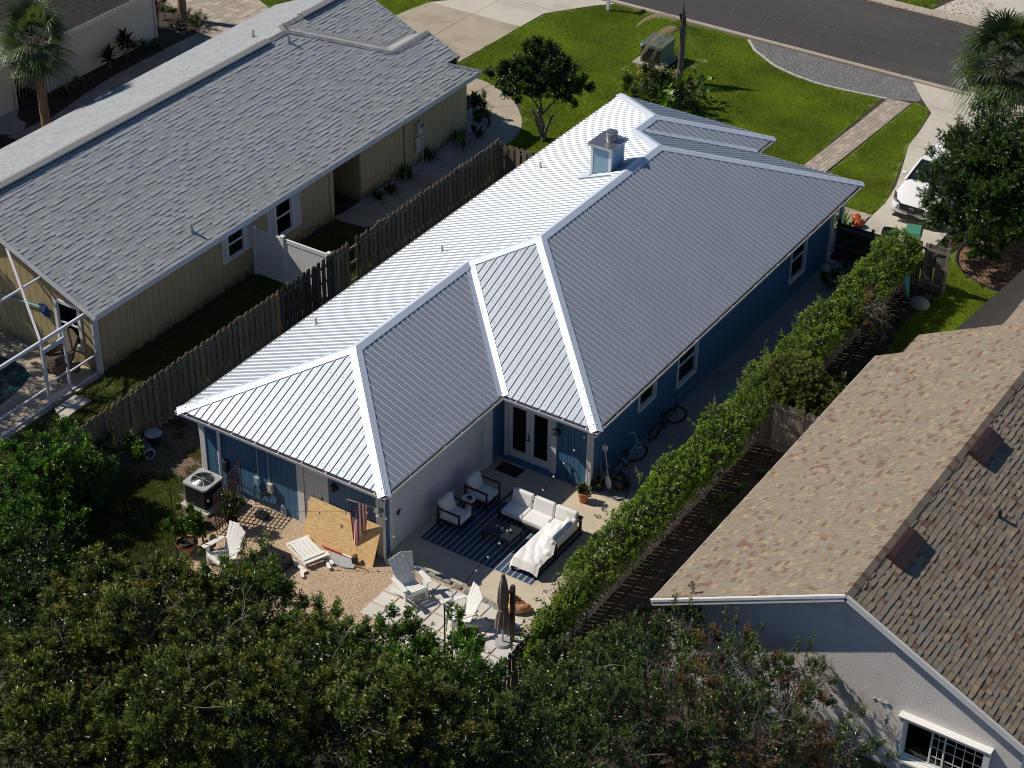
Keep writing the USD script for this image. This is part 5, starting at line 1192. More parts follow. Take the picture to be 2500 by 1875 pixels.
for x0, x1 in ((0.18, 1.3), (1.42, 3.24)):
    MB().box(x0, -0.03, 1.66, x1, 0.03, 1.8).put('rail', W['white_plastic'], vf); MB().box(x0, -0.03, 0.05, x1, 0.03, 0.19).put('rail', W['white_plastic'], vf)
    n = int((x1 - x0) / 0.165); w = (x1 - x0) / n
    for i in range(n): MB().box(x0 + i * w + 0.004, -0.015, 0.19, x0 + (i + 1) * w - 0.004, 0.015, 1.66).put('board', W['white_plastic'], vf)
# ---------------------------------------------------------------- foliage
def unit(v): return v / np.maximum(np.linalg.norm(v, axis=-1, keepdims=True), 1e-9)


def leaf_quads(P, D, L, w, g, droop=0.15, tone=None):
    """Folded diamond leaves from P along D; L, w arrays."""
    n = len(P); D = unit(D)
    up = np.tile(A([0, 0, 1.0]), (n, 1)) + g.normal(0, 0.38, (n, 3))
    s = unit(np.cross(D, up)); nn = np.cross(s, D)
    L = np.broadcast_to(L, (n,))[:, None]; w = np.broadcast_to(w, (n,))[:, None]
    mid = P + D * L * 0.45
    tip = P + D * L - A([0, 0, 1.0]) * L * droop
    v = np.stack([P, mid + s * w * 0.5 + nn * w * 0.18, tip, mid - s * w * 0.5 + nn * w * 0.18], 1)
    f = np.array([[0, 1, 2], [0, 2, 3]])[None] + 4 * np.arange(n)[:, None, None]
    t = g.uniform(0, 1, n) if tone is None else tone
    return v.reshape(-1, 3), f.reshape(-1, 3), np.repeat(t, 4)


def sprigs(tips, dirs, g, per=26, L=(0.07, 0.11), w=0.33, twig=0.34, mb=None, spread=0.75, heart=0.12):
    """Leafy shoots ending at tips and pointing along dirs."""
    n = len(tips); k = n * per
    t = np.repeat(tips, per, 0); d = np.repeat(unit(dirs), per, 0)
    a = g.uniform(0, 1, k)[:, None] ** 0.8
    rnd = unit(g.normal(0, 1, (k, 3)))
    perp = unit(rnd - (rnd * d).sum(1, keepdims=True) * d)
    P = t - d * (1 - a) * twig + perp * 0.012
    D = d * (0.35 + 0.55 * a) + perp * spread + g.normal(0, 0.12, (k, 3))
    LL = g.uniform(*L, k) * (1.15 - 0.35 * a[:, 0])
    tone = np.clip(heart + (0.85 - heart) * a[:, 0] ** 1.6 + g.normal(0, 0.14, k) + np.repeat(g.normal(0, 0.12, n), per), 0, 1)  # paler new growth at tips; sunlit outside and shaded inside painted into tone
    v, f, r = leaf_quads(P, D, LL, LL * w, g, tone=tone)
    mb = mb or MB()
    return mb.add(v, f, r)


def blob_shoots(c, r, n, g, flat=0.85, rough=0.28, up=0.5, cover=1.0):
    """Shoots gathered in tufts over a lumpy crown; gaps between the tufts stay open and dark."""
    c = A(c, float); per = 9; nc = max(6, n // per); u = unit(g.normal(0, 1, (nc * 3, 3)))
    u = u[(u[:, 2] > -0.6)]
    ph = c * 1.7
    lump = meshkit.noise(u * 2.2 + ph, 3) - 0.5 + 0.7 * (meshkit.noise(u * 5.1 + ph, 5) - 0.5)
    rad = r * (0.94 + rough * 2 * lump) * (1 - 0.3 * g.uniform(0, 1, len(u)) ** 2.5)
    keep = meshkit.noise(u * 3.4 + ph + 9, 8) < 0.56 + 0.3 * cover
    u, rad = u[keep][:nc], rad[keep][:nc]
    pc = c + u * rad[:, None] * A([1, 1, flat])
    k = len(u) * per; uu = np.repeat(u, per, 0); tr = (0.13 + 0.1 * g.uniform(0, 1, len(u))) * r ** 0.5 * 1.25
    w = unit(g.normal(0, 1, (k, 3)) + uu * 0.9 + A([0, 0, up]))
    P = np.repeat(pc, per, 0) + w * (np.repeat(tr, per) * g.uniform(0.5, 1.1, k))[:, None]
    return P, unit(w + uu * 0.5 + A([0, 0, up]) + g.normal(0, 0.15, (k, 3)))


def limb(a, b, r0, r1, g, n=7, wob=0.12):
    a, b = A(a, float), A(b, float); t = np.linspace(0, 1, n)[:, None]; L = np.linalg.norm(b - a)
    p = a + (b - a) * t + np.sin(PI * t) * g.normal(0, wob * L * 0.5, 3) + np.vstack([np.zeros(3), g.normal(0, wob * L * 0.1, (n - 2, 3)), np.zeros(3)])
    p[:, 2] += np.sin(PI * t[:, 0]) * 0.06 * L
    return p, np.linspace(r0, r1, n)


def tree(name, label, cat, base, blobs, m, seed, shoots=300, per=26, L=(0.07, 0.11), w=0.33, trunk_r=0.09, bark='bark', group=None, cover=1.0, bare=0, m2=None, share2=0.0, twig=0.34, tufts=0, flat=0.85, up=0.5, stems=1, bare_m='pale_bark', rough=0.28, spread=0.75, flowers=0):
    """Trunk, limbs reaching into each part of the crown, and a crown of leafy shoots."""
    g = np.random.default_rng(seed); base = A([*base, 0.0])
    t = thing(name, label, cat, base, group=group)
    top = np.mean([A(b[:3]) for b in blobs], 0); fork = base + (top - base) * 0.4; tk = MB()
    for k in range(stems):
        b0 = base + A([*g.normal(0, 0.09 * (stems > 1), 2), -0.05]); f0 = fork + A([*g.normal(0, 0.25 * (stems > 1), 2), 0]) - base
        p, r = limb(b0 - base, f0, trunk_r, trunk_r * 0.7, g, 6, 0.05); tk.tube(p, r, 8)
    tk.put('trunk', W[bark], t)
    br, cr, c2 = MB(), MB(), MB()
    for b in blobs:
        c, R = A(b[:3]), b[3]
        p0, r0 = limb(fork - base, c - base + A([0, 0, -0.25 * R]), trunk_r * 0.6, trunk_r * 0.3, g); br.tube(p0, r0, 6)
        for k in range(9):
            u = unit(g.normal(0, 1, 3)); u[2] = abs(u[2]) * 0.7; q = c - base + u * R * g.uniform(0.6, 0.95)
            s = p0[g.integers(3, 7)]; p, r = limb(s, q, trunk_r * 0.28, 0.006, g, 6); br.tube(p, r, 5, False)
        n = int(shoots * (R / 1.4) ** 2)
        P, D = blob_shoots(c - base, R, n, g, flat, rough, up, cover)
        k = g.random(len(P)) < share2 if m2 else np.zeros(len(P), bool)
        if m2 and share2:
            k = meshkit.noise((P + base) * 1.1, 4) < share2 + 0.2
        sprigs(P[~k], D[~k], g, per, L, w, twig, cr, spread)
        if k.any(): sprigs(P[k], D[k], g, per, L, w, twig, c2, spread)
        # inner leaves close the heart of the crown, coloured dark for its shade
        q = c - base + unit(g.normal(0, 1, (n, 3))) * (R * 0.72 * g.uniform(0.2, 1, n) ** 0.5)[:, None] * A([1, 1, flat])
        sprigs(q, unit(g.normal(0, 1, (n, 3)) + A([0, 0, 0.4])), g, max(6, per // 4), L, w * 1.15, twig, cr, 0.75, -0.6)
        for k in range(tufts):   # long upright water shoots
            u = unit(g.normal(0, 1, 3)); u[2] = abs(u[2]) + 0.5; u = unit(u); s = c - base + u * R * 0.8; H = g.uniform(0.5, 1.15); e = s + A([g.normal(0, 0.12), g.normal(0, 0.12), H])
            p, r = limb(s, e, 0.012, 0.004, g, 6, 0.05); br.tube(p, r, 5, False)
            m_ = 8; tt = g.uniform(0.35, 1, m_)[:, None]; sprigs(s + (e - s) * tt, np.tile(e - s, (m_, 1)) + g.normal(0, 0.3, (m_, 3)), g, 14, L, w, 0.16, cr, 0.9)
    br.put('branch', W[bark], t, kind='stuff')
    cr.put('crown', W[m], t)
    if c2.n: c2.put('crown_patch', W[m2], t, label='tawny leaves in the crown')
    if bare:
        bt = MB()
        for b in blobs:
            c, R = A(b[:3]), b[3]
            for k in range(bare):
                u = unit(g.normal(0, 1, 3)); u[2] = abs(u[2]); s = c - base + u * R * 0.35; e = c - base + unit(u + g.normal(0, 0.4, 3)) * R * g.uniform(0.9, 1.12)
                p, r = limb(s, e, 0.02, 0.006, g, 7, 0.14); bt.tube(p, r, 5, False)
                for j in range(4):
                    s2 = p[g.integers(2, 6)]; e2 = s2 + unit(u + g.normal(0, 0.9, 3)) * g.uniform(0.2, 0.5); p2, r2 = limb(s2, e2, 0.008, 0.003, g, 5, 0.14); bt.tube(p2, r2, 4, False)
        bt.put('bare_twigs', W[bare_m], t, kind='stuff')
    if flowers:
        fm = MB()
        for b in blobs:
            P, D = blob_shoots(A(b[:3]) - base, b[3] * 1.04, flowers, g, flat, rough, up)
            sprigs(P, D, g, 4, (0.03, 0.05), 0.8, 0.04, fm, 1.0)
        fm.put('blossom', W['flower'], t)
    return t


FG = 'trees crowding the lower edge of the picture'
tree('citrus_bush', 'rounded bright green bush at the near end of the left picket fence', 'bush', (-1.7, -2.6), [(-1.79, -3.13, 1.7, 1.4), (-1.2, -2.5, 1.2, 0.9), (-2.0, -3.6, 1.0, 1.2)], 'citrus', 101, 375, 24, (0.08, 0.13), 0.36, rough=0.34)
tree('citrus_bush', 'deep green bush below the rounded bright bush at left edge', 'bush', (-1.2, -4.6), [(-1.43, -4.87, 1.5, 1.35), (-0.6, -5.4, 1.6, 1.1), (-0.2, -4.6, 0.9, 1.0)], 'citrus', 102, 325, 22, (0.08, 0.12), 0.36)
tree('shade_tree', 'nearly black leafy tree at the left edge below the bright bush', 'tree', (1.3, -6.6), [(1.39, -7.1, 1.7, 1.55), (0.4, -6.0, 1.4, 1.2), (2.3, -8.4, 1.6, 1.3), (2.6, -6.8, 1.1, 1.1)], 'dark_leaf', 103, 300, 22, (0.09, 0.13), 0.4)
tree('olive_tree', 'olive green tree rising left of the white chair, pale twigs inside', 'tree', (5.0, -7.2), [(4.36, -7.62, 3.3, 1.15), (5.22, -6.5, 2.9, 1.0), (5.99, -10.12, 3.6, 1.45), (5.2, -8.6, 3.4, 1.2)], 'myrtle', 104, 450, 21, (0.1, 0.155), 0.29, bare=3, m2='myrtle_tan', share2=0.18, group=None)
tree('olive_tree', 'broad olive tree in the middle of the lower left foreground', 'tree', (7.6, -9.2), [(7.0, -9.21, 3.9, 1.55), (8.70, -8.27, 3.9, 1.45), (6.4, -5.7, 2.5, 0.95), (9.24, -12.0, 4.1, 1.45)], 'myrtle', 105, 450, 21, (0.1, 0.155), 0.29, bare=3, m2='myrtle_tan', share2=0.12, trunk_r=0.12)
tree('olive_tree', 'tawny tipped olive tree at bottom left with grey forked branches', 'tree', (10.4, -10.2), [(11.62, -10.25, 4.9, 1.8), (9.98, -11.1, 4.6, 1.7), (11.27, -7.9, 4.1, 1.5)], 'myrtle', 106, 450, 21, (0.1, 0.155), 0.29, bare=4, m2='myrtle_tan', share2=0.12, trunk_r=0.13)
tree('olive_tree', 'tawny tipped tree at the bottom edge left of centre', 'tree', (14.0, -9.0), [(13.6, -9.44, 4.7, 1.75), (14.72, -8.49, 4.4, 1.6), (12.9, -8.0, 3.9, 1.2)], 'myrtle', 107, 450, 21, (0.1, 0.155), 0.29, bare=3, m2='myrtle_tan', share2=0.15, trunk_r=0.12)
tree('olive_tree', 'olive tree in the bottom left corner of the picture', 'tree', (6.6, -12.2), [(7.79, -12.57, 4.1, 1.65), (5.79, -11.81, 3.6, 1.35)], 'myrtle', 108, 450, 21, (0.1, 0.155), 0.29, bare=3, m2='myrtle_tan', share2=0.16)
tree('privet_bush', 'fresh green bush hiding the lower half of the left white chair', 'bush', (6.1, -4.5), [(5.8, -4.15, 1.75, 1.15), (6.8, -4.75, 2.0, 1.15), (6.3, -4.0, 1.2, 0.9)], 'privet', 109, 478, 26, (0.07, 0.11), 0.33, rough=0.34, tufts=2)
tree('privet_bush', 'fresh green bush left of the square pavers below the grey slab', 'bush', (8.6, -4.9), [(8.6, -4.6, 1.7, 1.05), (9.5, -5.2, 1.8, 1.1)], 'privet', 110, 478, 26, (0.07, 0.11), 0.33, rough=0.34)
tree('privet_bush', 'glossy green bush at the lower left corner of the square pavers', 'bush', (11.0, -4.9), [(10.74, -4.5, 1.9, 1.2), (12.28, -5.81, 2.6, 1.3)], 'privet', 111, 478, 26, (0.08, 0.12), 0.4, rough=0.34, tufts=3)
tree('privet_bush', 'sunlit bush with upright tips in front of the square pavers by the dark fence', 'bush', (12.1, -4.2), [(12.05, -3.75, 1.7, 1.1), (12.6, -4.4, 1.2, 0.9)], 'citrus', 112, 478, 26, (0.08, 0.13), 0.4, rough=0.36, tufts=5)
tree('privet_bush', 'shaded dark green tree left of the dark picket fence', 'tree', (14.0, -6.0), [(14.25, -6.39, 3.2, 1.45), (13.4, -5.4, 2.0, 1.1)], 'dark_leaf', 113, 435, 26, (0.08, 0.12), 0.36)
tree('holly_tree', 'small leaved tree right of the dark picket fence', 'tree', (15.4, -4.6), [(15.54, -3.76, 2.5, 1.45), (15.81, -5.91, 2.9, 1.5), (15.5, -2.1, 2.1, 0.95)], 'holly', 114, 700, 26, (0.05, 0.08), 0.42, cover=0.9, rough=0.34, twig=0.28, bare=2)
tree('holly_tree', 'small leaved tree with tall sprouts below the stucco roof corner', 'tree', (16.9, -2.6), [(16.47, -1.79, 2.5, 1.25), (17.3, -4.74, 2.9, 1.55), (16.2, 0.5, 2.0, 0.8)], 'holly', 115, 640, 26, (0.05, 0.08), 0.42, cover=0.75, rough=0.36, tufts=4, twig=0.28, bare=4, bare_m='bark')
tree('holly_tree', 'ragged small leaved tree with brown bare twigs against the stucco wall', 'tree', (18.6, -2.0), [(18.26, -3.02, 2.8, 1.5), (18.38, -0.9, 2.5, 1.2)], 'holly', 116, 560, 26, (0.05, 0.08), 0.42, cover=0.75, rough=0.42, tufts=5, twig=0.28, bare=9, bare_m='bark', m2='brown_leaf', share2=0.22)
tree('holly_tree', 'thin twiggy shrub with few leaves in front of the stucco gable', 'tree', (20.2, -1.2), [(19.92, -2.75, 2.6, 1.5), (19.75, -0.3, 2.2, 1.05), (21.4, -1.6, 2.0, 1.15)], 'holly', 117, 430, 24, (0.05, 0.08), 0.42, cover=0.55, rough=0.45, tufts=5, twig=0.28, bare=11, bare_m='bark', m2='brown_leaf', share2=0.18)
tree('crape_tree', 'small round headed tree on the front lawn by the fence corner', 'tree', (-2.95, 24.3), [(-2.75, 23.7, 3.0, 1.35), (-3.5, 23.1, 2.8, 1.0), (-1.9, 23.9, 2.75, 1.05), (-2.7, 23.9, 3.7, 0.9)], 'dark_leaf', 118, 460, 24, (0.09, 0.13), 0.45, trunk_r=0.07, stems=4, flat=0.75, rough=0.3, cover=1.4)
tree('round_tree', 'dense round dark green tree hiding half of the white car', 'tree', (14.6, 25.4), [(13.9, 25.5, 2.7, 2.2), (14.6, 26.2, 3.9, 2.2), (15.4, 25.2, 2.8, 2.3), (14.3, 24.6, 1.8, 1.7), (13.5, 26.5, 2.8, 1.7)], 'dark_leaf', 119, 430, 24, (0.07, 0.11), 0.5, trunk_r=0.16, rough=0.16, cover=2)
tree('oleander', 'flowering oleander bush with pale pink blossom behind the blue house roof', 'bush', (-0.8, 29.2), [(-1.2, 28.9, 0.9, 0.95), (-0.3, 29.6, 0.9, 0.9), (0.5, 28.9, 0.8, 0.8), (-1.3, 29.9, 0.9, 0.8)], 'dark_leaf', 120, 300, 22, (0.1, 0.15), 0.22, trunk_r=0.04, stems=4, flowers=36)
tree('clipped_shrub', 'yellowish green clipped dome shrub beside the hedge', 'shrub', (13.75, 12.0), [(13.6, 12.05, 1.8, 1.0), (14.25, 11.85, 1.55, 0.85)], 'topiary', 121, 2400, 18, (0.045, 0.065), 0.55, rough=0.06, cover=2, twig=0.14)
tree('dry_shrub', 'half dry yellow and brown shrub against the hedge', 'shrub', (13.6, 17.7), [(13.5, 17.5, 1.5, 0.68), (13.7, 17.9, 0.9, 0.6)], 'topiary', 122, 420, 18, (0.05, 0.08), 0.4, m2='brown_leaf', share2=0.42, bare=12, bare_m='pale_bark', rough=0.36, trunk_r=0.03)
tree('side_shrub', 'fresh green shrub between the clipped dome and the brown roof', 'shrub', (14.6, 13.7), [(14.4, 13.6, 0.8, 0.6), (14.0, 14.4, 0.6, 0.5)], 'privet', 123, 330, 22, (0.06, 0.1), 0.4, trunk_r=0.03)
tree('ground_shrub', 'grey green low shrub at the foot of the second palm', 'shrub', (-21.0, 24.4), [(-21.0, 24.5, 0.4, 0.6), (-20.6, 25.0, 0.35, 0.5)], 'holly', 124, 260, 20, (0.05, 0.09), 0.3, trunk_r=0.02)
tree('ground_shrub', 'bright green shrub by the corner of the block house', 'shrub', (-22.4, 24.7), [(-22.4, 24.7, 0.6, 0.5)], 'citrus', 125, 300, 20, (0.07, 0.1), 0.4, trunk_r=0.02)
tree('wall_shrub', 'leafy shrub at the front corner of the yellow house', 'shrub', (-5.9, 24.5), [(-5.9, 24.45, 0.6, 0.5), (-5.55, 24.0, 0.4, 0.35)], 'privet', 126, 300, 20, (0.07, 0.11), 0.4, trunk_r=0.02)
tree('vine', 'straggling bright sprigs climbing the left fence by the drum', 'vine', (-2.2, -0.6), [(-2.1, -0.7, 0.9, 0.4), (-1.7, -0.2, 0.9, 0.3), (-1.3, -0.4, 0.7, 0.25)], 'privet', 127, 130, 16, (0.07, 0.1), 0.42, trunk_r=0.02, cover=0.6)
tree('side_bush', 'dark low bush in the blue house side passage by the gate', 'bush', (11.3, 21.0), [(11.3, 21.0, 0.5, 0.5), (11.0, 20.4, 0.4, 0.4)], 'dark_leaf', 128, 260, 20, (0.06, 0.1), 0.4, trunk_r=0.02)

tree('oak_tree', 'spreading shade tree beyond the pool at the left', 'tree', (-11.5, -2.6), [(-11.2, -2.2, 5.0, 2.0), (-12.8, -1.0, 5.4, 1.9), (-13.6, -3.2, 5.2, 2.0)], 'holly', 129, 200, 20, (0.1, 0.14), 0.42, trunk_r=0.2, cover=0.6)
tree('oak_tree', 'second shade tree beyond the pool screen at the left', 'tree', (-15.5, 0.2), [(-15.0, 0.6, 5.4, 1.9), (-16.4, 1.6, 5.2, 1.8), (-13.6, 1.4, 4.9, 1.2)], 'holly', 130, 200, 20, (0.1, 0.14), 0.42, trunk_r=0.2, cover=0.7)
# ---------------------------------------------------------------- the climbing hedge
hd = thing('hedge', 'long sunlit climbing hedge overgrowing the fence beside the blue house', 'hedge', (12.8, 10.0, 0))
g = np.random.default_rng(200); hm, hi_, ht = MB(), MB(), MB()
n = 6000
yy = g.uniform(-2.3, 22.3, n); aa = g.uniform(-0.55, PI + 0.35, n)      # around the section from the +x skirt over the top
lump = meshkit.noise(np.stack([yy * 0.75, aa * 1.1, yy * 0], 1), 2) - 0.5 + 0.6 * (meshkit.noise(np.stack([yy * 2.1, aa * 2.3, yy * 0], 1), 6) - 0.5)
end = np.clip(np.minimum(yy + 2.6, 23.0 - yy) / 1.2, 0.25, 1)
edge_l = np.interp(yy, [-2.4, -0.5, 2.0, 4.5, 23], [13.15, 12.75, 12.3, 12.12, 12.12]); mid_x, half = (edge_l + 13.5) / 2, (13.5 - edge_l) / 2
rx, rz = (half + 0.45 * lump) * end, (0.55 + 0.5 * lump) * end
P = np.stack([mid_x + np.cos(aa) * rx, yy, 1.5 + np.sin(aa) * rz], 1); D = unit(np.stack([np.cos(aa), g.normal(0, 0.3, n), np.sin(aa) + 0.45], 1) + g.normal(0, 0.2, (n, 3)))
left = g.random(n) < 0.16
P[left, 0] = edge_l[left] + g.uniform(0.0, 0.35, left.sum()); P[left, 2] = g.uniform(0.2, 1.5, left.sum()); D[left] = unit(A([-0.8, 0, 0.2]) + g.normal(0, 0.4, (left.sum(), 3)))
skirt = (g.random(n) < 0.13) & ~left
P[skirt, 0] = 13.0 + g.uniform(0.05, 0.42, skirt.sum()); P[skirt, 2] = 1.45 - 0.7 * g.uniform(0, 1, skirt.sum()) ** 1.5 * (meshkit.noise(np.stack([yy[skirt] * 1.3, yy[skirt] * 0, yy[skirt] * 0], 1), 3) + 0.35); D[skirt] = unit(A([0.8, 0, 0.1]) + g.normal(0, 0.4, (skirt.sum(), 3)))
o = A([12.8, 10.0, 0])
hp = MB(); pale = meshkit.noise(np.stack([P[:, 1] * 0.55, P[:, 2] * 0.8, P[:, 0] * 0.8], 1), 12) > 0.6
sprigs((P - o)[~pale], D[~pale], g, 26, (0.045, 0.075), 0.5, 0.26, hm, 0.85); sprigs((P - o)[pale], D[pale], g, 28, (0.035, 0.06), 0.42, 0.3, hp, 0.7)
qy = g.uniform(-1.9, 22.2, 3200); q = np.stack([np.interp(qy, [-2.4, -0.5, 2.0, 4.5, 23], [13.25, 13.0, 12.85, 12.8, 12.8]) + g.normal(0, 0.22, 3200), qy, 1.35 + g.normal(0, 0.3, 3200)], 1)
sprigs(q - o, unit(g.normal(0, 1, (3200, 3))), g, 12, (0.06, 0.09), 0.55, 0.3, hm, 0.75, -0.6)  # inside of the hedge, its shade painted as darker leaf colour
for k in range(90):   # loose runners on the house side and along the crest
    y = g.uniform(2, 22); s = A([12.2 + g.uniform(0, 0.5), y, 1.75 + g.uniform(0, 0.25)]) - o; e = s + A([g.uniform(-0.35, 0.05), g.normal(0, 0.2), g.uniform(0.1, 0.4)])
    p, r = limb(s, e, 0.006, 0.003, g, 5, 0.15); ht.tube(p, r, 4, False); tt = g.uniform(0.3, 1, 5)[:, None]; sprigs(s + (e - s) * tt, np.tile(e - s, (5, 1)), g, 7, (0.04, 0.07), 0.55, 0.12, hm, 0.9)
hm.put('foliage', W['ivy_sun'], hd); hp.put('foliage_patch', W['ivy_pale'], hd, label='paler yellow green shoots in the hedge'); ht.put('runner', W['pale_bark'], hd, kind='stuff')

# ---------------------------------------------------------------- palms and blade plants
def strip(P, Wd, S):
    """Ribbon along points P, half widths Wd, sideways S (unit rows)."""
    v = np.vstack([P - S * Wd[:, None], P + S * Wd[:, None]]); k = len(P); i = np.arange(k - 1)
    return v, np.stack([i, i + 1, k + i + 1, k + i], 1)


def fan_frond(mb, stem, base, az, el, pet, rad, g, n=24, droop=0.5):
    d = A([math.cos(az) * math.cos(el), math.sin(az) * math.cos(el), math.sin(el)]); s = A([-math.sin(az), math.cos(az), 0.0]); nrm = np.cross(d, s)
    hub = A(base) + d * pet + A([0, 0, -0.12 * pet * (1 - math.sin(el))]); stem.tube([base, (A(base) + hub) / 2 + A([0, 0, 0.05]), hub], [0.018, 0.014, 0.01], 4, False)
    tone = g.uniform(0.1, 0.7)
    for a in np.linspace(-2.0, 2.0, n):
        L = rad * (0.72 + 0.28 * math.cos(a * 0.7)) * g.uniform(0.9, 1.08); dd = d * math.cos(a) + s * math.sin(a) + nrm * (0.12 - 0.2 * abs(a) / 2)
        t = np.linspace(0, 1, 5); P = hub + dd * (L * t)[:, None] - A([0, 0, 1.0]) * (droop * L * t ** 2.4)[:, None]
        side = unit(np.cross(dd, nrm)); v, f = strip(P, A([0.012, 0.026, 0.022, 0.012, 0.001]) * rad / 0.9, np.tile(side, (5, 1)))
        mb.add(v, f, np.clip(tone + g.normal(0, 0.15), 0, 1))


def palm(label, base, H, seed, fronds=38, rad=0.95, pet=0.85, r=0.17, lean=(0, 0), skirt=8):
    g = np.random.default_rng(seed); t = thing('fan_palm', label, 'palm tree', (*base, 0))
    k = 26; z = np.linspace(0, H, k); rr = r * (1.15 - 0.25 * z / H) * (1 + 0.05 * np.sin(np.arange(k) * 2.3))
    P = np.stack([lean[0] * (z / H) ** 2, lean[1] * (z / H) ** 2, z], 1); MB().tube(P, rr, 12).put('trunk', W['palm_bark'], t, smooth=50)
    m, s, dead = MB(), MB(), MB(); top = P[-1]
    for i in range(fronds):
        el = math.radians(78 - 112 * (i / fronds) ** 0.8); fan_frond(m, s, top + A([0, 0, -0.25 * i / fronds]), i * 2.39996 + g.normal(0, 0.15), el, pet * g.uniform(0.8, 1.15), rad * g.uniform(0.85, 1.12), g, droop=0.35 + 0.4 * i / fronds)
    for i in range(skirt):
        fan_frond(dead, s, top + A([0, 0, -0.3]), i * 2.4 + 1, math.radians(g.uniform(-70, -45)), pet * 0.6, rad * 0.7, g, 14, 0.3)
    m.put('crown', W['palm_leaf'], t); s.put('leaf_stalks', W['palm_leaf'], t)
    if dead.n: dead.put('dead_leaves', W['dead_frond'], t)
    bt = MB()
    for i in range(22):
        a, zz = i * 2.4, H - 0.15 - 0.03 * i; bt.bar((*(top[:2] + 0.8 * r * A([math.cos(a), math.sin(a)])), zz), (*(top[:2] + 1.7 * r * A([math.cos(a), math.sin(a)])), zz + 0.18), 0.05, 0.02)
    bt.put('leaf_boots', W['dead_frond'], t)
    return t


palm('tall fan palm at the upper left beside the yellow house', (-17.9, 13.1), 4.55, 301, rad=1.0, pet=0.9, lean=(-0.25, 0.1))
palm('fan palm whose bare trunk stands by the paved walk at the top edge', (-21.7, 25.1), 5.2, 302)
palm('big fan palm with silvery leaves by the street at the right edge', (12.0, 31.8), 4.5, 303, 44, 1.25, 1.15)


def pinnate(mb, stem, base, az, el, L, g, n=26, leaf=0.3, droop=0.9, w=0.012):
    d = A([math.cos(az) * math.cos(el), math.sin(az) * math.cos(el), math.sin(el)]); s = A([-math.sin(az), math.cos(az), 0.0]); t = np.linspace(0, 1, 12)
    P = A(base) + d * (L * t)[:, None] - A([0, 0, 1.0]) * (droop * L * t ** 2)[:, None]; stem.tube(P, np.linspace(0.012, 0.004, 12), 4, False); tone = g.uniform(0.2, 0.8)
    for q in np.linspace(0.15, 1, n):
        c = A([np.interp(q, t, P[:, k]) for k in range(3)]); tan = d - A([0, 0, 2.0]) * droop * q
        for sg in (-1, 1):
            dd = unit(s * sg + unit(tan) * 0.6 + A([0, 0, -0.25])); l = leaf * (1 - 0.5 * abs(q - 0.45)) * g.uniform(0.85, 1.1); PP = c + dd * (l * A([0, 0.5, 1.0]))[:, None] - A([0, 0, 1.0]) * (0.25 * l * A([0, 0.2, 1.0]))[:, None]
            v, f = strip(PP, A([w * 0.6, w, 0.001]), np.tile(unit(np.cross(dd, A([0, 0, 1.0]) + 0.3 * s)), (3, 1))); mb.add(v, f, np.clip(tone + g.normal(0, 0.15), 0, 1))


def pinnate_plant(name, label, cat, base, fronds, L, seed, m='palm_leaf', leaf=0.25, z=0.25, el=(25, 75), group=None):
    g = np.random.default_rng(seed); t = thing(name, label, cat, (*base, 0), group=group); a, b = MB(), MB()
    for i in range(fronds): pinnate(a, b, (0, 0, z), i * 2.4, math.radians(g.uniform(*el)), L * g.uniform(0.8, 1.15), g, leaf=leaf)
    b.put('stalks', W['palm_bark'], t); a.put('fronds', W[m], t)
    MB().tube([(0, 0, 0), (0, 0, z)], [0.08, 0.06], 8).put('stem', W['palm_bark'], t)
    return t


pinnate_plant('feather_palm', 'low feathery palm clump on the lawn behind the front roof', 'palm', (2.0, 28.4), 26, 1.25, 311)
pinnate_plant('feather_palm', 'second low feathery palm nearer the front roof hip', 'palm', (3.2, 27.6), 24, 1.15, 312)
pinnate_plant('feather_palm', 'dark low palm at the front eave beside the lawn', 'palm', (4.6, 26.9), 20, 0.95, 313)
pinnate_plant('feather_palm', 'feathery palm fronds rising behind the brown roof edge', 'palm', (16.0, 17.9), 14, 1.3, 314)
# dying palm
dp_ = thing('dying_palm', 'dying palm with ringed trunk and hanging brown fronds on the lawn', 'palm tree', (-1.15, 31.75, 0))
g = np.random.default_rng(320); z = np.linspace(0, 2.5, 30)
MB().tube(np.stack([0.05 * np.sin(z), z * 0, z], 1), 0.12 * (1.1 - 0.2 * z / 2.5) * (1 + 0.05 * (np.arange(30) % 2)), 12).put('trunk', W['bark'], dp_)
MB().tube([(0.04, 0, 2.45), (0.06, 0, 2.7), (0.03, 0, 3.0), (0.0, 0, 3.5)], [0.11, 0.1, 0.05, 0.006], 8).tube([(-0.02, 0, 2.6), (-0.12, 0, 2.95)], [0.06, 0.07], 6).put('spear', W['lattice'], dp_)
dl, ds = MB(), MB()
pinnate(dl, ds, (0.04, 0, 2.5), 3.45, 0.75, 2.5, g, 40, 0.32, 0.75, 0.01); pinnate(dl, ds, (0.04, 0, 2.4), 3.9, 0.5, 1.9, g, 40, 0.36, 1.0, 0.013); pinnate(dl, ds, (0.04, 0, 2.35), 4.1, 0.4, 1.6, g, 34, 0.3, 1.2, 0.012)
pinnate(dl, ds, (0.04, 0, 2.3), 0.4, 0.6, 1.5, g, 20, 0.14, 1.3, 0.008); pinnate(dl, ds, (0.04, 0, 2.2), -0.1, 0.3, 1.0, g, 14, 0.12, 1.5, 0.008)
dl.put('dead_fronds', W['dead_frond'], dp_); ds.put('stalks', W['dead_frond'], dp_)


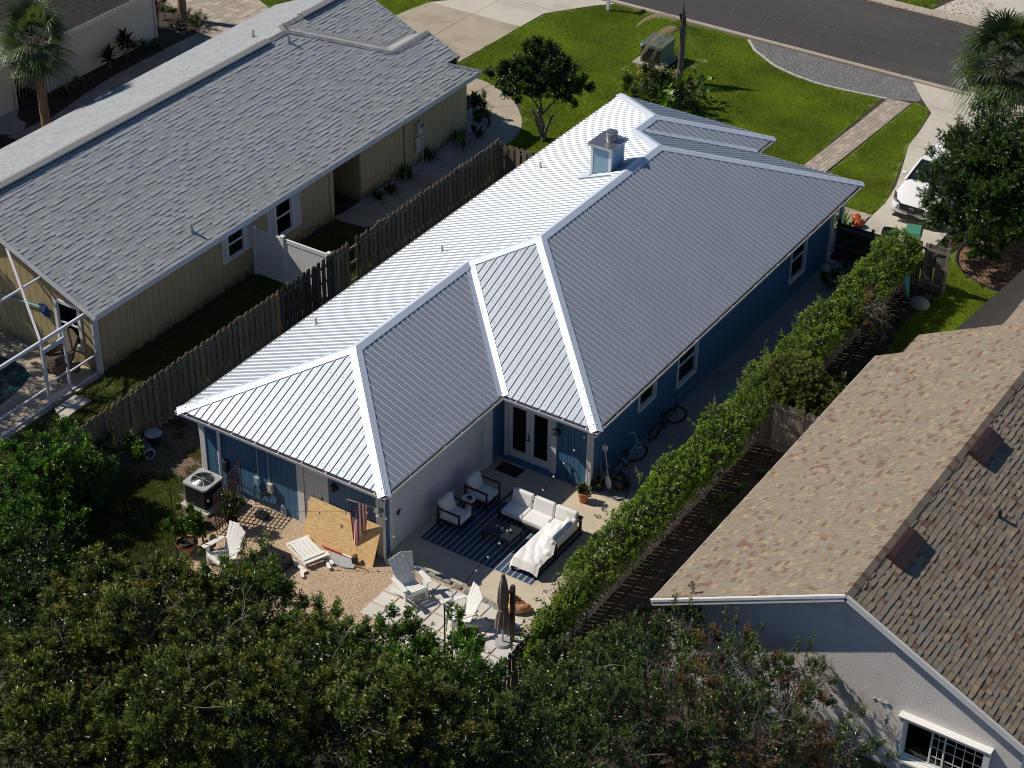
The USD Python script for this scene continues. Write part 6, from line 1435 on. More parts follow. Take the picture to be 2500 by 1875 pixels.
def rosette(name, label, cat, base, n, L, w, seed, m='privet', el=(15, 85), droop=0.25, group=None, z=0.02, stems=1, sh=0.0, sp=0.0):
    g = np.random.default_rng(seed); t = thing(name, label, cat, (*base, 0), group=group); a = MB(); st = MB()
    for k in range(stems):
        o = A([*g.normal(0, sp, 2), z + sh * (1 if stems == 1 else g.uniform(0.35, 1.0))])
        if sh: st.tube([(o[0], o[1], 0), o], 0.02, 6)
        for i in range(n):
            az, e, l = g.uniform(0, 2 * PI), math.radians(g.uniform(*el)), L * g.uniform(0.7, 1.15); d = A([math.cos(az) * math.cos(e), math.sin(az) * math.cos(e), math.sin(e)]); s = A([-math.sin(az), math.cos(az), 0.0]); q = np.linspace(0, 1, 5)
            P = o + d * (l * q)[:, None] - A([0, 0, 1.0]) * (droop * l * q ** 2.2)[:, None]; v, f = strip(P, w * A([0.45, 0.9, 1.0, 0.6, 0.02]) / 2, np.tile(s, (5, 1))); a.add(v, f, g.uniform(0, 1))
    a.put('leaves', W[m], t)
    if sh: st.put('stem', W['bark'], t, kind='stuff')
    return t


rosette('cordyline', 'tall red leaved plant against the shaded block house wall', 'plant', (-21.0, 20.9), 26, 0.6, 0.09, 401, 'cordyline', (0, 85), 0.2, stems=4, sh=1.3, sp=0.18)
rosette('cordyline', 'shorter red leaved plant left of the tall red leaved one', 'plant', (-21.0, 19.9), 24, 0.55, 0.09, 402, 'cordyline', (0, 85), 0.2, stems=3, sh=0.7, sp=0.15)
rosette('cordyline', 'purple leaved plant beyond the block house corner', 'plant', (-22.3, 24.0), 24, 0.5, 0.09, 403, 'cordyline', (0, 85), 0.2, stems=3, sh=1.2, sp=0.15)
rosette('cordyline', 'dark red leafy clump at the yellow house front corner', 'plant', (-6.4, 24.6), 26, 0.5, 0.07, 404, 'cordyline', (0, 85), 0.25, stems=5, sh=0.8, sp=0.2)
for i, (x, y, L, lab) in enumerate(((-21.0, 21.9, 0.6, 'low dark bromeliad right of the tall red plant'), (-20.9, 17.9, 0.4, 'small dark plant at the foot of the block house wall'), (-20.8, 17.0, 0.45, 'dark low plant where the block house bed begins'), (-20.9, 22.6, 0.45, 'dark low plant near the far end of the block house bed'))):
    rosette('bed_plant', lab, 'plant', (x, y), 30, L, 0.05, 410 + i, 'dark_leaf', (10, 80), 0.4, stems=3, sh=0.15, sp=0.2)
for i, (x, y, L, lab) in enumerate(((-5.5, 20.6, 0.75, 'sword fern left of the meter on the yellow wall'), (-5.45, 18.7, 0.85, 'tall sword fern midway along the yellow wall'), (-5.45, 17.5, 0.6, 'dark small fern near the recess of the yellow house'), (-5.4, 16.9, 0.45, 'smallest fern at the near end of the white gravel'), (-5.4, 22.3, 0.8, 'bushy fern right of the meter on the yellow wall'), (-5.3, 23.2, 0.6, 'dark fern where the white gravel bed curves'))):
    rosette('fern', lab, 'fern', (x, y), 34, L, 0.045, 420 + i, 'privet' if i in (1, 4) else 'dark_leaf', (25, 88), 0.35, sp=0.12, stems=2, sh=0.02)
for i, (x, y, L, lab, m) in enumerate(((13.55, 7.9, 0.5, 'fan leaved plant in the dark bed below the hedge', 'privet'), (13.75, 8.7, 0.45, 'spiky plant in the dark bed beside the brown roof', 'privet'), (14.05, 9.6, 0.4, 'small spiky plant by the fence spur', 'dark_leaf'), (14.3, 14.9, 0.6, 'grassy arching plant behind the brown roof corner', 'dark_leaf'), (13.8, 19.6, 0.5, 'spiky plant below the far hedge', 'dark_leaf'), (14.1, 21.3, 0.55, 'spiky pale plant beside the teal board', 'holly'), (14.9, 7.2, 0.42, 'bright spiky fan plant at the brown eave', 'sea_grape'), (13.9, 6.6, 0.5, 'dark spiky plant in the bed near the hedge', 'dark_leaf'), (14.0, 16.0, 0.5, 'dark plant below the half dry shrub', 'dark_leaf'))):
    rosette('bed_plant', lab, 'plant', (x, y), 34, L, 0.03, 430 + i, m, (10, 85), 0.3)
g = np.random.default_rng(470)
for i in range(12):
    x, y = g.uniform(13.7, 15.0), 0.8 + i * 0.82 + g.uniform(-0.2, 0.2)
    rosette('fern', ('low fern in the dark bed by the fence, %s from the near end' % 'first second third fourth fifth sixth seventh eighth ninth tenth eleventh twelfth'.split()[i]), 'fern', (x, y), 30, g.uniform(0.3, 0.55), 0.035, 471 + i, ('dark_leaf', 'privet')[i % 2], (10, 80), 0.35)
rosette('agave', 'spiky green agave beside the porch post', 'plant', (9.5, 24.45), 34, 0.75, 0.09, 450, 'citrus', (20, 85), 0.15)
rosette('agave', 'leafy bright clump in front of the pumpkins', 'plant', (9.72, 24.3), 44, 0.5, 0.1, 451, 'citrus', (10, 80), 0.25)
rosette('yucca', 'spiky yucca left of the leaning white chair and pavers', 'plant', (8.9, -2.9), 40, 0.55, 0.035, 452, 'privet', (10, 85), 0.1)
rosette('reed_grass', 'tuft of pale dry grass between palm clump and oleander', 'plant', (1.1, 28.0), 70, 0.7, 0.012, 453, 'topiary', (50, 88), 0.3, stems=2, sh=0.02, sp=0.2)
rosette('lily', 'bright strap leaved clump beside the dry grass tuft', 'plant', (1.6, 27.9), 40, 0.55, 0.03, 454, 'citrus', (35, 85), 0.5)
sg_ = thing('sea_grape', 'plant with big round bright leaves above the front roof ridge', 'plant', (0.05, 28.7, 0)); g = np.random.default_rng(455); a = MB()
for i in range(14):
    c = A([g.normal(0, 0.18), g.normal(0, 0.18), 0.35 + 0.07 * i]); nn = unit(g.normal(0, 0.5, 3) + A([0.4, -0.4, 0.8])); s = unit(np.cross(nn, A([0, 0, 1.0]))); u = np.cross(s, nn); th = np.linspace(0, 2 * PI, 11)[:-1]; R_ = 0.13
    v = np.vstack([[c], c + R_ * (np.cos(th)[:, None] * s + np.sin(th)[:, None] * u) + nn * 0.03]); a.add(v, [[0, 1 + j, 1 + (j + 1) % 10] for j in range(10)], g.random())
a.put('leaves', W['sea_grape'], sg_); MB().tube([(0, 0, 0), (0.02, 0, 1.3)], 0.015, 6).put('stem', W['bark'], sg_)
sg_ = thing('sea_grape', 'plant with dark round leaves at the foot of the dying palm', 'plant', (0.55, 30.4, 0)); a = MB()
for i in range(26):
    c = A([g.normal(0, 0.3), g.normal(0, 0.3), 0.3 + 0.04 * i]); nn = unit(g.normal(0, 0.5, 3) + A([0.4, -0.4, 0.8])); s = unit(np.cross(nn, A([0, 0, 1.0]))); u = np.cross(s, nn); th = np.linspace(0, 2 * PI, 11)[:-1]; R_ = 0.1
    v = np.vstack([[c], c + R_ * (np.cos(th)[:, None] * s + np.sin(th)[:, None] * u) + nn * 0.03]); a.add(v, [[0, 1 + j, 1 + (j + 1) % 10] for j in range(10)], g.random())
a.put('leaves', W['privet'], sg_); MB().tube([(0, 0, 0), (0.02, 0, 1.2)], 0.015, 6).put('stem', W['bark'], sg_)
# ---------------------------------------------------------------- garden furniture
def adirondack(label, loc, rz, m='white_plastic', group=None, name='adirondack_chair', slats=5):
    t = thing(name, label, 'chair', loc, rz, group); UsdGeom.Xform(t).AddScaleOp().Set(Gf.Vec3f(1.1, 1.1, 1.12))
    for i in range(5):
        y0 = -0.27 + i * 0.105; z0 = 0.385 - (y0 + 0.27) * 0.27
        MB().bar((-0.26, y0 + 0.046, z0 - 0.012), (0.26, y0 + 0.046, z0 - 0.012), 0.092, 0.022, (0, 0.27, 1)).put('seat_slat', W[m], t)
    n = slats; wtot = 0.56
    for i in range(n):
        u = (i - (n - 1) / 2) / n * wtot; h = 0.95 - 0.55 * abs(u) ** 1.5; fan = 1.18
        b, e = A([u * 0.86, 0.2, 0.2]), A([u * fan, 0.2 + 0.36 * h, 0.2 + 0.87 * h]); w0, w1 = wtot / n * 0.43, wtot / n * 0.43 * fan * 1.08
        nn = A([0, 0.87, -0.36]) * 0.011
        v = [b + (-w0, 0, 0) - nn, b + (w0, 0, 0) - nn, e + (w1, 0, -0.02 if u > 0.02 else 0) - nn, e + (-w1, 0, -0.02 if u < -0.02 else 0) - nn]
        v += [p + 2 * nn for p in v]
        MB().add(v, MB.QB).put('back_slat', W[m], t)
    for s in (-1, 1):
        MB().prism([(-0.07, -0.33), (0.07, -0.33), (0.085, -0.1), (0.05, 0.3), (-0.05, 0.3), (-0.06, -0.1)], 0.545, 0.568).shift(s * 0.345, 0, 0).put('armrest', W[m], t)
        MB().bar((s * 0.3, -0.22, 0), (s * 0.3, -0.22, 0.545), 0.035, 0.095, (0, 1, 0)).put('leg', W[m], t)
        MB().bar((s * 0.272, -0.27, 0.33), (s * 0.272, 0.5, 0.03), 0.022, 0.1).put('leg', W[m], t)
        MB().bar((s * 0.31, 0.26, 0.545), (s * 0.24, 0.42, 0.53), 0.04, 0.03).put('arm_bracket', W[m], t)
    MB().bar((-0.3, 0.345, 0.53), (0.3, 0.345, 0.53), 0.03, 0.06).put('back_rail', W[m], t)
    MB().bar((-0.26, -0.282, 0.33), (0.26, -0.282, 0.33), 0.02, 0.09).put('apron', W[m], t)
    return t


adirondack('white slatted garden chair on the square pavers with its back to the house corner', (8.58, -0.55, 0.035), math.radians(65))
adirondack('white slatted garden chair on the pavers nearest the folded umbrella', (10.27, -0.8, 0.035), math.radians(-36))
adirondack('white slatted garden chair half hidden by the bush near the cactus', (3.5, -2.3, 0.02), math.radians(-14))
for i in range(4):
    adirondack(('bottom brown chair of the stack behind the screen door', 'second brown chair from the bottom of the stack', 'third brown chair from the bottom of the stack', 'topmost brown chair of the stack behind the screen door')[i], (-6.85, 2.12 + 0.012 * i, 0.035 + 0.085 * i), math.radians(-16), 'brown_resin', None, 'resin_chair', 7)
# toppled chair
tc = thing('fallen_chair', 'white slatted chair lying collapsed on the gravel before the plywood', 'chair', (5.08, -0.6, 0.02), math.radians(-24))
for i in range(5): MB().box(-0.42, -0.3 + i * 0.115, 0.13 + 0.01 * i, 0.35, -0.195 + i * 0.115, 0.152 + 0.01 * i).put('back_slat', W['white_plastic'], tc)
for s in (-0.34, 0.3):
    MB().bar((-0.55, s, 0.06), (0.55, s, 0.12), 0.03, 0.1).put('side_rail', W['white_plastic'], tc)
for x, z in ((-0.5, 0.12), (0.42, 0.2), (0.54, 0.17)): MB().bar((x, -0.36, z), (x, 0.32, z + 0.02), 0.1, 0.03).put('cross_board', W['white_plastic'], tc)
MB().bar((0.1, -0.52, 0.05), (0.75, -0.44, 0.06), 0.1, 0.03).put('armrest', W['white_plastic'], tc); MB().bar((0.3, 0.42, 0.08), (0.85, 0.34, 0.06), 0.1, 0.03).put('armrest', W['white_plastic'], tc)
MB().bar((0.45, -0.42, 0.02), (0.9, -0.62, 0.05), 0.09, 0.03).put('leg', W['white_plastic'], tc); MB().bar((0.5, 0.3, 0.02), (0.98, 0.18, 0.06), 0.09, 0.03).put('leg', W['white_plastic'], tc)


def lounge_chair(label, loc, group=None):
    t = thing('patio_armchair', label, 'armchair', loc, 0, group)
    F = W['dark_frame']; hw = 0.33
    for x in (-0.36, 0.37):
        for s in (-1, 1): MB().box(x - 0.022, s * hw - 0.022, 0, x + 0.022, s * hw + 0.022, 0.6).put('leg', F, t)
    for s in (-1, 1):
        MB().box(-0.382, s * hw - 0.03, 0.6, 0.392, s * hw + 0.03, 0.632).put('armrest', F, t); MB().box(-0.34, s * hw - 0.018, 0.2, 0.35, s * hw + 0.018, 0.25).put('side_rail', F, t)
    MB().box(0.35, -hw + 0.02, 0.2, 0.39, hw - 0.02, 0.25).put('front_rail', F, t)
    MB().bar((-0.37, -hw + 0.02, 0.66), (-0.37, hw - 0.02, 0.66), 0.03, 0.05).put('back_rail', F, t); MB().bar((-0.36, -hw + 0.02, 0.3), (-0.36, hw - 0.02, 0.3), 0.03, 0.05).put('back_rail', F, t)
    MB().rbox(-0.33, -0.3, 0.25, 0.38, 0.3, 0.41, 0.05, 4).put('seat_cushion', W['cushion'], t, smooth=50)
    MB().rbox(-0.09, -0.29, 0.0, 0.09, 0.29, 0.48, 0.07, 4).xf(roty(-0.3)).shift(-0.2, 0, 0.38).put('back_cushion', W['cushion'], t, smooth=50)
    return t


lounge_chair('black framed armchair with white cushions nearest the striped rug corner', (7.73, 2.76, 0.03))
lounge_chair('black framed armchair with white cushions nearest the doormat', (7.8, 4.04, 0.03))
st = thing('side_table', 'white hourglass side table between the two armchairs', 'side table', (7.75, 3.42, 0.03))
MB().lathe([(0.0, 0.0), (0.15, 0.0), (0.145, 0.03), (0.085, 0.28), (0.085, 0.33), (0.16, 0.42), (0.2, 0.47), (0.2, 0.5), (0.0, 0.5)], (0, 0, 0), 28).put('body', W['white_plastic'], st, smooth=40)
one('bowl', MB().lathe([(0.0, 0.005), (0.04, 0.0), (0.075, 0.05), (0.085, 0.07), (0.075, 0.07), (0.04, 0.02), (0.0, 0.015)], (7.8, 3.4, 0.531), 18), W['black_metal'], 'small black bowl on the white hourglass side table', 'bowl', smooth=40)
ct = thing('coffee_table', 'low black coffee table on the striped rug', 'coffee table', (9.26, 2.86, 0.035))
MB().box(-0.48, -0.33, 0.37, 0.48, 0.33, 0.4).put('tabletop', mat('table_black', (0.02, 0.02, 0.021), 0.25, 0.05), ct)
for x in (-0.45, 0.45):
    for y in (-0.3, 0.3): MB().box(x - 0.025, y - 0.025, 0, x + 0.025, y + 0.025, 0.368).put('leg', W['dark_frame'], ct)
for y in (-0.3, 0.3): MB().box(-0.42, y - 0.012, 0.32, 0.42, y + 0.012, 0.368).put('apron', W['dark_frame'], ct)
for (x, y), lb in zip(((9.1, 2.84), (9.27, 2.83), (9.47, 2.82)), ('left one of three small white jars on the coffee table', 'middle one of three small white jars on the coffee table', 'right one of three small white jars on the coffee table')):
    j = thing('jar', lb, 'jar', (x, y, 0.436)); MB().lathe([(0.0, 0.0), (0.04, 0.0), (0.04, 0.085), (0.034, 0.095), (0.0, 0.095)], (0, 0, 0), 16).put('body', W['white_plastic'], j, smooth=40)
    MB().lathe([(0.0, 0.125), (0.026, 0.125), (0.026, 0.096), (0.0, 0.096)], (0, 0, 0), 14).put('lid', W['black_metal'], j, smooth=40); MB().lathe([(0.0405, 0.02), (0.0415, 0.02), (0.0415, 0.06), (0.0405, 0.06)], (0, 0, 0), 16).put('label_band', W['flag_blue'], j, smooth=40)
# corner sofa
so = thing('corner_sofa', 'black framed corner sofa with white cushions on the striped rug', 'sofa', (9.8, 3.2, 0.035)); F = W['dark_frame']; O = A([9.8, 3.2, 0])
def sb(x0, y0, z0, x1, y1, z1, n, m='dark_frame', r=0): return (MB().rbox(x0, y0, z0, x1, y1, z1, r, 4) if r else MB().box(x0, y0, z0, x1, y1, z1)).shift(*-O).put(n, W[m], so, smooth=50 if r else False)
for x, y in ((8.7, 3.55), (8.7, 4.27), (10.2, 1.95), (10.92, 1.95), (10.95, 4.27), (10.95, 2.95)): sb(x - 0.03, y - 0.03, 0, x + 0.03, y + 0.03, 0.62 if (x, y) in ((8.7, 4.27), (8.7, 3.55), (10.95, 4.27), (10.95, 2.95)) else 0.26, 'leg')
for a in ((8.7, 3.52, 0.2, 10.2, 3.57, 0.26), (8.7, 4.24, 0.2, 10.95, 4.29, 0.26), (10.18, 1.95, 0.2, 10.23, 3.52, 0.26), (10.92, 1.95, 0.2, 10.97, 4.24, 0.26), (10.23, 1.93, 0.2, 10.92, 1.98, 0.26), (8.69, 3.57, 0.2, 8.73, 4.24, 0.26)): sb(*a, 'seat_rail')
sb(8.67, 3.52, 0.6, 8.74, 4.3, 0.64, 'armrest'); sb(8.74, 4.25, 0.58, 11.0, 4.3, 0.64, 'back_rail'); sb(10.93, 2.9, 0.58, 10.98, 4.25, 0.64, 'back_rail'); sb(10.93, 2.6, 0.26, 10.97, 2.95, 0.62, 'back_panel') if False else None
sb(10.6, 4.22, 0.64, 11.02, 4.31, 0.665, 'corner_rail')
sb(8.74, 3.56, 0.26, 9.46, 4.2, 0.43, 'seat_cushion', 'cushion', 0.05); sb(9.47, 3.54, 0.26, 10.19, 4.2, 0.44, 'seat_cushion', 'cushion', 0.05); sb(10.2, 3.3, 0.26, 10.92, 4.2, 0.43, 'seat_cushion', 'cushion', 0.05); sb(10.2, 2.62, 0.26, 10.92, 3.29, 0.43, 'seat_cushion', 'cushion', 0.05); sb(10.2, 1.97, 0.26, 10.92, 2.61, 0.43, 'seat_cushion', 'cushion', 0.05)
for x0 in (8.76, 9.48, 10.2): MB().rbox(x0, -0.08, 0, x0 + 0.7, 0.08, 0.44, 0.07, 4).xf(rotx(-0.22)).shift(0, 4.13, 0.4).shift(*-O).put('back_cushion', W['cushion'], so, smooth=50)
for y0 in (3.42, 2.78): MB().rbox(-0.08, y0, 0, 0.08, y0 + 0.62, 0.4, 0.07, 4).xf(roty(0.3)).shift(10.83, 0, 0.38).shift(*-O).put('back_cushion', W['cushion'], so, smooth=50)
# sheet thrown over the right side of the sofa
gx, gy = 44, 90; xs, ys = np.linspace(10.12, 11.03, gx), np.linspace(1.88, 4.02, gy); X, Y = np.meshgrid(xs, ys); 
H = 0.455 + 0.0 * X
H = np.where(Y > 2.72, np.maximum(H, 0.455 + 0.36 * np.clip((X - 10.55) / 0.22, 0, 1) ** 1.3 * np.clip((Y - 2.72) / 0.12, 0, 1)), H)
H = np.where(X > 10.9, H - 0.9 * (X - 10.9) * np.clip((Y - 2.72) / 0.12, 0.6, 2), H); H = np.where(Y < 1.98, H - 2.6 * (1.98 - Y), H); H = np.where(X < 10.2, H - 2.4 * (10.2 - X), H)
H += 0.035 * (meshkit.fbm(np.stack([X * 5 + 1.6 * Y, Y * 3.0 - X, X * 0], -1), 4, 3) - 0.5) + 0.02 * np.abs(np.sin(9 * X + 4 * Y + 3 * meshkit.noise(np.stack([X * 3, Y * 3, X * 0], -1), 4)))
keep = (X > 10.1 + 0.05 * np.sin(3 * Y)) & (Y < 3.85 + 0.12 * np.sin(9 * X)) 
idx = np.arange(gx * gy).reshape(gy, gx); q = np.stack([idx[:-1, :-1], idx[:-1, 1:], idx[1:, 1:], idx[1:, :-1]], -1).reshape(-1, 4); q = q[keep.ravel()[q].all(1)]
one('sheet', MB().add(np.stack([X, Y, H + 0.045], -1).reshape(-1, 3), q), W['cloth'], 'crumpled white sheet thrown over the right arm of the corner sofa', 'sheet', smooth=True)
# rug and mat
rg = thing('rug', 'navy rug with pale stripes under the patio furniture', 'rug', (9.13, 3.05, 0.031)); MB().box(-1.84, -1.36, 0.0, 1.84, 1.36, 0.007).put('rug_ground', W['rug_blue'], rg)
for k in range(20): MB().box(-1.76 + k * 0.183, -1.355, 0.007, -1.76 + k * 0.183 + 0.042, 1.355, 0.0095).put('stripe', W['rug_white'], rg)
one('doormat', MB().rbox(7.23, 5.53, 0.03, 8.0, 6.0, 0.05, 0.008, 2), W['black_plastic'], 'plain black doormat in front of the white double doors', 'doormat')


def potted(name, label, base, prof, m, foliage=None, soil=0.03):
    t = thing(name, label, 'plant pot', (*base, 0.03)); MB().lathe(prof, (0, 0, 0), 24).put('pot', W[m], t, smooth=40)
    r, h = prof[-1]; MB().lathe([(0.0, h - 0.0), (r * 0.98, h - soil)], (0, 0, 0), 16).put('earth', W['soil'], t)
    return t


def pot_prof(r, h, k=0.72): return [(0.0, 0.0), (r * k, 0.0), (r * 0.93, h * 0.8), (r * 0.95, h * 0.82), (r * 1.05, h * 0.84), (r * 1.05, h), (r * 0.92, h), (r * 0.9, h - 0.04)]
def greens(t, blobs, m, seed, shoots=160, L=(0.05, 0.08), w=0.4, per=16, twig=0.15, name='leaves'):
    g = np.random.default_rng(seed); c = MB()
    for b in blobs:
        P, D = blob_shoots(A(b[:3]), b[3], int(shoots), g, 1.0, 0.3); sprigs(P, D, g, per, L, w, twig, c)
    c.put(name, W[m], t)


p = potted('terracotta_pot', 'terracotta pot with a scraggly plant at the sunny house corner', (10.2, 5.68), pot_prof(0.17, 0.34), 'terracotta'); greens(p, [(0, 0, 0.42, 0.17)], 'holly', 501, 46)
p = potted('terracotta_bowl', 'wide terracotta bowl with a small citrus tree by the thin post', (2.25, -2.35), pot_prof(0.3, 0.3, 0.6), 'terracotta'); MB().tube(bez([(0, 0, 0.25), (-0.03, 0, 0.5), (0.03, 0.02, 0.8)], 5), 0.025, 6).put('stem', W['bark'], p); greens(p, [(-0.05, 0.05, 0.95, 0.38), (-0.25, -0.1, 0.75, 0.28), (0.15, 0.15, 0.8, 0.25)], 'privet', 502, 110, (0.07, 0.11))
p = thing('cactus', 'prickly pear cactus beside the terracotta bowl', 'cactus', (2.8, -2.15, 0.02)); g = np.random.default_rng(503)
for k, (x, y, z) in enumerate(((0, 0, 0.12), (0.14, 0.05, 0.15), (-0.14, 0.04, 0.14), (0.02, 0.02, 0.34), (0.18, 0.06, 0.4), (-0.17, 0.06, 0.36), (0.22, 0.05, 0.62), (-0.13, 0.1, 0.58))):
    MB().ball((0, 0, 0), (0.1, 0.028, 0.15), 2).xf(rotz(g.uniform(-1, 1), (x, y, z))).put('pad', W['olive_lid'], p, smooth=True)
p = potted('black_pot', 'reddish green shrub in a black pot against the lattice', (2.62, -0.86), pot_prof(0.16, 0.28), 'black_plastic'); MB().tube([(0, 0, 0.2), (0.02, 0, 0.8)], 0.015, 6).put('stem', W['bark'], p); greens(p, [(0, 0, 0.9, 0.28), (0.03, -0.05, 0.6, 0.2)], 'holly', 504, 130); greens(p, [(-0.05, 0, 0.4, 0.2)], 'cordyline', 505, 60, name='reddish_leaves')
p = potted('bucket', 'white bucket with a trailing plant beside the condenser', (1.58, -1.32), [(0.0, 0.0), (0.125, 0.0), (0.15, 0.36), (0.158, 0.37), (0.15, 0.38), (0.14, 0.37), (0.14, 0.33)], 'white_plastic'); greens(p, [(0, 0, 0.42, 0.17), (0.05, -0.08, 0.3, 0.16)], 'privet', 506, 60)
p = potted('dead_plant_pot', 'pot of pale dead twigs against the house corner board', (10.3, 6.42), pot_prof(0.14, 0.26), 'black_plastic'); tw = MB(); g = np.random.default_rng(507)
for k in range(9):
    e = A([g.normal(0, 0.16), g.normal(0, 0.16), g.uniform(0.6, 1.15)]); q, r = limb((0, 0, 0.2), e, 0.012, 0.004, g, 7, 0.2); tw.tube(q, r, 5, False)
tw.put('twigs', W['pale_bark'], p); greens(p, [(-0.05, -0.1, 0.3, 0.16)], 'holly', 508, 40)
# paddle, cart, hose
pd = thing('paddle', 'white paddle standing blade down by the house corner', 'paddle', (10.5, 6.55, 0.03)); MB().tube([(0, 0, 0.4), (-0.16, 0.02, 1.35)], 0.016, 8).put('shaft', W['alu'], pd)
MB().ball((0.035, 0, 0.24), (0.11, 0.025, 0.24), 2).xf(roty(-0.15)).put('blade', W['white_plastic'], pd, smooth=True); MB().rbox(-0.24, -0.02, 1.33, -0.08, 0.06, 1.5, 0.02).put('grip', W['alu'], pd)
kt = thing('hand_cart', 'black folding hand cart on the side walk near the corner', 'cart', (10.9, 6.6, 0.03)); MB().tube(bez([(-0.2, -0.1, 0.3), (-0.2, -0.25, 0.05), (0.1, -0.35, 0.03), (0.22, -0.1, 0.04), (0.15, 0.25, 0.3), (0.0, 0.4, 0.55)], 6), 0.022, 8).put('frame', W['black_metal'], kt)
MB().rbox(-0.25, -0.05, 0.08, 0.05, 0.35, 0.42, 0.06).put('bag', W['black_plastic'], kt); MB().rbox(-0.2, 0.0, 0.4, 0.0, 0.25, 0.6, 0.05).put('bag', W['black_plastic'], kt)
for s in (-0.28, 0.08): MB().lathe([(0.0, -0.02), (0.1, -0.02), (0.11, 0.0), (0.1, 0.02), (0.0, 0.02)], (0, 0, 0), 14).xf(A([[0, 0, 1, s], [0, 1, 0, 0.3], [1, 0, 0, 0.11], [0, 0, 0, 1.0]])).put('wheel', W['rubber'], kt)
hs_ = MB().tube(bez([(9.3, 6.12, 0.75), (9.28, 6.1, 0.5), (9.4, 6.1, 0.25), (9.75, 6.02, 0.06), (10.0, 5.85, 0.05), (10.1, 5.95, 0.05)], 8), 0.014, 6).tube(bez([(9.3, 6.12, 0.75), (9.45, 6.12, 0.72), (9.62, 6.1, 0.35), (9.72, 6.08, 0.1)], 8), 0.014, 6)
one('garden_hose', hs_, W['black_plastic'], 'black garden hose hanging on the blue wall by the double doors', 'hose')


def bicycle(label, loc, rz, lean, m, steer=0.5):
    t = thing('bicycle', label, 'bicycle', loc, rz, None, (math.degrees(lean), 0)); R_ = 0.33
    def wheel(c, yaw=0.0):
        a = np.linspace(0, 2 * PI, 33); ty = MB().tube(np.stack([R_ * np.cos(a), 0 * a, R_ * np.sin(a)], 1), 0.026, 6, False).xf(rotz(yaw, c)); w = ty.put('wheel', W['rubber'], t)
        MB().tube(np.stack([(R_ - 0.035) * np.cos(a), 0 * a, (R_ - 0.035) * np.sin(a)], 1), 0.01, 5, False).xf(rotz(yaw, c)).put('rim', W['black_metal'], w)
        sp = MB()
        for k in range(14): sp.tube([(0, 0, 0), ((R_ - 0.03) * math.cos(k * 2 * PI / 14), 0, (R_ - 0.03) * math.sin(k * 2 * PI / 14))], 0.003, 3, False)
        sp.xf(rotz(yaw, c)).put('spokes', W['galv'], w)
    wheel((-0.54, 0, R_)); wheel((0.56, 0, R_), steer)
    f = MB(); bb, hd, hd2, st_, rr = (-0.1, 0, 0.3), (0.38, 0, 0.72), (0.36, 0, 0.82), (-0.24, 0, 0.72), (-0.54, 0, R_)
    for p, q, r in ((bb, hd, 0.022), (st_, hd2, 0.02), (bb, st_, 0.018), (bb, (-0.54, 0.05, R_), 0.011), (bb, (-0.54, -0.05, R_), 0.011), (st_, (-0.54, 0.05, R_), 0.009), (st_, (-0.54, -0.05, R_), 0.009), ((0.39, 0, 0.68), (0.34, 0, 0.9), 0.024)): f.tube([p, q], r, 8)
    f.put('frame', W[m], t)
    k = MB(); c, s = math.cos(steer), math.sin(steer)
    for y in (-0.05, 0.05): k.tube([(0.4, 0, 0.66), (0.56 - s * y, c * y, R_)], 0.012, 6)
    k.put('fork', W[m], t)
    MB().tube(bez([(0.34 - 0.16 * c - 0.32 * -s, -0.32 * c - 0.16 * s, 0.98), (0.34 - 0.27 * -s, -0.27 * c, 1.02), (0.345, 0, 0.96), (0.34 + 0.27 * -s, 0.27 * c, 1.02), (0.34 - 0.16 * c + 0.32 * -s, 0.32 * c - 0.16 * s, 0.98)], 5), 0.012, 6).put('handlebar', W['black_metal'] if m == 'black_metal' else W['alu'], t)
    MB().rbox(-0.37, -0.09, 0.82, -0.12, 0.09, 0.88, 0.028).bar((-0.25, 0, 0.7), (-0.26, 0, 0.83), 0.025, 0.025).put('saddle', W['black_plastic'], t)
    MB().tube([(-0.1, -0.1, 0.3), (-0.1, 0.1, 0.3)], 0.012, 6).bar((-0.1, 0.09, 0.3), (0.03, 0.09, 0.2), 0.02, 0.02).bar((-0.1, -0.09, 0.3), (-0.23, -0.09, 0.4), 0.02, 0.02).box(-0.01, 0.08, 0.18, 0.07, 0.17, 0.205).box(-0.27, -0.17, 0.39, -0.19, -0.08, 0.415).lathe([(0.0, 0.0), (0.07, 0.0), (0.07, 0.008), (0.0, 0.008)], (-0.1, 0, 0.3), 12).put('crank', W['black_metal'], t)
    return t


bicycle('light blue bicycle leaning on the blue side wall', (10.42, 7.62, 0.035), PI / 2 - 0.05, 0.2, 'bike_blue', -0.6)
bicycle('black bicycle leaning on the blue side wall below the small window', (10.4, 9.98, 0.035), PI / 2 - 0.1, 0.2, 'black_metal', -0.7)
# ---------------------------------------------------------------- things along the back wall
ac = thing('condenser', 'grey topped air conditioner condenser behind the blue house', 'air conditioner', (1.24, -0.42, 0))
MB().rbox(-0.5, -0.48, 0.0, 0.5, 0.48, 0.1, 0.01).put('pad', W['light_stone'], ac)
MB().rbox(-0.385, -0.385, 0.12, 0.385, 0.385, 0.8, 0.07).put('coil', W['ac_dark'], ac)
for k in range(13):
    z = 0.16 + k * 0.05; q = [(-0.35, -0.4), (0.35, -0.4), (0.4, -0.35), (0.4, 0.35), (0.35, 0.4), (-0.35, 0.4), (-0.4, 0.35), (-0.4, -0.35)]
    MB().prism(Polygon(q, [[(x * 0.975, y * 0.975) for x, y in q]]), z, z + 0.012).put('louvre', W['ac_dark'] if k % 2 else W['black_metal'], ac)
sq = Polygon([(-0.41, -0.41), (0.41, -0.41), (0.41, 0.41), (-0.41, 0.41)]).buffer(-0.08).buffer(0.09); ring_ = Polygon(sq.exterior.coords, [Point(0, 0).buffer(0.335, 16).exterior.coords])
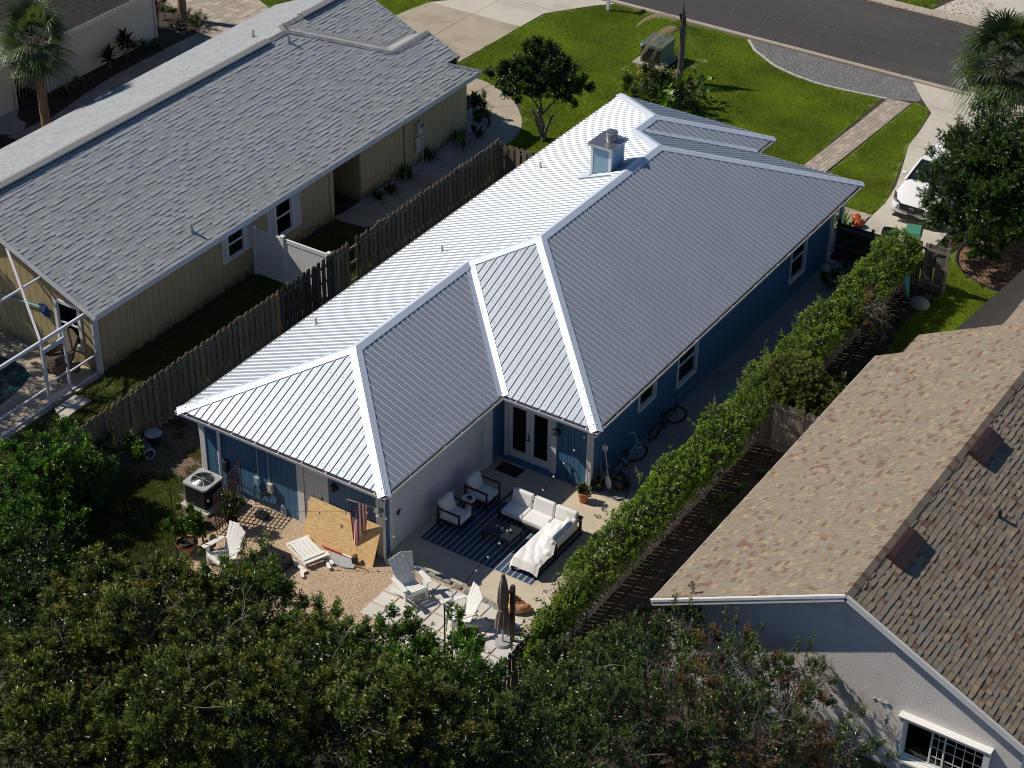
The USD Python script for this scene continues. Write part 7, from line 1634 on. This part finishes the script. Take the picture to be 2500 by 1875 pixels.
MB().prism(ring_, 0.8, 0.865).put('top_cover', W['ac_gray'], ac); MB().prism(sq, 0.1, 0.16).put('base_tray', W['ac_gray'], ac)
gr = MB()
for r in np.linspace(0.07, 0.33, 10): gr.tube([(r * math.cos(a), r * math.sin(a), 0.872 + 0.02 * (1 - r / 0.33)) for a in np.linspace(0, 2 * PI, 29)], 0.0035, 3, False)
for k in range(8): gr.tube([(0.05 * math.cos(k * PI / 4), 0.05 * math.sin(k * PI / 4), 0.892), (0.36 * math.cos(k * PI / 4), 0.36 * math.sin(k * PI / 4), 0.872)], 0.007, 4)
gr.lathe([(0.0, 0.905), (0.07, 0.902), (0.08, 0.885), (0.0, 0.885)], (0, 0, 0), 18).put('fan_grille', W['galv'], ac)
fb = MB()
for k in range(4):
    a = k * PI / 2 + 0.4; fb.add([(0.06 * math.cos(a), 0.06 * math.sin(a), 0.74), (0.3 * math.cos(a - 0.35), 0.3 * math.sin(a - 0.35), 0.77), (0.31 * math.cos(a + 0.35), 0.31 * math.sin(a + 0.35), 0.7), (0.07 * math.cos(a + 0.7), 0.07 * math.sin(a + 0.7), 0.71)], [[0, 1, 2, 3]])
fb.put('fan_blades', W['ac_gray'], ac); MB().lathe([(0.0, 0.68), (0.33, 0.68)], (0, 0, 0), 20).put('fan_well', W['ac_dark'], ac)
MB().lathe([(0.0, 0.0), (0.045, 0.0), (0.045, 0.006), (0.0, 0.006)], (0, 0, 0), 14).xf(A([[1, 0, 0, 0.05], [0, 0, -1, -0.405], [0, 1, 0, 0.68], [0, 0, 0, 1.0]])).put('badge', W['flag_blue'], ac)


def lattice_panel(label, p, q, h, n, rows, z0=0.02):
    p, q = A(p), A(q); L = np.linalg.norm(q - p); t = thing('lattice', label, 'trellis', (*p, 0), math.atan2(*(q - p)[::-1]))
    for i in range(n + 1): MB().box(L * i / n - 0.014, -0.016, z0, L * i / n + 0.014, 0.0, h).put('upright', W['lattice'], t)
    for i in range(rows + 1): z = z0 + 0.1 + (h - z0 - 0.1) * i / rows; MB().box(-0.012, 0.001, z - 0.014, L + 0.012, 0.015, z + 0.014).put('crossbar', W['lattice'], t)


lattice_panel('front brown lattice screen beside the condenser', (2.45, -1.33), (2.36, -0.62), 1.35, 5, 10)
lattice_panel('rear brown lattice screen nearest the blue wall', (2.35, -0.6), (2.2, 0.12), 1.55, 5, 11)
one('crate', MB().rbox(2.84, -0.15, 0.02, 3.2, 0.12, 0.16, 0.015).box(2.86, -0.13, 0.161, 3.18, 0.1, 0.17), W['black_plastic'], 'small black crate on the gravel against the blue back wall', 'crate')
pw = thing('plywood_sheet', 'large knotty plywood sheet leaning on the back wall', 'plywood', (5.71, 0.165, 0.56), 0, None, (67.0, 0)); MB().box(-1.22, -0.61, -0.009, 1.22, 0.61, 0.009).put('board', W['plywood'], pw)
one('slab', MB().prism([(5.63, -0.6), (5.68, -0.22), (6.44, -0.14), (6.56, -0.44), (6.3, -0.56), (6.0, -0.58)], 0.03, 0.06), W['gray_slab'], 'broken grey slab lying on the gravel below the plywood', 'slab')
one('wood_block', MB().obox((6.42, -0.2, 0.14), (0.05, 0.03, 0.02), (-0.03, 0.08, 0), (-0.02, 0.0, 0.11)), W['dark_wood'], 'brown wood block propped at the foot of the plywood', 'wood block')
one('stick', MB().tube(bez([(6.5, -0.34, 0.04), (6.75, -0.28, 0.06), (6.95, -0.3, 0.05)], 5), 0.018, 6), W['fence_fresh'], 'short pale stick on the gravel by the plywood corner', 'stick')
rp_ = thing('painted_pole', 'red and white painted pole lying at the foot of the plywood', 'pole', (0, 0, 0)); MB().tube([(5.25, -0.16, 0.08), (5.95, -0.14, 0.08)], 0.022, 8).put('red_part', W['hydro_red'], rp_); MB().tube([(5.955, -0.14, 0.08), (6.35, -0.13, 0.08)], 0.022, 8).put('white_part', W['white_plastic'], rp_)
fc = thing('fire_pit', 'square fire pit under a black cover on the gravel', 'fire pit', (4.6, -1.55, 0.02)); MB().add([(-0.45, -0.4, 0), (0.45, -0.4, 0), (0.45, 0.4, 0), (-0.45, 0.4, 0), (-0.4, -0.36, 0.33), (0.4, -0.36, 0.35), (0.4, 0.36, 0.34), (-0.4, 0.36, 0.32), (0.02, 0.0, 0.46)], [[0, 1, 5], [0, 5, 4], [1, 2, 6], [1, 6, 5], [2, 3, 7], [2, 7, 6], [3, 0, 4], [3, 4, 7], [4, 5, 8], [5, 6, 8], [6, 7, 8], [7, 4, 8]]).put('cover', W['black_plastic'], fc)
# flag
fg = thing('flag', 'stars and stripes flag hanging from a short pole on the house corner', 'flag', (0, 0, 0)); MB().tube([(6.86, 0.42, 1.66), (6.08, 0.02, 1.93)], 0.013, 8).put('pole', W['white_plastic'], fg); MB().ball((6.07, 0.015, 1.935), (0.03, 0.03, 0.03), 1).put('finial', W['chrome'], fg)
def flag_pt(u, v, off=0.0):   # u along the hoist (0 outer end), v down the fly
    u, v = np.broadcast_arrays(np.asarray(u, float), np.asarray(v, float)); w = 0.46 - 0.13 * v
    x = 6.11 + u * w + 0.035 * v - 0.1 * v * (1 - v) * u * -1.2; y = 0.05 + 0.22 * u + 0.055 * np.sin(u * 9 + v * 1.5) * (0.35 + v) - off; z = 1.915 - 0.11 * u - v * (1.5 - 0.42 * u ** 2) 
    return np.stack([x, y, z], -1)
def flag_patch(u0, u1, v0, v1, m, name, nu=4, nv=14, off=0.0):
    U, V_ = np.meshgrid(np.linspace(u0, u1, nu), np.linspace(v0, v1, nv)); ix = np.arange(nu * nv).reshape(nv, nu)
    MB().add(flag_pt(U, V_, off).reshape(-1, 3), np.stack([ix[:-1, :-1], ix[:-1, 1:], ix[1:, 1:], ix[1:, :-1]], -1).reshape(-1, 4)).put(name, W[m], fg, smooth=True)
for k in range(13): flag_patch(k / 13, (k + 1) / 13, 0.4 if k < 7 else 0.0, 1.0, 'flag_red' if k % 2 == 0 else 'flag_white', 'stripe')
flag_patch(0, 7 / 13, 0, 0.4, 'flag_blue', 'canton', 8, 8)
sm = MB()
for r in range(9):
    for c in range(6 if r % 2 == 0 else 5):
        cu, cv = (r + 0.9) / 9.8 * 7 / 13, (c + (0.7 if r % 2 == 0 else 1.2)) / 6.4 * 0.4; a = np.arange(10) * PI / 5; rr = np.where(np.arange(10) % 2, 0.42, 1.0)
        P_ = np.vstack([flag_pt(cu, cv, 0.006)[None], flag_pt(cu + 0.026 * rr * np.cos(a), cv + 0.011 * rr * np.sin(a), 0.006)]); sm.add(P_, [[0, 1 + j, 1 + (j + 1) % 10] for j in range(10)])
sm.put('stars', W['flag_white'], fg, kind='stuff')
ln = thing('lantern', 'green roofed lantern bird feeder hanging at the house corner', 'lantern', (7.06, 0.12, 1.72)); MB().lathe([(0.0, 0.3), (0.03, 0.28), (0.15, 0.18), (0.15, 0.165), (0.0, 0.165)], (0, 0, 0), 6).put('roof', W['green_box'], ln); MB().lathe([(0.0, 0.0), (0.1, 0.0), (0.1, 0.02), (0.0, 0.02)], (0, 0, 0), 6).put('tray', W['light_stone'], ln)
for k in range(6): MB().bar((0.085 * math.cos(k * PI / 3), 0.085 * math.sin(k * PI / 3), 0.02), (0.085 * math.cos(k * PI / 3), 0.085 * math.sin(k * PI / 3), 0.165), 0.012, 0.012, (1, 0, 0)).put('bar', W['light_stone'], ln)
MB().tube([(0, 0, 0.3), (0, 0.05, 0.62)], 0.006, 5).put('hook', W['black_metal'], ln)
# festoon lights
def festoon(label, p, q, sag, n):
    t = thing('string_lights', label, 'string lights', (0, 0, 0)); p, q = A(p), A(q); s = np.linspace(0, 1, 40)[:, None]; P = p + (q - p) * s - A([0, 0, 1.0]) * sag * 4 * s * (1 - s); MB().tube(P, 0.005, 4, False).put('cable', W['black_plastic'], t)
    for k in range(n):
        c = P[int((k + 0.6) / n * 39)]; b = MB().ball(c - (0, 0, 0.075), (0.028, 0.028, 0.036), 2).put('bulb', W['bulb'], t, smooth=True); MB().tube([c, c - (0, 0, 0.045)], 0.013, 6).put('socket', W['black_plastic'], b)
festoon('string of bulbs from the double door wall corner out over the sofa', (9.98, 6.14, 2.15), (10.83, -2.21, 2.0), 0.12, 13)
festoon('string of bulbs from the lantern corner out over the pavers', (7.02, 0.3, 1.95), (10.83, -2.21, 2.0), 0.5, 7)
festoon('string of bulbs along the back wall past the flag', (6.95, 0.2, 1.85), (2.19, -2.7, 2.35), 0.35, 9)
festoon('string of bulbs under the eave of the blue side wall', (10.14, 6.3, 2.05), (10.14, 13.5, 2.05), 0.1, 10)
one('light_post', MB().tube([(2.19, -2.7, 0), (2.19, -2.7, 2.4)], 0.018, 8), W['black_metal'], 'thin black post at the lawn edge near the terracotta bowl', 'post')
one('light_post', MB().tube([(10.83, -2.21, 0), (10.83, -2.21, 2.02)], 0.022, 8), W['dark_wood'], 'thin rusty post at the lower edge of the square pavers', 'post')
pp = thing('garden_post', 'dark square post with a diagonal arm behind the folded umbrella', 'post', (11.78, -0.5, 0)); MB().box(-0.05, -0.05, 0, 0.05, 0.05, 1.9).put('post', W['dark_wood'], pp); MB().bar((-0.03, 0.0, 1.86), (-0.32, 0.12, 1.1), 0.045, 0.045).put('arm', W['dark_wood'], pp)
um = thing('umbrella', 'closed taupe garden umbrella tied round its pole', 'umbrella', (11.64, -0.74, 0)); na, hz_ = 40, A([2.3, 2.26, 2.1, 1.8, 1.5, 1.3, 1.22, 1.1, 0.9, 0.7, 0.6]); rz_ = A([0.035, 0.065, 0.1, 0.13, 0.135, 0.105, 0.095, 0.13, 0.165, 0.185, 0.17]); th = np.arange(na) * 2 * PI / na
rr = rz_[:, None] * (1 + 0.26 * np.sin(8 * th + 0.7 * np.arange(11)[:, None] * 0.3) * np.clip((2.25 - hz_[:, None]) * 1.6, 0, 1)); hh = hz_[:, None] + 0 * th + np.where(np.arange(11)[:, None] == 10, 0.07 * np.sin(4 * th), 0)
v = np.stack([rr * np.cos(th), rr * np.sin(th), hh], -1).reshape(-1, 3); i, j = np.meshgrid(np.arange(10), np.arange(na), indexing='ij'); i, j = i.ravel(), j.ravel(); k = (j + 1) % na
MB().add(v, np.stack([i * na + j, i * na + k, (i + 1) * na + k, (i + 1) * na + j], 1)).put('canopy', W['canvas'], um, smooth=True)
MB().tube([(0, 0, 0), (0, 0, 2.3)], 0.024, 8).put('pole', W['light_stone'], um); MB().lathe([(0.0, 2.36), (0.05, 2.35), (0.06, 2.3), (0.0, 2.29)], (0, 0, 0), 12).put('finial', W['dark_wood'], um); MB().lathe([(0.125, 1.26), (0.14, 1.24), (0.125, 1.2)], (0, 0, 0), 20).put('tie', W['canvas'], um); MB().lathe([(0.0, 0.1), (0.2, 0.09), (0.24, 0.0), (0.0, 0.0)], (0, 0, 0.03), 20).put('base', W['gray_slab'], um)
# ---------------------------------------------------------------- the dog, curled on its side on the warm concrete
import manifold3d as mf
def bone(parts, a, b, ra, rb): parts.append(mf.Manifold.batch_hull([mf.Manifold.sphere(ra, 20).translate(tuple(a)), mf.Manifold.sphere(rb, 20).translate(tuple(b))]))
dg = thing('dog', 'golden dog lying curled on the sunny patio edge beside the hedge', 'dog', (11.15, 0.72, 0.03)); P_ = []
spine = [(0.3, -0.05, 0.13), (0.2, -0.18, 0.14), (0.05, -0.24, 0.15), (-0.1, -0.19, 0.15), (-0.2, -0.06, 0.14)]; rad_ = [0.12, 0.12, 0.135, 0.14, 0.12]
for a, b, r0, r1 in zip(spine, spine[1:], rad_, rad_[1:]): bone(P_, a, b, r0, r1)
bone(P_, (-0.2, -0.06, 0.14), (-0.24, 0.13, 0.12), 0.1, 0.075); bone(P_, (-0.24, 0.15, 0.11), (-0.2, 0.2, 0.1), 0.082, 0.07); bone(P_, (-0.19, 0.22, 0.09), (-0.08, 0.25, 0.07), 0.055, 0.036)
bone(P_, (-0.16, -0.02, 0.09), (0.0, 0.06, 0.07), 0.055, 0.036); bone(P_, (0.0, 0.06, 0.06), (0.06, 0.18, 0.05), 0.03, 0.026); bone(P_, (0.06, 0.18, 0.045), (0.09, 0.22, 0.035), 0.03, 0.024)
bone(P_, (0.3, -0.02, 0.11), (0.2, 0.06, 0.08), 0.085, 0.05); bone(P_, (0.2, 0.06, 0.07), (0.27, 0.16, 0.05), 0.034, 0.026); bone(P_, (0.27, 0.16, 0.045), (0.2, 0.22, 0.035), 0.026, 0.026)
bone(P_, (0.38, -0.05, 0.1), (0.4, 0.06, 0.05), 0.05, 0.028); bone(P_, (0.4, 0.06, 0.05), (0.34, 0.17, 0.035), 0.028, 0.014)
body = mf.Manifold.batch_boolean(P_, mf.OpType.Add).refine_to_length(0.03); v, f, _ = meshkit.arrays(body); tm = trimesh.Trimesh(v, f); trimesh.smoothing.filter_taubin(tm, iterations=14)
MB().mesh(tm).put('body', W['dog_fur'], dg, smooth=True)
MB().ball((-0.075, 0.253, 0.072), (0.018, 0.016, 0.014), 1).put('nose', W['black_plastic'], dg, smooth=True); MB().ball((-0.27, 0.14, 0.165), (0.035, 0.06, 0.02), 2).put('ear', W['dog_fur'], dg, smooth=True); MB().ball((-0.19, 0.17, 0.165), (0.03, 0.05, 0.018), 2).put('ear', W['dog_fur'], dg, smooth=True)
MB().ball((-0.155, 0.235, 0.13), (0.01, 0.01, 0.01), 1).put('eye', W['black_plastic'], dg, smooth=True)
# ---------------------------------------------------------------- side yard bits
one('plate', MB().lathe([(0.0, 0.33), (0.22, 0.34), (0.25, 0.36), (0.24, 0.31), (0.21, 0.02), (0.0, 0.02)], (-1.95, 1.0, 0), 24), W['black_plastic'], 'dark tub under a pale lid by the picket fence', 'tub', smooth=40)
one('tub_lid', MB().lathe([(0.0, 0.385), (0.2, 0.38), (0.265, 0.365), (0.265, 0.362), (0.0, 0.362)], (-1.95, 1.0, 0), 28), W['light_stone'], 'pale round lid lying on the dark tub by the fence', 'lid')
dm = thing('drum', 'blue plastic drum lying on its side by the picket fence', 'drum', (-1.75, 0.42, 0.2)); Mx = A([[0, 0, 1, 0], [0, 1, 0, 0], [1, 0, 0, 0], [0, 0, 0, 1.0]]) @ np.eye(4)
MB().lathe([(0.0, -0.28), (0.19, -0.28), (0.2, -0.1), (0.205, 0.0), (0.2, 0.1), (0.19, 0.26), (0.15, 0.27), (0.15, 0.12), (0.0, 0.12)], (0, 0, 0), 22).xf(rotz(-0.45) @ Mx).put('body', W['blue_bin'], dm, smooth=40); MB().lathe([(0.15, 0.271), (0.192, 0.271), (0.192, 0.29), (0.15, 0.29)], (0, 0, 0), 22).xf(rotz(-0.45) @ Mx).put('rim', W['light_stone'], dm)
one('flower_pot', MB().lathe([(0.0, 0.0), (0.06, 0.0), (0.085, 0.15), (0.078, 0.15), (0.05, 0.02), (0.0, 0.02)], (0, 0, 0), 16).xf(A([[0.6, 0, 0.8, -1.7], [0, 1, 0, 0.02], [-0.8, 0, 0.6, 0.1], [0, 0, 0, 1.0]])), W['light_stone'], 'small white pot tipped over near the blue drum', 'plant pot', smooth=40)
# ---------------------------------------------------------------- street side
tr = thing('transformer_box', 'green electrical transformer box on a concrete pad on the lawn', 'transformer', (-2.85, 32.9, 0)); MB().box(-0.75, -0.75, 0, 0.62, 0.75, 0.1).put('pad', W['kerb'], tr); MB().rbox(-0.5, -0.5, 0.1, 0.48, 0.6, 0.82, 0.02).put('cabinet', W['green_box'], tr)
MB().add([(-0.53, -0.55, 0.8), (0.51, -0.55, 0.8), (0.51, 0.63, 0.8), (-0.53, 0.63, 0.8), (-0.53, -0.55, 0.92), (0.51, -0.55, 0.92), (0.51, 0.63, 0.97), (-0.53, 0.63, 0.97)], MB.QB).put('lid', W['green_box'], tr); MB().box(-0.4, -0.52, 0.2, 0.38, -0.501, 0.74).put('door', W['black_metal'], tr)
MB().box(-0.5, -0.565, 0.83, -0.36, -0.551, 0.91).put('label_plate', W['white_plastic'], tr)
for x, y in ((-0.1, 0.2), (0.2, -0.2)): MB().box(x, y, 0.95, x + 0.1, y + 0.03, 0.985).put('hasp', W['black_metal'], tr)
one('utility_cover', MB().rbox(-1.75, 33.15, 0.0, -1.2, 33.6, 0.03, 0.008), W['pale_green'], 'pale green utility cover flush in the lawn', 'utility cover'); one('utility_cover', MB().rbox(-1.55, 33.9, 0.0, -1.1, 34.2, 0.03, 0.008), W['light_stone'], 'smaller pale grey utility cover in the lawn', 'utility cover')
one('stump', MB().lathe([(0.0, 0.06), (0.24, 0.05), (0.28, 0.0)], (-2.1, 31.75, 0), 18), W['fence_fresh'], 'flat brown stump in the grass beside the transformer', 'stump')
mp = thing('mailbox_post', 'white post at the kerb at the top edge of the lawn', 'post', (-7.2, 36.3, 0)); MB().box(-0.06, -0.06, 0, 0.06, 0.06, 1.3).put('post', W['white_paint'], mp); MB().lathe([(0.0, -0.25), (0.1, -0.25), (0.1, 0.25), (0.0, 0.25)], (0, 0, 0), 14).xf(A([[1, 0, 0, 0], [0, 0, 1, 0.12], [0, -1, 0, 1.42], [0, 0, 0, 1.0]])).put('mailbox', W['black_metal'], mp)
def pumpkin(label, x, y, r):
    a = np.arange(32) * 2 * PI / 32; ph = np.linspace(-PI / 2, PI / 2, 12); lob = 1 + 0.09 * np.cos(a * 8); v = np.stack([r * np.cos(ph)[:, None] * np.cos(a) * lob, r * np.cos(ph)[:, None] * np.sin(a) * lob, r * 0.78 * np.sin(ph)[:, None] + 0 * a + r * 0.78 - 0.1 * r * np.exp(-((ph[:, None] - PI / 2) * 2.5) ** 2)], -1); i, j = np.meshgrid(np.arange(11), np.arange(32), indexing='ij'); i, j = i.ravel(), j.ravel(); k = (j + 1) % 32
    t = thing('pumpkin', label, 'pumpkin', (x, y, 0.035)); MB().add(v.reshape(-1, 3), np.stack([i * 32 + j, i * 32 + k, (i + 1) * 32 + k, (i + 1) * 32 + j], 1)).put('flesh', W['pumpkin'], t, smooth=True); MB().tube([(0, 0, r * 1.3), (0.02, 0.01, r * 1.75)], [0.025, 0.018], 6).put('stalk', W['olive_lid'], t)
pumpkin('larger orange pumpkin beside the agave at the porch', 9.93, 24.85, 0.2); pumpkin('smaller orange pumpkin behind the larger one', 9.72, 25.2, 0.16)
def bin_(label, x, y, rz, m, lid):
    t = thing('wheelie_bin', label, 'bin', (x, y, 0.03), rz); MB().add([(-0.22, -0.24, 0.05), (0.22, -0.24, 0.05), (0.22, 0.24, 0.05), (-0.22, 0.24, 0.05), (-0.28, -0.32, 0.95), (0.28, -0.32, 0.95), (0.28, 0.32, 0.95), (-0.28, 0.32, 0.95)], MB.QB).put('body', W[m], t)
    MB().add([(-0.3, -0.35, 0.95), (0.3, -0.35, 0.95), (0.3, 0.36, 0.95), (-0.3, 0.36, 0.95), (-0.24, -0.28, 1.06), (0.24, -0.28, 1.06), (0.24, 0.3, 1.1), (-0.24, 0.3, 1.1)], MB.QB).put('lid', W[lid], t)
    for s in (-0.2, 0.2): MB().lathe([(0.0, -0.03), (0.11, -0.03), (0.11, 0.03), (0.0, 0.03)], (0, 0, 0), 14).xf(A([[0, 0, 1, s], [0, 1, 0, 0.3], [1, 0, 0, 0.1], [0, 0, 0, 1.0]])).put('wheel', W['rubber'], t)
bin_('green wheeled bin beyond the far end of the hedge', 12.35, 23.95, 0.3, 'green_lid', 'green_lid'); bin_('olive wheeled bin beside the green bin at the hedge end', 11.75, 23.3, 0.3, 'olive_lid', 'olive_lid')
sf = thing('surfboard', 'teal surfboard standing against the fence below the far hedge', 'surfboard', (13.42, 21.25, 0.02), 0, None, (0, -9)); pr_ = [(0.2 * math.sin(PI * t) ** 0.55, 1.7 * t) for t in np.linspace(0.0, 1, 18)]; sh_ = Polygon(pr_ + [(-x, z) for x, z in pr_[::-1]]).buffer(0)
MB().prism(sh_, -0.03, 0.03).xf(A([[0, 0, 1, 0], [1, 0, 0, 0], [0, 1, 0, 0], [0, 0, 0, 1.0]])).put('board', W['teal'], sf)
one('boulder', MB().ball((13.95, 21.0, 0.15), (0.35, 0.28, 0.24), 3), W['edge_stone'], 'dark boulder beside the teal surfboard', 'boulder', smooth=True)
one('painted_stone', MB().ball((10.35, 21.35, 0.16), (0.17, 0.17, 0.15), 2), W['light_stone'], 'pale round stone under the far rain pipe', 'stone', smooth=True)
one('crate', MB().rbox(14.55, 8.85, 0.02, 15.05, 9.2, 0.3, 0.03), W['olive_lid'], 'mossy green tub in the dark bed beside the brown eave', 'tub')
# ---------------------------------------------------------------- the white car
car = thing('car', 'white crossover car parked on the driveway, half behind the round tree', 'car', (11.45, 25.95, 0.03))
ys_ = A([0.0, 0.06, 0.2, 0.55, 1.15, 1.5, 2.0, 2.4, 3.2, 3.9, 4.25, 4.45, 4.52]); hw_ = A([0.62, 0.74, 0.85, 0.91, 0.92, 0.92, 0.92, 0.92, 0.92, 0.9, 0.86, 0.8, 0.74])
hood = A([0.72, 0.80, 0.86, 0.95, 1.03, 1.08, 1.08, 1.08, 1.08, 1.08, 1.05, 1.0, 0.92]); low = A([0.38, 0.3, 0.24, 0.22, 0.22, 0.22, 0.22, 0.22, 0.22, 0.24, 0.28, 0.36, 0.42])
ring_n = 16; V_ = []
for y, w, h, l in zip(ys_, hw_, hood, low):
    sec = [(0, l), (w * 0.6, l), (w * 0.93, l + 0.02), (w, l + 0.2), (w * 1.0, (l + h) / 2), (w * 0.985, h - 0.18), (w * 0.93, h - 0.05), (w * 0.8, h), (w * 0.4, h + 0.025), (0, h + 0.03)]
    sec = sec + [(-a, b) for a, b in sec[-2:0:-1]]; V_.append([(a, y, b) for a, b in sec])
n_ = len(V_[0]); V_ = A(V_); i, j = np.meshgrid(np.arange(len(ys_) - 1), np.arange(n_), indexing='ij'); i, j = i.ravel(), j.ravel(); k = (j + 1) % n_
cb = MB().add(V_.reshape(-1, 3), np.stack([i * n_ + j, i * n_ + k, (i + 1) * n_ + k, (i + 1) * n_ + j], 1)).add(V_[0], [[0, x, x + 1] for x in range(1, n_ - 1)]).add(V_[-1], [[0, x + 1, x] for x in range(1, n_ - 1)])
cb.put('body', W['car_white'], car, smooth=45)
def cabin(y0, y1, y2, y3, z0, z1, w0, w1): return [(-w0, y0, z0), (w0, y0, z0), (w0, y3, z0), (-w0, y3, z0), (-w1, y1, z1), (w1, y1, z1), (w1, y2, z1), (-w1, y2, z1)]
MB().add(cabin(1.28, 2.05, 3.75, 4.4, 1.02, 1.6, 0.84, 0.62), MB.QB).put('glasshouse', W['car_glass'], car, smooth=20)
MB().rbox(-0.63, 2.0, 1.585, 0.63, 3.85, 1.66, 0.035).put('roof', W['car_white'], car, smooth=50)
for s in (-1, 1):
    for (ya, za, wa), (yb, zb_, wb) in (((1.26, 1.04, 0.85), (2.06, 1.6, 0.635)), ((2.62, 1.06, 0.862), (2.6, 1.6, 0.64)), ((4.42, 1.04, 0.85), (3.78, 1.6, 0.635))): MB().bar((s * wa, ya, za), (s * wb, yb, zb_), 0.07, 0.07).put('pillar', W['car_white'] if ya != 2.62 else W['black_plastic'], car)
    MB().rbox(-0.11, -0.06, -0.07, 0.11, 0.06, 0.07, 0.05).shift(s * 1.02, 1.62, 1.1).put('mirror', W['car_white'], car, smooth=50)
    MB().add([(s * 0.5, 0.02, 0.78), (s * 0.74, 0.08, 0.8), (s * 0.885, 0.5, 0.9), (s * 0.87, 0.55, 0.95), (s * 0.7, 0.16, 0.89), (s * 0.5, 0.03, 0.83)], [[0, 1, 4], [0, 4, 5], [1, 2, 3], [1, 3, 4]]).shift(0, -0.035, 0.012).put('headlight', W['black_metal'], car)
    MB().bar((s * 0.56, 0.0, 0.83), (s * 0.8, 0.2, 0.875), 0.03, 0.02).put('headlight_trim', W['chrome'], car)
    for y in (0.85, 3.6):
        wl_ = MB().lathe([(0.0, -0.11), (0.2, -0.11), (0.34, -0.1), (0.355, -0.05), (0.355, 0.05), (0.34, 0.1), (0.0, 0.1)], (0, 0, 0), 24).xf(A([[0, 0, 1, s * 0.83], [0, 1, 0, y], [1, 0, 0, 0.355], [0, 0, 0, 1.0]])).put('tyre', W['rubber'], car, smooth=40); MB().lathe([(0.0, 0.112), (0.22, 0.112), (0.24, 0.104)], (0, 0, 0), 20).xf(A([[0, 0, s * 1.0, s * 0.83], [0, 1, 0, y], [1, 0, 0, 0.355], [0, 0, 0, 1.0]])).put('rim', W['galv'], wl_)
MB().add([(-0.5, -0.015, 0.78), (0.5, -0.015, 0.78), (0.44, -0.03, 0.55), (0.0, -0.04, 0.5), (-0.44, -0.03, 0.55)], [[0, 1, 2], [0, 2, 3], [0, 3, 4]]).put('grille', W['black_plastic'], car)
MB().tube(bez([(-0.56, -0.02, 0.72), (-0.45, -0.05, 0.54), (0, -0.07, 0.485), (0.45, -0.05, 0.54), (0.56, -0.02, 0.72)], 6), 0.016, 6).put('grille_trim', W['chrome'], car)
MB().box(-0.6, -0.03, 0.27, 0.6, 0.1, 0.37).put('lower_intake', W['black_plastic'], car); MB().box(-0.7, -0.01, 0.2, 0.7, 0.1, 0.26).put('skid_lip', W['black_plastic'], car)
em = MB().tube([(0.085 * math.cos(a), -0.06, 0.66 + 0.068 * math.sin(a)) for a in np.linspace(0, 2 * PI, 25)], 0.008, 5, False).tube(bez([(-0.075, -0.06, 0.685), (-0.03, -0.06, 0.675), (0, -0.06, 0.635), (0.03, -0.06, 0.675), (0.075, -0.06, 0.685)], 5), 0.009, 5); em.put('winged_ring_emblem', W['chrome'], car)
MB().bar((-0.5, 1.5, 1.16), (0.1, 1.42, 1.1), 0.02, 0.015).put('wiper', W['black_plastic'], car)
MB().box(-0.14, -0.055, 0.4, 0.14, -0.04, 0.47).put('plate_holder', W['black_plastic'], car)
